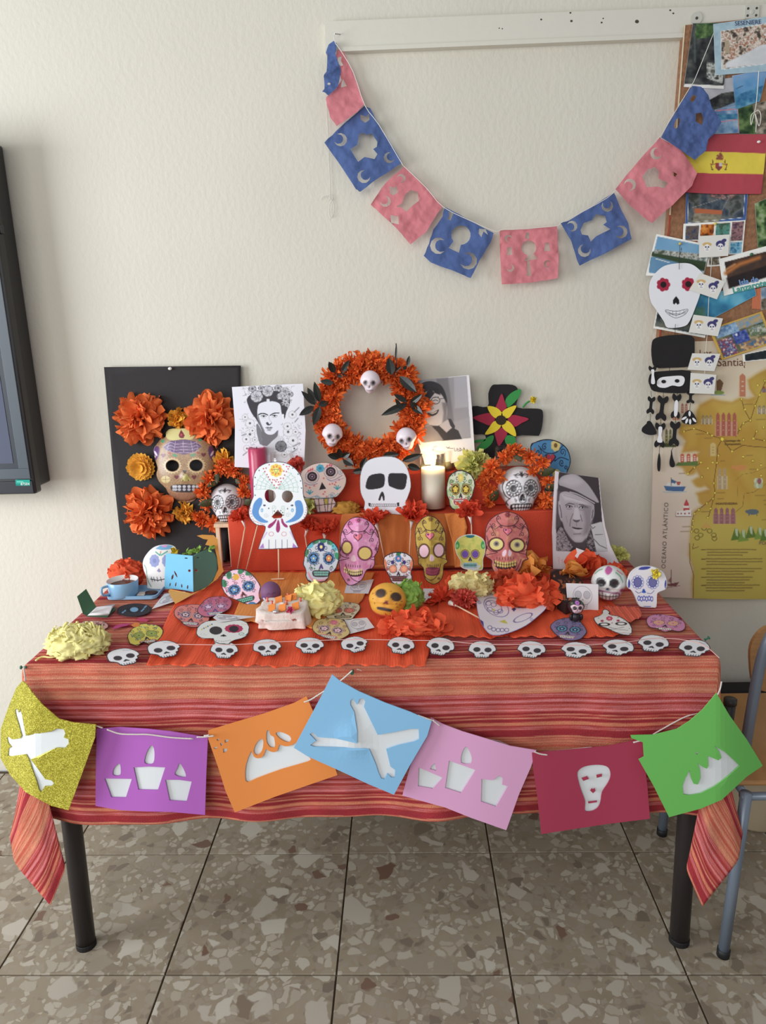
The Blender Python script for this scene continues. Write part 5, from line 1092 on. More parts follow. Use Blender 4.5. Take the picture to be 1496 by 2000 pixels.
    def f3(s):
        i=K([(262,170),(380,200),(600,235),(905,272),(945,700),(965,1000),(1020,1260),(1052,1470),(870,1478),(640,1480),(220,1462),(215,1000),(240,500)])
        s.poly(i,(58,50,54));s.poly(K([(240,470),(330,520),(300,1050),(215,1100),(225,700)]),(84,76,82),soft=5)
        s.poly(smooth(K([(265,640),(290,520),(420,500),(620,580),(800,690),(835,740),(830,900),(780,1010),(770,1130),(720,1260),(620,1330),(520,1320),(440,1250),(360,1130),(320,1000),(290,960),(255,800)]),3),(168,158,164),soft=2)
        s.poly(K([(640,700),(800,700),(800,1000),(740,1180),(660,1200),(690,1000)]),(136,126,132),soft=7);s.poly(K([(300,540),(400,560),(600,640),(780,720),(640,700),(480,650),(360,640)]),(186,178,184),soft=4)
        s.poly(K([(250,660),(285,650),(320,820),(318,960),(290,960),(262,860)]),(176,166,172),soft=1.5);s.line(K([(275,720),(300,840),(305,920)]),2,(104,94,100));s.poly(K([(800,760),(835,740),(830,880),(780,1000),(775,900)]),(158,148,154),soft=1.5);s.line(K([(815,800),(800,930)]),2,(96,88,94))
        s.line(K([(370,720),(430,688),(500,705)]),2.4,(96,88,94));s.line(K([(590,710),(650,715),(730,760)]),2.4,(96,88,94))
        for x,y in ((430,742),(640,755)):s.ell(*K([(x,y)])[0],6,3.1,(110,100,106));s.ell(*K([(x,y)])[0],4.8,2,(206,200,204));s.ell(*K([(x+5,y)])[0],2,1.9,(40,34,38));s.line(K([(x-55,y+10),(x-10,y-20),(x+50,y+5)]),1.2,(60,54,58));s.line(K([(x-45,y+38),(x,y+48),(x+40,y+36)]),1.2,(126,116,122))
        s.line(K([(520,690),(525,760)]),1.4,(120,110,116));s.line(K([(555,690),(560,760)]),1.4,(120,110,116));s.poly(K([(520,760),(570,760),(620,920),(600,970),(500,960),(490,930)]),(190,182,188),soft=3);s.poly(smooth(K([(488,948),(540,965),(610,955),(580,990),(545,1000),(505,980)]),2),(86,78,84),soft=1.2)
        s.line(K([(490,860),(450,960),(440,1060)]),1.8,(120,110,116));s.line(K([(610,880),(640,980)]),1.8,(120,110,116));s.line(K([(380,900),(400,1000)]),1.2,(140,130,136));s.line(K([(340,560),(600,640)]),1,(146,138,144));s.line(K([(545,1000),(550,1060)]),1.6,(140,130,136))
        s.poly(smooth(K([(470,1070),(540,1085),(645,1095),(620,1112),(560,1112),(500,1098)]),2),(56,48,52));s.poly(smooth(K([(490,1105),(560,1120),(640,1112),(600,1165),(550,1175),(510,1150)]),2),(186,176,182),soft=1.2);s.line(K([(500,1190),(620,1185)]),2,(128,118,124));s.ell(*K([(570,1260)])[0],10,6,(184,176,182),soft=6)
        s.poly(K([(360,1130),(440,1250),(520,1330),(640,1330),(700,1260),(700,1470),(500,1400),(400,1260)]),(72,64,68),soft=4)
        patch(s,K([(215,1180),(290,1060),(330,1100),(400,1260),(490,1400),(430,1465),(222,1462)]),[(74,64,70),(176,166,172),(100,90,96)],.35,3);patch(s,K([(700,1300),(760,1130),(820,1260),(860,1478),(740,1470)]),[(50,42,46),(140,132,138)],.35,4)
        s.poly(K([(770,1040),(940,990),(965,1000),(1020,1260),(1052,1470),(870,1478),(810,1200)]),(190,188,190),soft=1.5);s.line(K([(850,1200),(975,1195)]),1.1,(80,74,78));s.line(K([(830,1270),(920,1370),(1030,1420)]),1.6,(96,90,94));s.line(K([(770,1040),(810,1100),(850,1070)]),1.4,(90,84,88))
        s.poly(smooth(K([(262,380),(265,310),(320,250),(430,218),(540,225),(640,290),(740,390),(830,520),(900,640),(905,680),(840,660),(700,580),(560,510),(420,460),(320,440)]),3),(160,152,158),soft=1.5);s.poly(smooth(K([(300,330),(420,250),(540,260),(640,340),(560,400),(420,400)]),3),(176,168,174),soft=9)
        s.poly(smooth(K([(262,400),(400,440),(560,500),(720,590),(860,668),(850,700),(720,640),(560,560),(400,500),(280,470)]),3),(66,58,62),soft=1.2);s.line(smooth(K([(440,505),(560,540),(700,610),(840,690)]),3,False),1.8,(178,170,176))
        for ln in ([(240,1580),(260,1560),(275,1590),(250,1620)],[(262,1600),(265,1680)],[(300,1620),(320,1600),(318,1660)],[(350,1620),(350,1660),(370,1640)]):s.line(K(ln),.9,(226,150,164))
    def d3(P):return -.02*np.clip((P[:,1]-1040)/70,0,1)**2
    o=sheet('portrait_print',q,pl,f3,None,step=.9,thick=.0004,base=(216,208,214),dep=d3);setp(o,'black and white photo print of a man in a flat cap','print')
build_portraits()

# ---- black foam cross
def build_cross():
    K=crop(780,700,3.479);pl=Pl((0,-.020,0),(0,-1,0));z0=UZ
    t=empty('foam_cross',pl.at(965,895),'black foam cross with a red and yellow star flower on wall','cross')
    q=smooth(K([(600,330),(605,240),(630,185),(670,178),(770,180),(805,210),(808,260),(802,335),(940,342),(975,365),(970,460),(950,520),(930,526),(795,528),(790,600),(790,668),(575,668),(580,600),(583,520),(495,512),(498,420),(498,326)]),3)
    sheet('cross_body',q,pl,None,t,step=8,thick=.004,m=mat('black_foam',(30,28,30),.85,var=.05,vscale=40))
    rd,yl,gn=mat('crimson_felt',(166,34,62),.8),mat('yellow_felt',(232,206,40),.8),mat('green_felt',(48,146,66),.8)
    def p(nm,pts,m,d):return sheet(nm,smooth(K(pts),4),pl.off(d),None,t,step=8,thick=.0015,m=m)
    p('leaf',[(722,322),(722,280),(760,235),(822,208),(822,245),(790,290),(745,330)],gn,.0018);p('leaf',[(522,618),(550,580),(600,535),(640,525),(632,570),(600,605),(560,625)],gn,.0018);p('leaf',[(720,525),(780,530),(790,560),(788,595),(740,592),(720,570)],gn,.0018);p('leaf',[(505,560),(580,548),(575,562),(510,575)],gn,.0018)
    for pts in ([(695,240),(715,290),(728,330),(695,362),(655,340),(668,300)],[(500,404),(560,380),(620,372),(650,410),(620,455),(570,440)],[(880,412),(830,395),(770,385),(735,415),(780,465),(830,440)],[(675,595),(655,540),(648,500),(690,470),(735,500),(705,560)]):
        sheet('red_petal',smooth(K(pts),3),pl.off(.0034),None,t,step=8,thick=.0015,m=rd)
    for pts in ([(600,325),(660,335),(700,375),(690,405),(650,405),(615,370)],[(795,320),(730,340),(695,370),(700,400),(740,405),(770,370)],[(582,518),(610,470),(640,430),(680,425),(690,460),(650,500)],[(792,530),(740,505),(700,470),(700,430),(740,425),(780,470)]):
        sheet('yellow_petal',smooth(K(pts),3),pl.off(.0050),None,t,step=8,thick=.0015,m=yl)
    sheet('flower_core',K(ring(690,420,36,33,20)),pl.off(.0066),None,t,step=8,thick=.0015,m=mat('dark_brown_felt',(50,40,26),.9))
    st=cord('stem',K([(838,333),(862,305),(885,290)]),0,.0028,gn,t,plane=pl.off(.004));c=pl.off(.006).at(*K([(908,280)])[0])
    pom(MB(),c,(0,-1,0),8*mpp(c),26,w=.4,maxdeg=85).build('small_flower',mat('yellow_felt',(232,206,40),.8),t,smooth=True)
build_cross()

# ---- wreath
def skull_head(name,c,W,Hh,paint,base,parent=None,yaw=0,tilt=0,roll=0,m=None,nx=72,nz=54,jaw=.66,depth=.85,sock=.14,step=None,flatback=None,cheeks=.0):
    """a modelled skull: W half width, Hh half height; c is its centre; paint works on the face in -1..1"""
    V=[];UV=[]
    for i in range(nz+1):
        t=math.pi*i/nz-math.pi/2
        for j in range(nx):
            a=2*math.pi*j/nx;V.append((math.cos(t)*math.sin(a),-math.cos(t)*math.cos(a),math.sin(t)))
    V=np.array(V);x,y,z=V.T.copy();fr=np.clip(-y,0,1)
    k=np.where(z<-.05,1-(1-jaw)*np.clip((-z-.05)/.45,0,1)**.8,1.0);rad=np.hypot(x,y);nz_=np.clip((np.abs(z)**2.6),0,1);grow=np.sqrt(np.clip(1-nz_,0,1))/np.maximum(rad,1e-6)
    low=z<-.2;sc=np.where(low,1+(grow-1)*np.clip((-z-.2)/.3,0,1),1.0)
    x2,y2=x*sc*k,y*sc*np.where(low,.9,1)
    fx,fz=x2.copy(),z.copy()
    for sx in (-1,1):y2+=fr*sock*1.3*np.exp(-(((fx-sx*.38)/.21)**2+((fz-.02)/.22)**2)*1.2)
    y2+=fr*sock*.9*np.exp(-((fx/.12)**2+((fz+.34)/.14)**2));y2-=fr*sock*.5*np.exp(-((fx/.3)**2+((fz+.62)/.12)**2))
    for sx in (-1,1):y2-=fr*.05*np.exp(-(((fx-sx*.62)/.16)**2+((fz+.26)/.12)**2))
    if flatback is not None:y2=np.minimum(y2,flatback)
    F_=np.stack([fx,-fz],1);s=Pt(F_,base);s.sf=.03;paint(s);back=(y2>.15)[:,None];C=np.where(back,np.asarray(base,float),s.C)
    P=np.stack([x2*W,y2*W*depth,z*Hh],1)
    M=Matrix.Rotation(math.radians(yaw),3,'Z')@Matrix.Rotation(math.radians(tilt),3,'X')@Matrix.Rotation(math.radians(roll),3,'Y');P=P@np.array(M).T+np.array(c)
    n=nx;Fc=[(i*n+j,i*n+(j+1)%n,(i+1)*n+(j+1)%n,(i+1)*n+j)for i in range(nz)for j in range(n)]
    return obj(name,P,Fc,m or m_gloss(),parent,cols=C,smooth=True)
def plain_face(s):
    for x in (-.38,.38):s.ell(x,0,.22,.20,(70,58,60),soft=.12);s.ell(x,0,.12,.11,(34,28,30),soft=.08)
    s.poly([(-.02,.2),(.02,.2),(.11,.42),(-.11,.42)],(80,66,70));s.line([(-.3,.62),(.3,.62)],.05,(120,104,110),soft=.06);s.line([(-.25,.74),(.25,.74)],.03,(150,136,140),soft=.05)
def build_wreath():
    pl=Pl((0,-.072,1.15),(0,-1,.10));c0=pl.at(722,802);R=84*mpp(c0);n=Vector((0,-1,.10)).normalized();up=Vector((0,.10,1)).normalized();rt=Vector((1,0,0));Rz=86*mpp(c0)
    t=empty('flower_wreath',c0-up*(Rz+.03),'orange flower wreath with three small white skulls and dark leaves','wreath')
    def at(a,k=1.0,o=0.0):return c0+rt*(R*k*math.cos(a))+up*(Rz*k*math.sin(a))+n*o
    MB().tube([at(2*math.pi*i/40)for i in range(41)],.016,10,cap=False).build('ring',mat('orange_foam_ring',(214,78,34),.8),t,smooth=True)
    r=random.Random(5);wm=mat('marigold_tissue',(250,114,46),.8,var=.22,vscale=90,transl=.15,spec=.1);nb=52
    for i in range(nb):
        a=2*math.pi*(i+r.uniform(-.2,.2))/nb;c=at(a,(1.12,.90)[i%2]+r.uniform(-.04,.04),.006)
        ax=(n+(c-c0).normalized()*r.uniform(-.5,.7)).normalized();pom(MB(),c,ax,.035*r.uniform(.85,1.15),60,w=.17,maxdeg=110,ruf=.2,r=r,nu=2,nv=2,curl=.3).build('marigold',wm,t,smooth=True)
    for x,y,w,h,yw,ro in ((723,746,20,22.5,-3,2),(649,850,20.5,23,18,8),(794,857,20.5,22.5,-8,-12)):
        c=pl.off(.045).at(x,y);k=mpp(c);skull_head('small_skull',c,w*k,h*k,plain_face,(228,214,222),t,yaw=yw,roll=ro,tilt=4,m=mat('pale_plastic',None,.35,spec=.5),nx=40,nz=32,jaw=.62,sock=.22)
    lm=mat('dark_leaf',(22,27,22),.35,spec=.5,var=.2,vscale=30);K=crop(440,660,3.74)
    L=[((660,490),(555,388),22),((665,480),(600,362),24),((690,470),(650,322),26),((680,490),(755,470),24),((690,500),(645,640),30),((650,500),(540,565),26),((790,330),(695,315),22),((800,255),(755,170),26),((850,260),(905,160),22),((1215,270),(1195,145),34),((1270,280),(1400,400),34),((1300,300),(1385,360),26),
         ((1330,480),(1142,565),28),((1330,470),(1230,410),20),((1350,480),(1440,410),22),((1360,490),(1440,555),24),((1350,470),(1400,520),20),((840,870),(745,855),26),((840,880),(830,800),24),((860,880),(940,930),30),((850,870),(915,840),22),((1150,860),(1270,850),26),((1290,900),(1440,850),26),((1330,930),(1425,960),26),((990,960),(1030,870),24),((1240,250),(1290,205),9),((1300,230),(1325,205),14),((1330,200),(1345,130),14),((1245,170),(1250,35),8),((1290,520),(1240,440),16),((930,980),(1020,965),22),((820,280),(880,270),16)]
    for (a,b,w)in L:
        p0,p1=pl.off(.024+r.uniform(0,.02)).at(*K([a])[0]),pl.off(.03+r.uniform(0,.025)).at(*K([b])[0])
        o=leaf(MB(),p0,p1-p0,(p1-p0).length,w/3.74*mpp(p0),n,bend=r.uniform(-.15,.15)).build('leaf',lm,t,solid=.0004)
    for pts in ([(1240,290),(1250,180),(1248,100),(1246,40)],[(1225,270),(1270,240),(1320,205),(1340,150)],[(820,290),(800,230),(775,180)],[(700,520),(670,480),(600,420)]):
        cord('twig',K(pts),0,.0011,lm,t,plane=pl.off(.028))
build_wreath()
# ================================================================ things standing on the steps and the table
def loc(outline):  # photo outline -> affine frame with -1..1 over its box
    q=np.asarray(outline,float);lo,hi=q.min(0),q.max(0);c=(lo+hi)/2;w,h=(hi-lo)/2;return affine(c[0],c[1],w,0,0,h)
def sugar(s,o,w,eye=(40,60,110),petal=(80,130,200),core=(230,220,120),acc=((60,140,90),(200,70,90)),ink=(60,50,60),teeth=(250,246,230),ey=0.0,ex=.36,er=.24,ny=.36,ty=.66,tw=.42,th=.13,rot=0,swirl=True,ring_=True,fore=None,nose=None,gum=None,seed=1):
    """painted face of a decorated skull; local frame -1..1; w = one photo pixel in that frame"""
    r=np.random.RandomState(seed);c,n=math.cos(math.radians(rot)),math.sin(math.radians(rot));P0=s.P;s.P=np.stack([P0[:,0]*c+P0[:,1]*n,-P0[:,0]*n+P0[:,1]*c],1);s.sf=.7*w
    if swirl:
        for sx in (-1,1):
            for (x,y,rr,h,st)in ((.25,-.55,.16,1,1),(.62,-.42,.15,-1,2),(.68,-.05,.12,1,4),(.55,.38,.11,-1,0),(.2,-.25,.10,1,3),(.12,.52,.07,1,2),(.42,-.80,.10,-1,5)):
                s.spiral(sx*x,y,rr,.9*w,ink,1.3,st if sx>0 else math.pi-st,h*sx)
        for _ in range(26):x,y=r.uniform(-.8,.8),r.uniform(-.85,.5);s.ell(x,y,.045,.035,acc[r.randint(len(acc))],rot=r.uniform(0,180))
    if fore is not None:s.flower(0,-.62,.2,fore,7,.34,core)
    for sx in (-1,1):
        x=sx*ex
        if ring_:
            for k in range(12):a=k*math.pi/6;s.ell(x+er*1.12*math.cos(a),ey+er*1.02*math.sin(a),er*.26,er*.24,petal)
            s.oring(x,ey,er*1.22,er*1.12,.8*w,ink)
        s.ell(x,ey,er,er*.92,eye)
        if core is not None:
            for k in range(5):a=k*1.2566-1.57;s.ell(x+er*.48*math.cos(a),ey+er*.45*math.sin(a),er*.3,er*.28,petal)
            s.ell(x,ey,er*.22,er*.2,core)
    nc=nose or ink;s.poly([(-.02,ny-.16),(.02,ny-.16),(.13,ny+.06),(.05,ny+.10),(0,ny+.02),(-.05,ny+.10),(-.13,ny+.06)],nc)
    s.poly(smooth([(-tw-.04,ty-th*.9),(0,ty-th*1.05),(tw+.04,ty-th*.9),(tw,ty+th),(0,ty+th*1.3),(-tw,ty+th)],3),gum or ink);s.poly([(-tw,ty-th*.7),(tw,ty-th*.7),(tw*.93,ty+th*.8),(-tw*.93,ty+th*.8)],teeth)
    s.line([(-tw,ty),(tw,ty)],.9*w,ink)
    for k in range(-4,5):s.line([(k*tw/4.5,ty-th*.75),(k*tw/4.5,ty+th*.85)],.8*w,ink)
    s.P=P0
    return s
def border(s,o_local,w,ink=(40,34,40),px=1.8):
    q=np.concatenate([o_local,o_local[:1]]);s.line(q,px*2*w,ink)
def skull_paper(name,outline,plane,label,painter,base,k=3,step=.95,thick=.0006,dep=None,parent=None,ink=(40,34,40),px=1.4,cat='paper skull',m=None,group=None,smoothit=True):
    o=smooth(outline,k)if smoothit else np.asarray(outline,float);fwd,inv=loc(o);w=1.0/((o[:,0].max()-o[:,0].min())/2);ol=inv(o)
    def pf(s):
        s.sf=.7*w;painter(s,w)
        if ink is not None:border(s,ol[::2]if len(ol)>40 else ol,w,ink,px)
    ob=sheet(name,o,plane,pf,parent,step=step,thick=thick,base=base,dep=dep,T=inv,m=m)
    if label:setp(ob,label,cat,group)
    return ob
G5=crop(380,980,4.156);G6=crop(700,960,3.937);G7=crop(1020,1040,3.74);G4=crop(80,1040,4.4);T6=crop(640,990,5.754);T7=crop(860,990,6.233);M2=crop(480,890,6.8)
STK=mat('birch_stick',(232,196,160),.6);WCO=mat('white_holder',(236,228,222),.5)

# ---- candles and jars
def build_candles():
    b=flatp(BZ+.002).at(512,996);b.y=-.115;k=mpp(b);r=17*k;zt=Pl((0,b.y,0),(0,-1,0)).at(503,874).z;b=Vector((Pl((0,b.y,0),(0,-1,0)).at(503,900).x,b.y,BZ+.001))
    t=empty('candle',b,'tall dark pink pillar candle beside the portrait with rose crown','candle');wx=mat('magenta_wax',(190,34,84),.35,spec=.5,coat=.3)
    MB().lathe(b,[(0,0),(r,0),(r*1.01,(zt-b.z)*.5),(r,zt-b.z-.002),(r*.93,zt-b.z),(r*.85,zt-b.z-.002),(0,zt-b.z-.006)],36).build('wax',wx,t,smooth=True)
    MB().tube([(b.x,b.y,zt-.007),(b.x,b.y,zt+.002)],.0012,6).build('wick',mat('wick',(40,34,30),.9),t)
    gl=bpy.data.materials.new('clear_glass');gl.use_nodes=True;N=gl.node_tree.nodes;L=gl.node_tree.links;bs=N['Principled BSDF'];tr=N.new('ShaderNodeBsdfTransparent');gs=N.new('ShaderNodeBsdfGlossy');gs.inputs['Roughness'].default_value=.06;fr=N.new('ShaderNodeLayerWeight');fr.inputs[0].default_value=.12;ms=N.new('ShaderNodeMixShader');tr.inputs[0].default_value=(.98,.98,.97,1)
    L.new(fr.outputs[1],ms.inputs[0]);L.new(tr.outputs[0],ms.inputs[1]);L.new(gs.outputs[0],ms.inputs[2]);L.new(ms.outputs[0],N['Material Output'].inputs[0])
    def jar(px0,px1,ytop,base_z,Y,label,fill=None,fc=(206,200,176),wall=.002,hh=None):
        pl=Pl((0,Y,0),(0,-1,0));a,b2=pl.at(px0,ytop+15),pl.at(px1,ytop+15);c=Vector(((a.x+b2.x)/2,Y,base_z));r=(b2.x-a.x)/2;h=pl.at((px0+px1)/2,ytop).z-base_z
        t=empty('glass_jar',c,label,'jar')
        MB().lathe(c,[(0,0),(r*.93,0),(r,.005),(r,h*.9),(r*.97,h),(r*.97-wall,h),(r-wall,h*.9),(r-wall,.006),(0,.005)],36).build('glass',gl,t,smooth=True)
        if fill:MB().lathe(c,[(0,.0062),(r-wall-.0005,.0062),(r-wall-.0005,h*fill),(0,h*fill-.002)],30).build('wax_fill',mat('fill_'+str(fc[0]),fc,.5),t,smooth=True)
        return t,c,r,h
    jar(528,572,884,BZ+.001,-.125,'small glass jar partly hidden behind the large white mask',.55,(190,188,186))
    jar(844,886,878,UZ+.001,-.050,'glass jar with pale wax standing behind the lit candle',.45,(198,200,150))
    jar(965,992,872,UZ+.001,-.050,'small clear glass jar in front of the black foam cross')
    # lit candle in its glass
    Y=BY+.045;t,c,r,h=jar(820,871,884,BZ+.001,Y,'large glass candle burning with a bright flame in centre right')
    t.name='lit_candle';t['category']='candle'
    zt=Pl((0,Y,0),(0,-1,0)).at(845,916).z-c.z
    wm=mat('ivory_wax',(252,240,224),.45,spec=.4);wm.node_tree.nodes['Principled BSDF'].inputs['Subsurface Weight'].default_value=.6;wm.node_tree.nodes['Principled BSDF'].inputs['Subsurface Radius'].default_value=(.03,.015,.008)
    MB().lathe(c,[(0,.0062),(r-.003,.0062),(r-.003,zt+.004),(r-.006,zt),(0,zt-.002)],36).build('wax',wm,t,smooth=True)
    MB().tube([c+Vector((0,0,zt-.002)),c+Vector((0,0,zt+.006))],.001,6).build('wick',mat('wick',(40,34,30),.9),t)
    fm=bpy.data.materials.new('flame');fm.use_nodes=True;b_=fm.node_tree.nodes['Principled BSDF'];b_.inputs['Emission Color'].default_value=(1,.72,.32,1);b_.inputs['Emission Strength'].default_value=14;b_.inputs['Base Color'].default_value=(1,.8,.5,1)
    MB().lathe(c+Vector((0,0,zt+.003)),[(0,0),(.0042,.005),(.0054,.011),(.0042,.019),(.0018,.028),(0,.036)],16).build('flame',fm,t,smooth=True)
    l=bpy.data.lights.new('candle_glow','POINT');l.energy=.5;l.color=(1,.66,.34);l.shadow_soft_size=.012;o=bpy.data.objects.new('candle_glow',l);COL.objects.link(o);o.location=c+Vector((0,0,zt+.020))
build_candles()

# ---- paper skulls that stand up
def bow(x0,amt,hw):return lambda P:-amt*np.clip(1-((P[:,0]-x0)/hw)**2,0,1)
def prop(name,px,py,pl,m,parent):  # small card strut behind a standing paper
    pass
def build_standing():
    # large white mask on a stick
    q=M2([(95,400),(98,280),(150,170),(260,100),(400,80),(540,95),(660,170),(740,280),(762,400),(770,540),(815,660),(820,760),(770,850),(690,900),(585,935),(640,1080),(705,1225),(540,1235),(300,1245),(160,1245),(210,1090),(258,945),(140,920),(60,840),(38,750),(60,640),(98,540)])
    q=np.concatenate([smooth(q[:14],3,False),q[14:20],smooth(q[20:],3,False)]);pl=standp(545,1133,ZT+.010,3)
    eyes=[M2(smooth([(300,452),(370,470),(398,540),(370,600),(320,622),(270,590),(252,530),(265,475)],2)),M2(smooth([(540,466),(600,480),(627,540),(600,600),(550,622),(500,590),(482,540),(495,490)],2)),M2([(425,722),(492,790),(470,825),(430,828),(375,835),(345,810)])]
    def f(s):
        R_,MG,BLU,GR=(206,50,70),(164,52,116),(92,152,222),(150,200,180)
        s.sf=.7
        for (cx,cy,a0,a1)in ((400,440,math.radians(178),math.radians(247)),(430,440,math.radians(-65),math.radians(10))):s.web(*M2([(cx,cy)])[0],a0,a1,(13,22,31,40),6,.7,GR)
        s.poly(M2([(250,230),(330,130),(540,130),(560,210),(410,440)]),(246,250,252))
        for x,y in ((235,172),(253,212),(270,165),(282,250),(300,283),(320,318),(348,355),(358,320),(378,392),(400,345),(412,425),(432,388),(436,350),(452,382),(468,345),(462,300),(498,300),(515,258),(540,212),(544,145),(578,145),(562,176),(505,205),(500,118),(310,120),(385,325),(415,320)):s.ell(*M2([(x,y)])[0],1.3,1.3,R_)
        for i in range(8):
            a=i*math.pi/4;x,y=M2([(403+62*math.cos(a),195+62*math.sin(a))])[0];s.ell(x,y,4.2,4.2,(250,220,90));x,y=M2([(403+50*math.cos(a+.39),195+50*math.sin(a+.39))])[0];s.ell(x,y,3.3,3.3,(240,132,84))
        s.ell(*M2([(403,195)])[0],6,5.6,(250,244,130));s.line(M2([(370,180),(435,180)]),.9,(80,100,70));s.line(M2([(370,180),(403,235),(435,180)]),.8,(80,150,100))
        s.poly(smooth(M2([(150,580),(185,558),(218,580),(215,640),(190,690),(172,745),(190,800),(250,850),(297,870),(280,890),(200,885),(130,840),(85,770),(90,700),(110,630)]),3),BLU)
        s.poly(smooth(M2([(655,610),(690,592),(735,605),(762,680),(762,760),(720,830),(640,875),(545,890),(530,880),(600,840),(655,780),(665,700),(652,650)]),3),BLU)
        for x in (215,620):s.ell(*M2([(x,725)])[0],2.6,3.8,(110,180,226));s.ell(*M2([(x,728)])[0],1.2,2.2,(200,230,244))
        for x,y in ((248,660),(615,660)):s.ell(*M2([(x,y)])[0],2.6,1.8,(80,88,120))
        for sx,x in ((1,270),(-1,560)):s.spiral(*M2([(x,790)])[0],5,.7,(180,200,210),1.5,0,sx)
        for sx,x in ((1,370),(-1,500)):s.spiral(*M2([(x,690)])[0],5,.7,(170,200,190),1.5,1,-sx);s.line(M2([(x-sx*18,700),(x-sx*10,780)]),.7,(170,200,190))
        for x,y in ((305,700),(555,705),(380,738),(465,732),(490,755),(500,790),(125,290),(178,196),(625,165),(695,245),(728,335),(740,430),(115,408),(125,525)):s.ell(*M2([(x,y)])[0],1.2,1.4,(70,100,90))
        s.poly(smooth(M2([(400,838),(408,860),(370,920),(320,962),(292,950),(310,912),(360,880)]),3),MG);s.poly(smooth(M2([(432,850),(450,900),(455,980),(430,1022),(402,990),(410,900)]),3),MG);s.poly(smooth(M2([(470,840),(490,838),(510,890),(555,930),(550,955),(510,940),(475,890)]),3),MG)
        for i in range(26):
            t=i/25;x=60+700*t;a=math.pi*(1-t)
        for x,y in [(62+4*i*i*.5,700+i*36)for i in range(5)]+[(110+i*22,868+i*8)for i in range(7)]+[(805-2*i*i,690+i*32)for i in range(6)]+[(745-i*22,858+i*11)for i in range(7)]:s.ell(*M2([(x,y)])[0],.9,.9,(206,70,80))
        for x in (338,508):s.oring(*M2([(x,1040)])[0],4.6,4,.8,(216,120,140))
        for x in (308,396,482,552):s.line(M2([(x,1118),(x,1232)]),1.0,(70,70,130))
        s.poly(M2([(178,1228),(232,1160),(245,1228)]),(176,130,210));s.poly(M2([(618,1228),(628,1160),(690,1222)]),(176,130,210));s.line(M2([(225,1100),(280,1020)]),3,(214,196,236));s.line(M2([(640,1110),(590,1010)]),3,(214,196,236))
        s.line(np.concatenate([q,q[:1]]),2.2,(62,50,66))
        for e in eyes:s.line(np.concatenate([e,e[:1]]),.8,(190,160,160))
    t=empty('skull_mask_on_stick',pl.at(545,1134),'large white skull mask with blue cheeks standing on a thin stick','mask')
    sheet('mask_paper',q,pl,f,t,step=.95,thick=.0012,base=(238,246,250),holes=eyes)
    MB().tube([pl.off(-.003).at(543,1022),pl.off(-.003).at(545,1131)],.0022,8).build('stick',STK,t,smooth=True);a=pl.at(545,1131);MB().tube([a+Vector((-.022,0,0)),a+Vector((.014,0,.001))],.0018,6).build('foot_bar',STK,t)
    # tall creased skulls
    def tall(q,lab,base,c2,eyec,pupil,teeth,base_px,lean,cx,eyes,heart,mouth,nose,seed,gum=None):
        pl_=standp(base_px[0],base_px[1],ZT+.007,lean);lo,hi=q.min(0),q.max(0);hw=(hi[0]-lo[0])/2
        K_=smooth(q,3)
        def f(s):
            s.sf=.7;ink=(66,34,46)
            n=fb(s.P,.09,seed);s.mix(np.clip((n-.45)*3,0,1)*.55,c2);s.mix(np.clip((fb(s.P,.14,seed+3)-.55)*4,0,1)*.4,(250,226,232)if base[2]>120 else (236,206,120))
            h=hi[1]-lo[1];m=lambda u,v:(cx+u*hw,lo[1]+v*h)
            for sx in (-1,1):
                for u,v,rr,hd in ((.42,.10,4.5,1),(.62,.20,5,-1),(.66,.34,5,1),(.86,.46,3.5,-1),(.55,.56,3.5,1),(.30,.22,3,-1),(.5,.92,3,1)):s.spiral(*m(sx*u,v),rr,1.1,ink,1.3,1.5+sx,hd*sx)
                s.line(smooth([m(0,.22),m(sx*.3,.20),m(sx*.5,.12),m(sx*.42,.06)],4,False),1.5,ink);s.line(smooth([m(sx*.95,.30),m(sx*.78,.22),m(sx*.62,.30)],4,False),1.2,ink);s.line(smooth([m(sx*.3,.20),m(sx*.6,.26),m(sx*.8,.18)],4,False),1.2,ink)
                s.line(smooth([m(sx*.96,.52),m(sx*.75,.58),m(sx*.45,.60),m(sx*.98,.64)],4,False),1.2,ink);s.line(smooth([m(sx*.95,.36),m(sx*.86,.46),m(sx*.96,.56)],3,False),1.1,ink)
            s.flower(*m(0,.05),5.5,c2,6,.34,(230,180,190))
            s.flower(*m(0,.05),2.6,ink,5,.34,base)
            x,y=heart;s.heart(x,y+.6,9,ink);s.heart(x,y,7.6,(236,120,140));s.ell(x-3.5,y-2.5,1.8,1.8,(60,40,90))
            for (x,y,rx,ry)in eyes:
                s.ell(x,y,rx+2.6,ry+2.6,(*[c*.72 for c in c2],));s.dots([(x+(rx+2)*math.cos(a),y+(ry+2)*math.sin(a))for a in np.linspace(0,6.28,26)],.7,ink);s.ell(x,y,rx,ry,eyec);s.oring(x,y,rx,ry,.8,ink)
                if pupil is not None:s.ell(x,y-1,rx*.42,rx*.40,(150,140,126));s.ell(x,y-1,rx*.22,rx*.22,(80,70,76))
            for pg in nose:s.poly(smooth(pg,3),(240,206,220))
            M=np.array(mouth,float);s.poly(smooth(M,3),ink if gum is None else gum)
            n_=9
            (x0,y0),(x1,y1)=M[0],M[len(M)//2];
            for r_ in (0,1):
                for i in range(n_):
                    t_=(i+.5)/n_;x=x0+(x1-x0)*t_;bowy=4.5*math.sin(math.pi*t_);y=y0+(y1-y0)*t_+bowy-1.2+r_*5.6;s.ell(x,y,(abs(x1-x0)/n_)*.42,2.7,teeth);
            for i in range(7):t_=(i+1)/8;x=x0+(x1-x0)*t_;y=y0+(y1-y0)*t_+2*math.sin(math.pi*t_)-7;s.line([(x,y-3),(x,y+1)],1.1,ink)
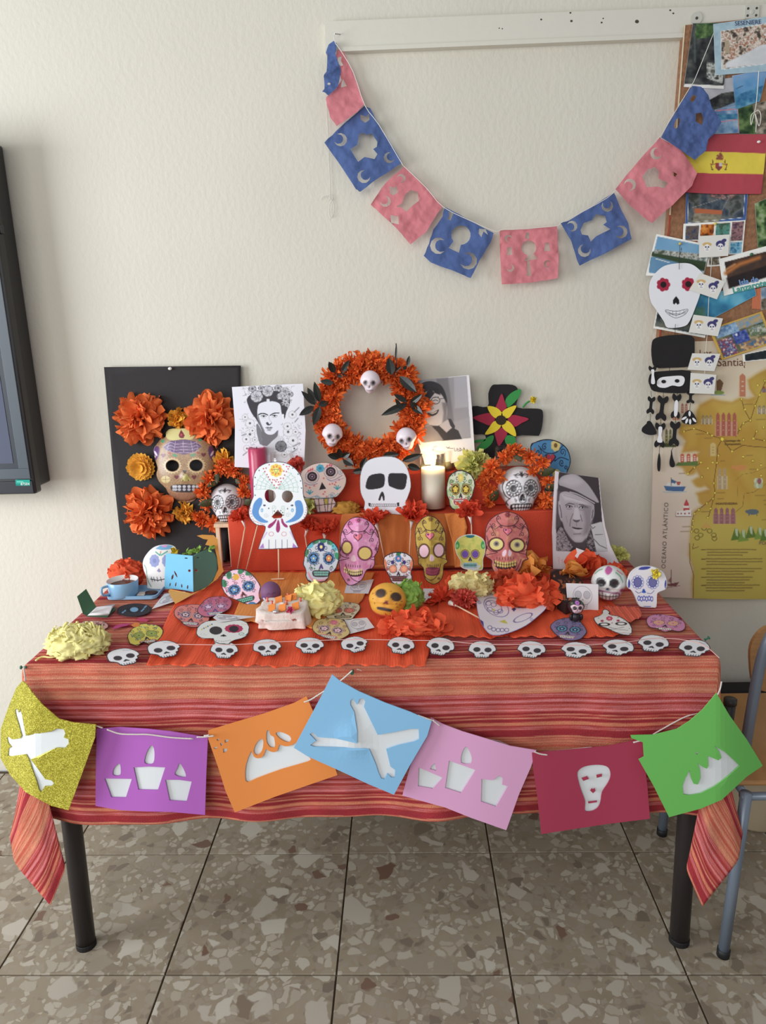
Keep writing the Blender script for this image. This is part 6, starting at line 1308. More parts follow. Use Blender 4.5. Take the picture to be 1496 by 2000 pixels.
            s.line(np.concatenate([K_,K_[:1]]),2.6,(52,30,44));s.line(smooth([m(-.62,.70),m(-.5,.80),m(-.3,.9),m(0,.94),m(.3,.9),m(.5,.8),m(.62,.70)],4,False),1.2,ink)
        ob=sheet('tall_paper_skull',K_,pl_,f,None,step=.9,thick=.0006,base=base,dep=lambda P:-.016*np.clip(1-np.abs(P[:,0]-cx)/hw,0,1),m=m_print());setp(ob,lab,'paper skull')
    q=T6([(150,300),(190,200),(250,135),(340,112),(440,140),(520,210),(570,320),(582,420),(560,510),(530,560),(532,640),(500,695),(440,712),(400,800),(350,850),(270,885),(220,875),(180,820),(140,740),(125,650),(120,590),(138,560),(130,480),(140,380)])
    E_=lambda *a:[(*T6([(x,y)])[0],rx,ry)for x,y,rx,ry in a]
    tall(q,'tall pink paper skull with blank yellow eyes leaning on the step',(228,150,196),(206,92,144),(240,212,120),None,(240,222,150),(690,1143),9,float(T6([(345,0)])[0][0]),E_((216,458,9,11.5),(418,522,12.5,12)),T6([(340,335)])[0],T6([(180,690),(240,710),(320,725),(388,712),(380,770),(280,785),(210,740)]),[T6([(270,560),(300,540),(320,600),(290,615),(262,600)])],3)
    q=T6([(980,280),(1000,200),(1060,130),(1130,98),(1220,125),(1290,210),(1325,300),(1332,420),(1332,560),(1350,620),(1308,660),(1300,760),(1270,830),(1210,870),(1160,865),(1100,820),(1082,760),(1070,685),(1018,640),(1015,580),(1000,500),(985,400)])
    tall(q,'tall gold paper skull with pink eyes and folded centre crease',(196,166,72),(150,116,36),(230,186,200),None,(170,70,96),(845,1141),8,float(T6([(1158,0)])[0][0]),E_((1082,497,9.5,12.5),(1250,488,9.5,12.5)),T6([(1148,325)])[0],T6([(1098,700),(1120,680),(1170,678),(1230,680),(1262,700),(1250,760),(1170,775),(1110,760)])[[0,1,2,3,4,5,6,7]],[T6([(1160,530),(1195,560),(1195,600),(1160,612),(1145,590)])],5,gum=(120,50,70))
    q=T7([(545,330),(560,230),(620,140),(720,80),(820,55),(930,85),(1020,160),(1072,280),(1080,400),(1060,500),(1050,590),(1072,635),(1010,662),(985,740),(930,810),(860,860),(790,885),(720,860),(650,790),(620,710),(622,655),(552,608),(542,570),(560,500),(545,420)])
    e7=[(*T7([(x,y)])[0],rx,ry)for x,y,rx,ry in ((682,455,13.5,11.5),(935,468,13.5,12))]
    tall(q,'tall brick-red paper skull with yellow eyes with grey pupils',(206,116,112),(160,62,66),(226,212,130),1,(222,200,110),(985,1133),9,float(T7([(818,0)])[0][0]),e7,T7([(820,295)])[0],T7([(655,668),(740,672),(820,680),(870,676),(925,668),(915,740),(820,775),(690,745)])[[0,1,2,3,4,5,6,7]],[T7([(795,520),(805,560),(780,605),(752,590),(760,545)]),T7([(840,520),(870,560),(850,605),(825,590),(828,545)])],7)
    # big plain white skull
    K=crop(440,660,3.74)
    q=K([(985,1100),(985,1010),(1010,930),(1060,885),(1150,866),(1240,872),(1310,920),(1345,1000),(1355,1090),(1330,1170),(1318,1200),(1322,1280),(1260,1290),(1130,1275),(1020,1262),(1018,1200),(995,1150)])
    pl=standp(752,1004,BZ+.003,4)
    def f(s):
        s.sf=.7
        s.poly(smooth(K([(1025,1080),(1050,1010),(1120,990),(1160,1000),(1165,1050),(1150,1090),(1090,1105),(1040,1105)]),3),(46,44,48));s.poly(smooth(K([(1195,995),(1250,988),(1320,995),(1325,1040),(1310,1100),(1270,1108),(1215,1090),(1192,1070)]),3),(46,44,48))
        s.poly(smooth(K([(1145,1122),(1160,1140),(1164,1185),(1152,1186),(1148,1160),(1140,1160),(1132,1186),(1118,1184),(1130,1145)]),2),(46,44,48));s.poly(K([(1045,1205),(1062,1208),(1060,1232),(1048,1230)]),(46,44,48));s.poly(K([(1255,1203),(1272,1203),(1270,1230),(1256,1228)]),(46,44,48))
        for i in range(15):x=1062+i*13.5;s.oring(*K([(x,1222)])[0],1.9,2.6,.7,(90,88,92))
        o=smooth(q,3);s.line(np.concatenate([o,o[:1]]),1.2,(120,118,122))
    ob=sheet('paper_skull',smooth(q,3),pl,f,None,step=1.1,thick=.0008,base=(230,232,240));setp(ob,'plain white paper skull with big black eyes on the step','paper skull')
    # tilted sugar skull with square teeth
    q=M2([(735,220),(800,160),(900,110),(1040,88),(1150,108),(1250,170),(1320,260),(1335,340),(1300,440),(1210,545),(1160,560),(1200,640),(1140,740),(1040,745),(950,755),(915,640),(895,570),(800,570),(740,480),(715,350)])
    pl=standp(637,1001,BZ+.003,6)
    def f(s):
        s.sf=.7;B_,R_,T_=(70,90,150),(206,80,90),(60,150,170)
        for c in ((882,277),(1128,213)):x,y=M2([c])[0];s.oring(x,y,13,12.5,.8,B_);s.ell(x,y,9.8,9.4,(52,42,50));s.oring(x,y,5,4.6,.8,(190,150,170));s.ell(x,y,1.6,1.6,(190,150,170))
        s.poly(M2([(1012,350),(1068,438),(975,456)]),(40,34,38));s.flower(*M2([(988,168)])[0],7.5,(70,160,190),7,.34,(50,120,150))
        for x,y in ((830,205),(858,190),(885,180),(1080,140),(1115,122),(1140,130)):s.ell(*M2([(x,y)])[0],1.5,3,R_,rot=20)
        for x,y in ((1240,320),(1195,355),(1150,372),(800,400),(850,425),(910,400),(1035,300),(1180,385),(1115,380),(1050,480),(1030,510),(1075,545)):s.ell(*M2([(x,y)])[0],1.8,1.8,(214,110,110))
        s.line(smooth(M2([(1070,300),(1130,330),(1200,310),(1280,260)]),4,False),.9,B_);s.line(smooth(M2([(780,360),(860,390),(950,370)]),4,False),.9,B_);s.line(smooth(M2([(1090,320),(1150,345),(1230,320),(1300,300)]),4,False),.8,(130,140,190))
        for cx,cy in ((850,510),(1215,450)):
            for a in (-1.9,-1.3,-2.5,-.7):s.line([M2([(cx,cy)])[0],M2([(cx,cy)])[0]+8*np.array([math.cos(a),math.sin(a)])],2,T_)
        for cx,cy,h in ((950,545,1),(1150,520,-1),(1120,545,-1),(1250,220,1)):s.spiral(*M2([(cx,cy)])[0],5,.9,(90,140,170),1.4,0,h)
        s.line(smooth(M2([(780,550),(850,560),(920,540),(1000,560),(1060,560),(1150,555),(1230,500)]),3,False),1,T_)
        s.poly(M2([(905,570),(1180,560),(1190,640),(1130,740),(950,750)]),(206,176,168));s.poly(M2([(1040,570),(1095,568),(1092,645),(1045,650)]),(176,156,70))
        for ln in ([(915,665),(1190,635)],[(965,575),(985,745)],[(1035,570),(1060,742)],[(1095,565),(1085,740)],[(1150,560),(1130,735)],[(905,570),(950,750),(1135,740),(1195,640)],[(905,575),(1180,560)]):s.line(M2(ln),1.3,(60,44,50))
        o=smooth(q,3);s.line(np.concatenate([o,o[:1]]),1.6,(80,64,70))
    ob=sheet('paper_skull',smooth(q,3),pl,f,None,step=.95,thick=.0008,base=(222,196,184));setp(ob,'tilted pale paper skull with square teeth, beside plain white skull','paper skull')
    # green decorated skull on the step
    K=crop(780,700,3.479)
    q=K([(325,840),(345,790),(395,760),(440,762),(490,790),(515,850),(505,900),(490,950),(450,1000),(430,1030),(385,1035),(345,1010),(335,960),(318,915)])
    skull_paper('paper_skull',q,standp(900,1001,BZ+.003,5),'green patterned paper skull with yellow flower eyes beside lit candle',lambda s,w:(s.mix(np.clip((fb(s.P,4,2)-.45)*4,0,1)*.6,(130,176,90)),sugar(s,None,w,eye=(40,40,34),petal=(236,200,70),core=(250,232,120),acc=((70,150,80),(206,60,90),(110,170,90)),fore=(230,210,110),ey=-.05,ny=.28,ty=.55,gum=(200,70,90))),(222,226,196))
    # blue skull at the right wall
    q=K([(890,600),(920,570),(980,550),(1040,552),(1100,575),(1145,620),(1165,690),(1155,740),(1135,790),(1110,860),(1060,900),(1000,900),(940,860),(900,780)])
    def f(s,w):
        s.sf=.7*w;s.mix(np.clip((fb(s.P,3,2)-.4)*3,0,1)*.7,(90,160,206));ink=(26,40,70)
        for sx in (-1,1):
            for u,v,rr,h in ((.3,-.7,.14,1),(.6,-.5,.16,-1),(.55,-.1,.14,1),(.75,.1,.1,-1),(.2,-.3,.12,1)):s.spiral(sx*u,v,rr,1.3*w,ink,1.3,sx,h*sx)
            s.line(smooth([(0,-.45),(sx*.3,-.5),(sx*.6,-.75)],4,False),1.3*w,ink);s.line(smooth([(sx*.2,-.15),(sx*.5,-.3),(sx*.9,-.2)],4,False),1.3*w,ink)
        s.heart(0,-.26,.24,ink);s.heart(0,-.28,.20,(196,60,80));s.flower(.25,-.76,.22,(222,200,120),7,.34,(120,90,50));s.ell(-.3,.35,.2,.2,(220,200,120));s.ell(.3,.35,.2,.2,(220,200,120))
    skull_paper('paper_skull',q,Pl((0,-.075,0),(0,-1,0)),'round-topped blue paper skull with red heart, behind the man portrait',f,(70,130,180))
    # grey skull on the yellow flower
    q=G5([(895,400),(930,340),(1000,305),(1080,302),(1140,340),(1172,400),(1170,480),(1140,560),(1100,580),(1075,640),(1010,655),(930,650),(900,600),(905,560),(880,510),(890,450)])
    def f(s,w):
        for x,y,c in ((-.6,-.7,(90,180,200)),(-.3,-.9,(60,130,90)),(.1,-.93,(60,130,90)),(.5,-.85,(70,150,110)),(.75,-.6,(90,190,210)),(.9,-.2,(60,150,110)),(-.85,-.35,(70,130,90))):s.ell(x,y,.2,.14,c,rot=x*50)
        sugar(s,None,w,eye=(34,38,56),petal=(90,150,214),core=(240,220,140),acc=((60,120,70),(120,110,130)),fore=(44,50,110),ny=.3,ty=.58,teeth=(130,206,190),ex=.42,ey=-.1,nose=(80,60,120));s.ell(.42,-.1,.14,.14,(226,130,70));s.ell(.42,-.1,.05,.05,(240,220,120))
        s.line(smooth([(-.7,.55),(-.5,.85),(0,.9),(.4,.8),(.6,.5)],3,False),3*w,(232,150,170))
    skull_paper('paper_skull',q,standp(622,1152,ZT+.010,9),'grey-blue flowered paper skull on top of the yellow tissue ball',f,(196,204,216))
    q=T6([(625,590),(650,550),(740,510),(850,510),(930,550),(965,610),(960,680),(935,740),(950,780),(940,860),(870,895),(790,890),(720,850),(695,790),(660,730),(630,670)])
    def f(s,w):
        for sx in (-1,1):s.ell(sx*.85,-.3,.1,.3,(226,130,96),rot=sx*12);s.ell(sx*.75,.0,.1,.1,(216,110,100))
        sugar(s,None,w,eye=(240,120,120),petal=(250,180,120),core=(250,160,170),acc=((60,120,80),(90,70,150),(206,80,80)),fore=(60,120,186),ey=-.02,ex=.36,er=.2,ny=.28,ty=.52,teeth=(150,84,78),gum=(80,50,60),tw=.5);s.flower(0,-.92,.16,(50,120,80),5,.35);s.flower(-.38,-.4,.12,(60,50,120),5,.35);s.flower(.38,-.4,.12,(60,50,120),5,.35)
        s.line(smooth([(-.5,.55),(-.4,.85),(0,.93),(.4,.85),(.6,.5)],3,False),4*w,(206,214,226))
    skull_paper('paper_skull',q,standp(785,1152,ZT+.012,9),'small white paper skull with coral eyes on green tissue flower',f,(226,218,226))
    q=T7([(180,440),(230,370),(330,335),(430,340),(520,390),(548,460),(545,560),(520,640),(520,740),(480,775),(330,765),(250,730),(245,660),(200,580),(180,510)])
    def f(s,w):
        s.mix(np.clip((fb(s.P,5,2)-.45)*4,0,1)*.5,(150,190,80));sugar(s,None,w,eye=(110,80,180),petal=(236,190,80),core=None,acc=((120,180,80),(170,200,90)),ey=.1,ex=.33,er=.22,ny=.4,ty=.7,teeth=(130,220,216),gum=(190,210,226),nose=(60,40,100),swirl=False);s.ell(0,-.93,.3,.14,(40,110,130))
        for sx in (-1,1):s.ell(sx*.85,-.4,.16,.22,(70,170,90));s.ell(sx*.85,-.35,.07,.1,(150,220,130))
        s.line([(-.6,.75),(-.45,.93),(.45,.93),(.6,.75)],4*w,(206,222,236))
    skull_paper('paper_skull',q,standp(917,1128,ZT+.012,7),'yellow-green paper skull with violet eyes on cream tissue flower',f,(222,218,110),ink=(220,226,220),px=1.2)
    # pink round skull leaning at the left
    q=G5([(215,650),(240,590),(310,550),(400,548),(470,590),(510,640),(538,690),(522,760),(540,800),(490,838),(430,835),(340,800),(270,770),(230,720)])
    def f(s,w):
        for x,y in ((-.85,-.2),(-.6,-.65),(.0,-.9),(.4,-.8)):s.ell(x,y,.22,.14,(60,130,90),rot=-60+50*x)
        s.ell(.55,.95,.2,.15,(60,120,170));sugar(s,None,w,eye=(40,48,74),petal=(90,140,196),core=(230,220,150),acc=((206,80,120),(60,120,90)),ey=.05,ex=.37,er=.24,ny=.42,ty=.72,teeth=(100,200,170),rot=-16,nose=(90,50,50));s.flower(-.25,-.55,.16,(226,170,60),6,.34)
    skull_paper('paper_skull',q,standp(480,1180,ZT+.009,22),'round pink paper skull with blue flower eyes, left of purple egg',f,(236,194,214))
    # white paper skull next to the blue box, white foam skull at the right
    K=crop(260,1040,7.874)
    q=K([(150,450),(180,370),(260,270),(350,210),(480,185),(600,195),(660,240),(690,330),(680,450),(640,560),(600,700),(590,860),(420,875),(230,860),(215,800),(205,690),(165,590),(150,520)])
    def f(s,w):
        k=lambda x,y:tuple((np.array([(x,y)])-[420,530])[0]/[270,345])
        s.sf=.7*w;s.poly([k(340,250),k(420,200),k(520,190),k(620,205),k(560,260),k(440,270)],(110,170,214));s.poly([k(430,215),k(480,190),k(530,200),k(500,230)],(226,140,200))
        for x in (330,520):s.flower(*k(x,435),.27,(150,160,210),9,.3,(130,140,196))
        s.poly([k(400,545),k(430,600),k(400,612),k(365,590)],(150,140,180));s.line([k(270,715),k(380,735),k(480,715)],1.3*w,(40,40,50))
        for x in (290,325,375,430):s.line([k(x-8,685),k(x+8,750)],1.1*w,(40,40,50))
        s.line([k(350,300),k(410,350),k(425,310)],2*w,(80,170,150));s.line([k(430,350),k(530,290)],2*w,(80,170,150));s.line(smooth([k(175,500),k(205,560),k(215,660),k(240,760),k(280,830)],3,False),1.4*w,(110,160,130));s.ell(*k(425,300),.04,.05,(240,150,90))
    skull_paper('paper_skull',q,standp(312,1149,ZT+.004,8),'white paper skull with lilac eyes partly hidden by the blue box',f,(236,232,230),dep=bow(310,.014,40),ink=(200,200,206),px=.8)
    YF=MB();c=standp(312,1149,ZT+.004,8).off(.02).at(342,1076);pom(YF,c,(CP-c).normalized(),10*mpp(c),14,w=.5,maxdeg=80,ruf=.25);setp(YF.build('paper_flower',mat('yellow_felt',(232,206,40),.8),smooth=True),'small yellow folded flower on the white paper skull, left','paper flower')
    q=G7([(770,400),(775,340),(800,290),(850,255),(910,245),(970,255),(1030,290),(1055,350),(1050,410),(1010,430),(985,450),(980,540),(950,548),(880,545),(850,530),(825,470),(800,425)])
    def f(s,w):
        s.sf=.7*w;B_=(60,70,160)
        s.poly(smooth([(-.45,-.85),(-.1,-1.05),(.2,-1.0),(.1,-.88),(-.15,-.82)],3),B_);s.ell(-.98,-.15,.12,.25,B_);s.ell(1.0,-.1,.12,.28,B_)
        for x,y in ((-.48,-.22),(.28,-.22)):
            for k in range(11):a=k*2*math.pi/11;s.oring(x+.24*math.cos(a),y+.26*math.sin(a),.07,.07,1*w,(90,100,190))
            s.ell(x,y,.2,.23,(110,110,170));s.oring(x,y,.2,.23,1.2*w,B_)
        s.poly([(-.22,.1),(-.15,.1),(-.05,.28),(-.15,.3),(-.28,.28)],(50,90,190));s.line(smooth([(-.6,.2),(-.45,.3),(-.3,.25)],3,False),1*w,B_);s.line(smooth([(.0,.3),(.2,.32),(.35,.18)],3,False),1*w,B_)
        for k in range(6):s.oring(-.42+k*.13,.55+.03*(k%2),.06,.1,1.3*w,(80,90,190))
        s.poly([(-.2,.93),(.2,.93),(.1,1.05),(-.1,1.05)],B_)
    skull_paper('foam_skull',q,standp(1262,1186,ZT+.003,5),'white foam skull with blue drawn eyes at the right table end',f,(232,230,236),thick=.008,ink=(216,216,224),px=.8)
    c=standp(1262,1186,ZT+.003,5).off(.006).at(1281,1120);mb=pom(MB(),c,(0,-1,.1),11*mpp(c),26,w=.3,maxdeg=95,ruf=.35);setp(mb.build('yarn_flower',mat('bright_yellow',(236,214,60),.8),smooth=True),'small yellow yarn flower stuck on the white foam skull','paper flower')
build_standing()

# ---- painted three-dimensional heads with flower crowns
def catrina(s):
    ink=(34,30,34)
    for x in (-.40,.40):
        for k in range(13):
            a=k*2*math.pi/13;s.oring(x+.27*math.cos(a),-.06+.27*math.sin(a),.062,.06,.026,ink)
        s.oring(x,-.06,.34,.34,.02,ink);s.oring(x,-.06,.2,.2,.025,ink);s.ell(x,-.06,.15,.15,(78,76,80))
    s.poly(smooth([(0,.16),(.10,.28),(.13,.42),(.05,.46),(0,.40),(-.05,.46),(-.13,.42),(-.10,.28)],3),ink);s.ell(0,.33,.05,.07,(96,92,96));s.oring(0,.32,.19,.23,.022,ink)
    s.poly(smooth([(-.5,.60),(-.25,.56),(0,.58),(.25,.56),(.5,.60),(.44,.82),(.2,.92),(0,.93),(-.2,.92),(-.44,.82)],3),ink)
    for k in range(7):
        x=-.39+k*.13;s.ell(x,.66,.052,.055,(232,230,232));s.ell(x*.9,.80,.05,.055,(226,224,226))
    for sx in (-1,1):
        s.line(smooth([(sx*.02,-.55),(sx*.15,-.66),(sx*.3,-.58),(sx*.2,-.5)],4,False),.03,ink);s.line(smooth([(sx*.03,-.75),(sx*.1,-.6),(sx*.35,-.62)],4,False),.025,ink);s.line(smooth([(sx*.78,-.4),(sx*.86,-.1),(sx*.74,.2),(sx*.55,.35)],4,False),.03,ink);s.line(smooth([(sx*.5,.3),(sx*.66,.45),(sx*.58,.6)],4,False),.028,ink);s.line(smooth([(sx*.25,.45),(sx*.35,.35),(sx*.3,.5)],4,False),.022,ink)
    s.ell(0,-.6,.05,.1,ink);s.line([(-.3,.98),(0,.99),(.3,.98)],.02,ink)
def crowned(label,px,py,hw,hh,Y,zbase,blooms,leaves,yaw,n=34):
    pl=Pl((0,Y,0),(0,-1,0));c=pl.at(px,py);k=mpp(c)
    t=empty('flower_crowned_skull',Vector((c.x,c.y,zbase)),label,'skull')
    skull_head('skull',c,hw*k,hh*k,catrina,(232,230,234),t,yaw=yaw,jaw=.72,nx=110,nz=84,sock=.12,tilt=-16)
    r=random.Random(int(px));mm=mat('marigold_tissue',(250,114,46),.8,var=.22,vscale=90,transl=.15,spec=.1)
    for (x,y,R)in blooms:p=pl.off(.022).at(x,y);pom(MB(),p,(CP-p).normalized()+Vector((r.uniform(-.3,.3),0,r.uniform(-.3,.3))),R*mpp(p),n,w=.17,maxdeg=112,ruf=.2,r=r,nu=2,nv=2,curl=.3).build('marigold',mm,t,smooth=True)
    for (a,b,w)in leaves:p0,p1=pl.off(.028).at(*a),pl.off(.034).at(*b);leaf(MB(),p0,p1-p0,(p1-p0).length,w*k,(0,-1,0)).build('leaf',mat('olive_leaf',(62,66,38),.5,var=.15,vscale=30),t,smooth=True,solid=.0004)
crowned('white skull with black lines and orange flower crown on the crate',444,984,35,40,standp(445,1104,ZT).p.y+.035,CZ,[(432,915,17),(455,918,18),(476,940,16),(410,935,18),(396,960,18),(404,985,15),(395,1015,17),(415,1022,18),(475,960,13),(488,965,10),(385,1008,12),(440,905,13)],[((426,938),(405,950),6),((420,978),(388,985),8),((478,985),(492,975),7),((424,920),(425,945),5),((460,935),(470,945),5)],4,n=56)
crowned('larger white skull with black lines and orange flower crown, right step',1014,958,42,47,BY+.050,BZ,[(1010,884,19),(985,893,17),(1035,893,18),(960,912,19),(975,930,15),(948,930,15),(958,960,16),(955,980,13),(1058,905,18),(1070,940,15),(1066,975,17),(1058,993,14),(1000,878,15),(1040,920,13),(1072,985,11),(942,948,11)],[((1004,878),(1018,902),8),((960,980),(972,955),8),((1066,955),(1085,945),8),((1050,925),(1085,915),9)],3,n=56)
def heads():
    # clay skull, orange yellow with red rim
    c=flatp(ZT+.044).at(757,1172);k=mpp(c)
    def f(s):
        s.sf=.05;s.mix(np.clip((fb(s.P,3,1)-.4)*3,0,1)*.4,(222,130,40));s.poly(smooth([(-1.1,.1),(-.9,.55),(-.3,.85),(.3,.85),(.9,.7),(1.1,1.2),(-1.2,1.2)],3),(206,70,60))
        s.ell(-.30,-.35,.30,.25,(64,44,36),rot=-14,soft=.05);s.ell(.50,-.22,.28,.25,(64,44,36),rot=25,soft=.05);s.poly([(.02,.02),(.12,.06),(.16,.22),(.08,.26),(.02,.2),(-.06,.26),(-.12,.2)],(110,44,40))
        s.poly(smooth([(-.42,.42),(0,.44),(.40,.50),(.38,.64),(0,.62),(-.42,.56)],2),(62,48,48));s.dots([(-.7,.0),(-.6,.25),(.75,.2),(.6,.35),(.2,-.5),(-.75,-.3),(.8,0),(.55,.15)],.03,(90,50,40))
    setp(skull_head('clay_skull',c,37*k,34*k,f,(232,166,50),yaw=-6,tilt=-22,roll=4,jaw=.92,sock=.06,depth=.8,m=mat('painted_clay',None,.55)),'small orange-yellow painted clay skull with dark eyes, mid table','skull')
    # painted white skull with large teeth
    c=standp(1196,1182,ZT+.003).at(1196,1147);c.y+=.03;k=mpp(c)
    def f(s):
        s.sf=.04;ink=(40,36,40)
        for x in (-.42,.30):s.ell(x,-.12,.27,.25,(52,48,52))
        s.poly([(-.06,.12),(.02,.14),(.08,.3),(-.02,.34),(-.14,.28)],(60,90,120));s.poly(smooth([(-.1,-.98),(.15,-.85),(.05,-.62),(-.12,-.55),(-.25,-.75)],3),(190,80,150))
        s.poly(smooth([(-.75,.40),(-.3,.34),(.2,.40),(.62,.42),(.55,.82),(0,.98),(-.6,.85)],3),(150,60,120));s.poly(smooth([(-.68,.48),(-.3,.42),(.2,.46),(.55,.50),(.48,.76),(0,.88),(-.55,.78)],3),(232,232,232))
        s.line([(-.66,.62),(0,.66),(.52,.62)],.04,ink)
        for x in (-.5,-.3,-.1,.1,.28,.43):s.line([(x,.43),(x,.86)],.03,ink)
        s.line(smooth([(.35,-.7),(.6,-.5),(.75,-.2)],3,False),.05,(60,140,90));s.line(smooth([(.4,-.8),(.7,-.6)],3,False),.04,(200,90,110));s.ell(.75,.3,.12,.12,(170,60,110));s.line(smooth([(-.8,-.5),(-.6,-.7),(-.4,-.8)],3,False),.04,(90,150,110));s.line([(.6,.95),(.2,1.0)],.05,(90,150,110))
    setp(skull_head('painted_skull',c,34*k,35*k,f,(224,226,224),yaw=-18,tilt=-12,jaw=.78,depth=1.0),'glossy white painted skull with big teeth beside the foam skull','skull')
    # tiny black figure
    b=flatp(ZT+.006).at(1124,1213);k=mpp(b)
    t=empty('skull_figurine',b,'tiny black figurine with a pink-white skull face before the card','figurine');bm_=mat('black_glaze',(36,28,34),.35)
    MB().lathe(b,[(0,0),(8*k,.001),(10*k,5*k),(9*k,13*k),(5*k,19*k),(0,20*k)],18).ball(b+Vector((-10*k,-4*k,10*k)),3.5*k,3.5*k,7*k).ball(b+Vector((10*k,-4*k,10*k)),3.5*k,3.5*k,7*k).ball(b+Vector((-5*k,-6*k,3*k)),4*k,5*k,3*k).ball(b+Vector((5*k,-6*k,3*k)),4*k,5*k,3*k).build('body',bm_,t,smooth=True)
    def f(s):
        s.sf=.08;s.poly(smooth([(-.75,-.1),(-.5,-.4),(0,-.3),(.5,-.4),(.75,-.1),(.6,.3),(.35,.7),(-.35,.7),(-.6,.3)],3),(226,186,196))
        for x in (-.33,.33):s.ell(x,.05,.24,.24,(30,24,30))
        s.ell(0,.36,.08,.09,(40,30,34));s.line([(-.28,.56),(.28,.56)],.06,(50,34,40));s.flower(0,-.62,.26,(190,110,200),6,.34,(120,60,140));s.ell(-.6,-.55,.12,.1,(80,120,60));s.ell(.6,-.55,.12,.1,(80,120,60))
    skull_head('head',b+Vector((0,0,30*k)),16*k,15*k,f,(36,28,34),t,tilt=-12,jaw=.85,nx=48,nz=36,sock=.08)
    # purple egg
    b=flatp(ZT+.0085).at(530,1176);k=mpp(b);c=b+Vector((0,0,20*k));mb=MB();n,m=60,40;V=[];C=[]
    for i in range(m+1):
        tt=math.pi*i/m-math.pi/2
        for j in range(n):
            a=2*math.pi*j/n;V.append((math.cos(tt)*math.sin(a),-math.cos(tt)*math.cos(a),math.sin(tt)))
    V=np.array(V);s=Pt(np.stack([V[:,0],-V[:,2]],1),(118,72,116));s.sf=.06;ink=(66,40,76)
    s.line(smooth([(-.2,-.1),(-.05,-.22),(.12,-.16)],3,False),.06,ink);s.line(smooth([(.3,-.15),(.45,-.26),(.6,-.18)],3,False),.06,ink);s.ell(-.55,.35,.3,.3,(90,70,130));s.ell(-.55,.35,.12,.12,(226,220,232));s.line([(0,.3),(.3,.36),(.45,.28)],.05,ink);s.C[V[:,1]>0.1]=(118,72,116)
    setp(obj('painted_egg',V*np.array([20,19,22])*k+np.array(c),[(i*n+j,i*n+(j+1)%n,(i+1)*n+(j+1)%n,(i+1)*n+j)for i in range(m)for j in range(n)],mat('painted_clay',None,.55),cols=s.C,smooth=True),'purple painted egg with a drawn face beside pink paper skull','egg')
heads()
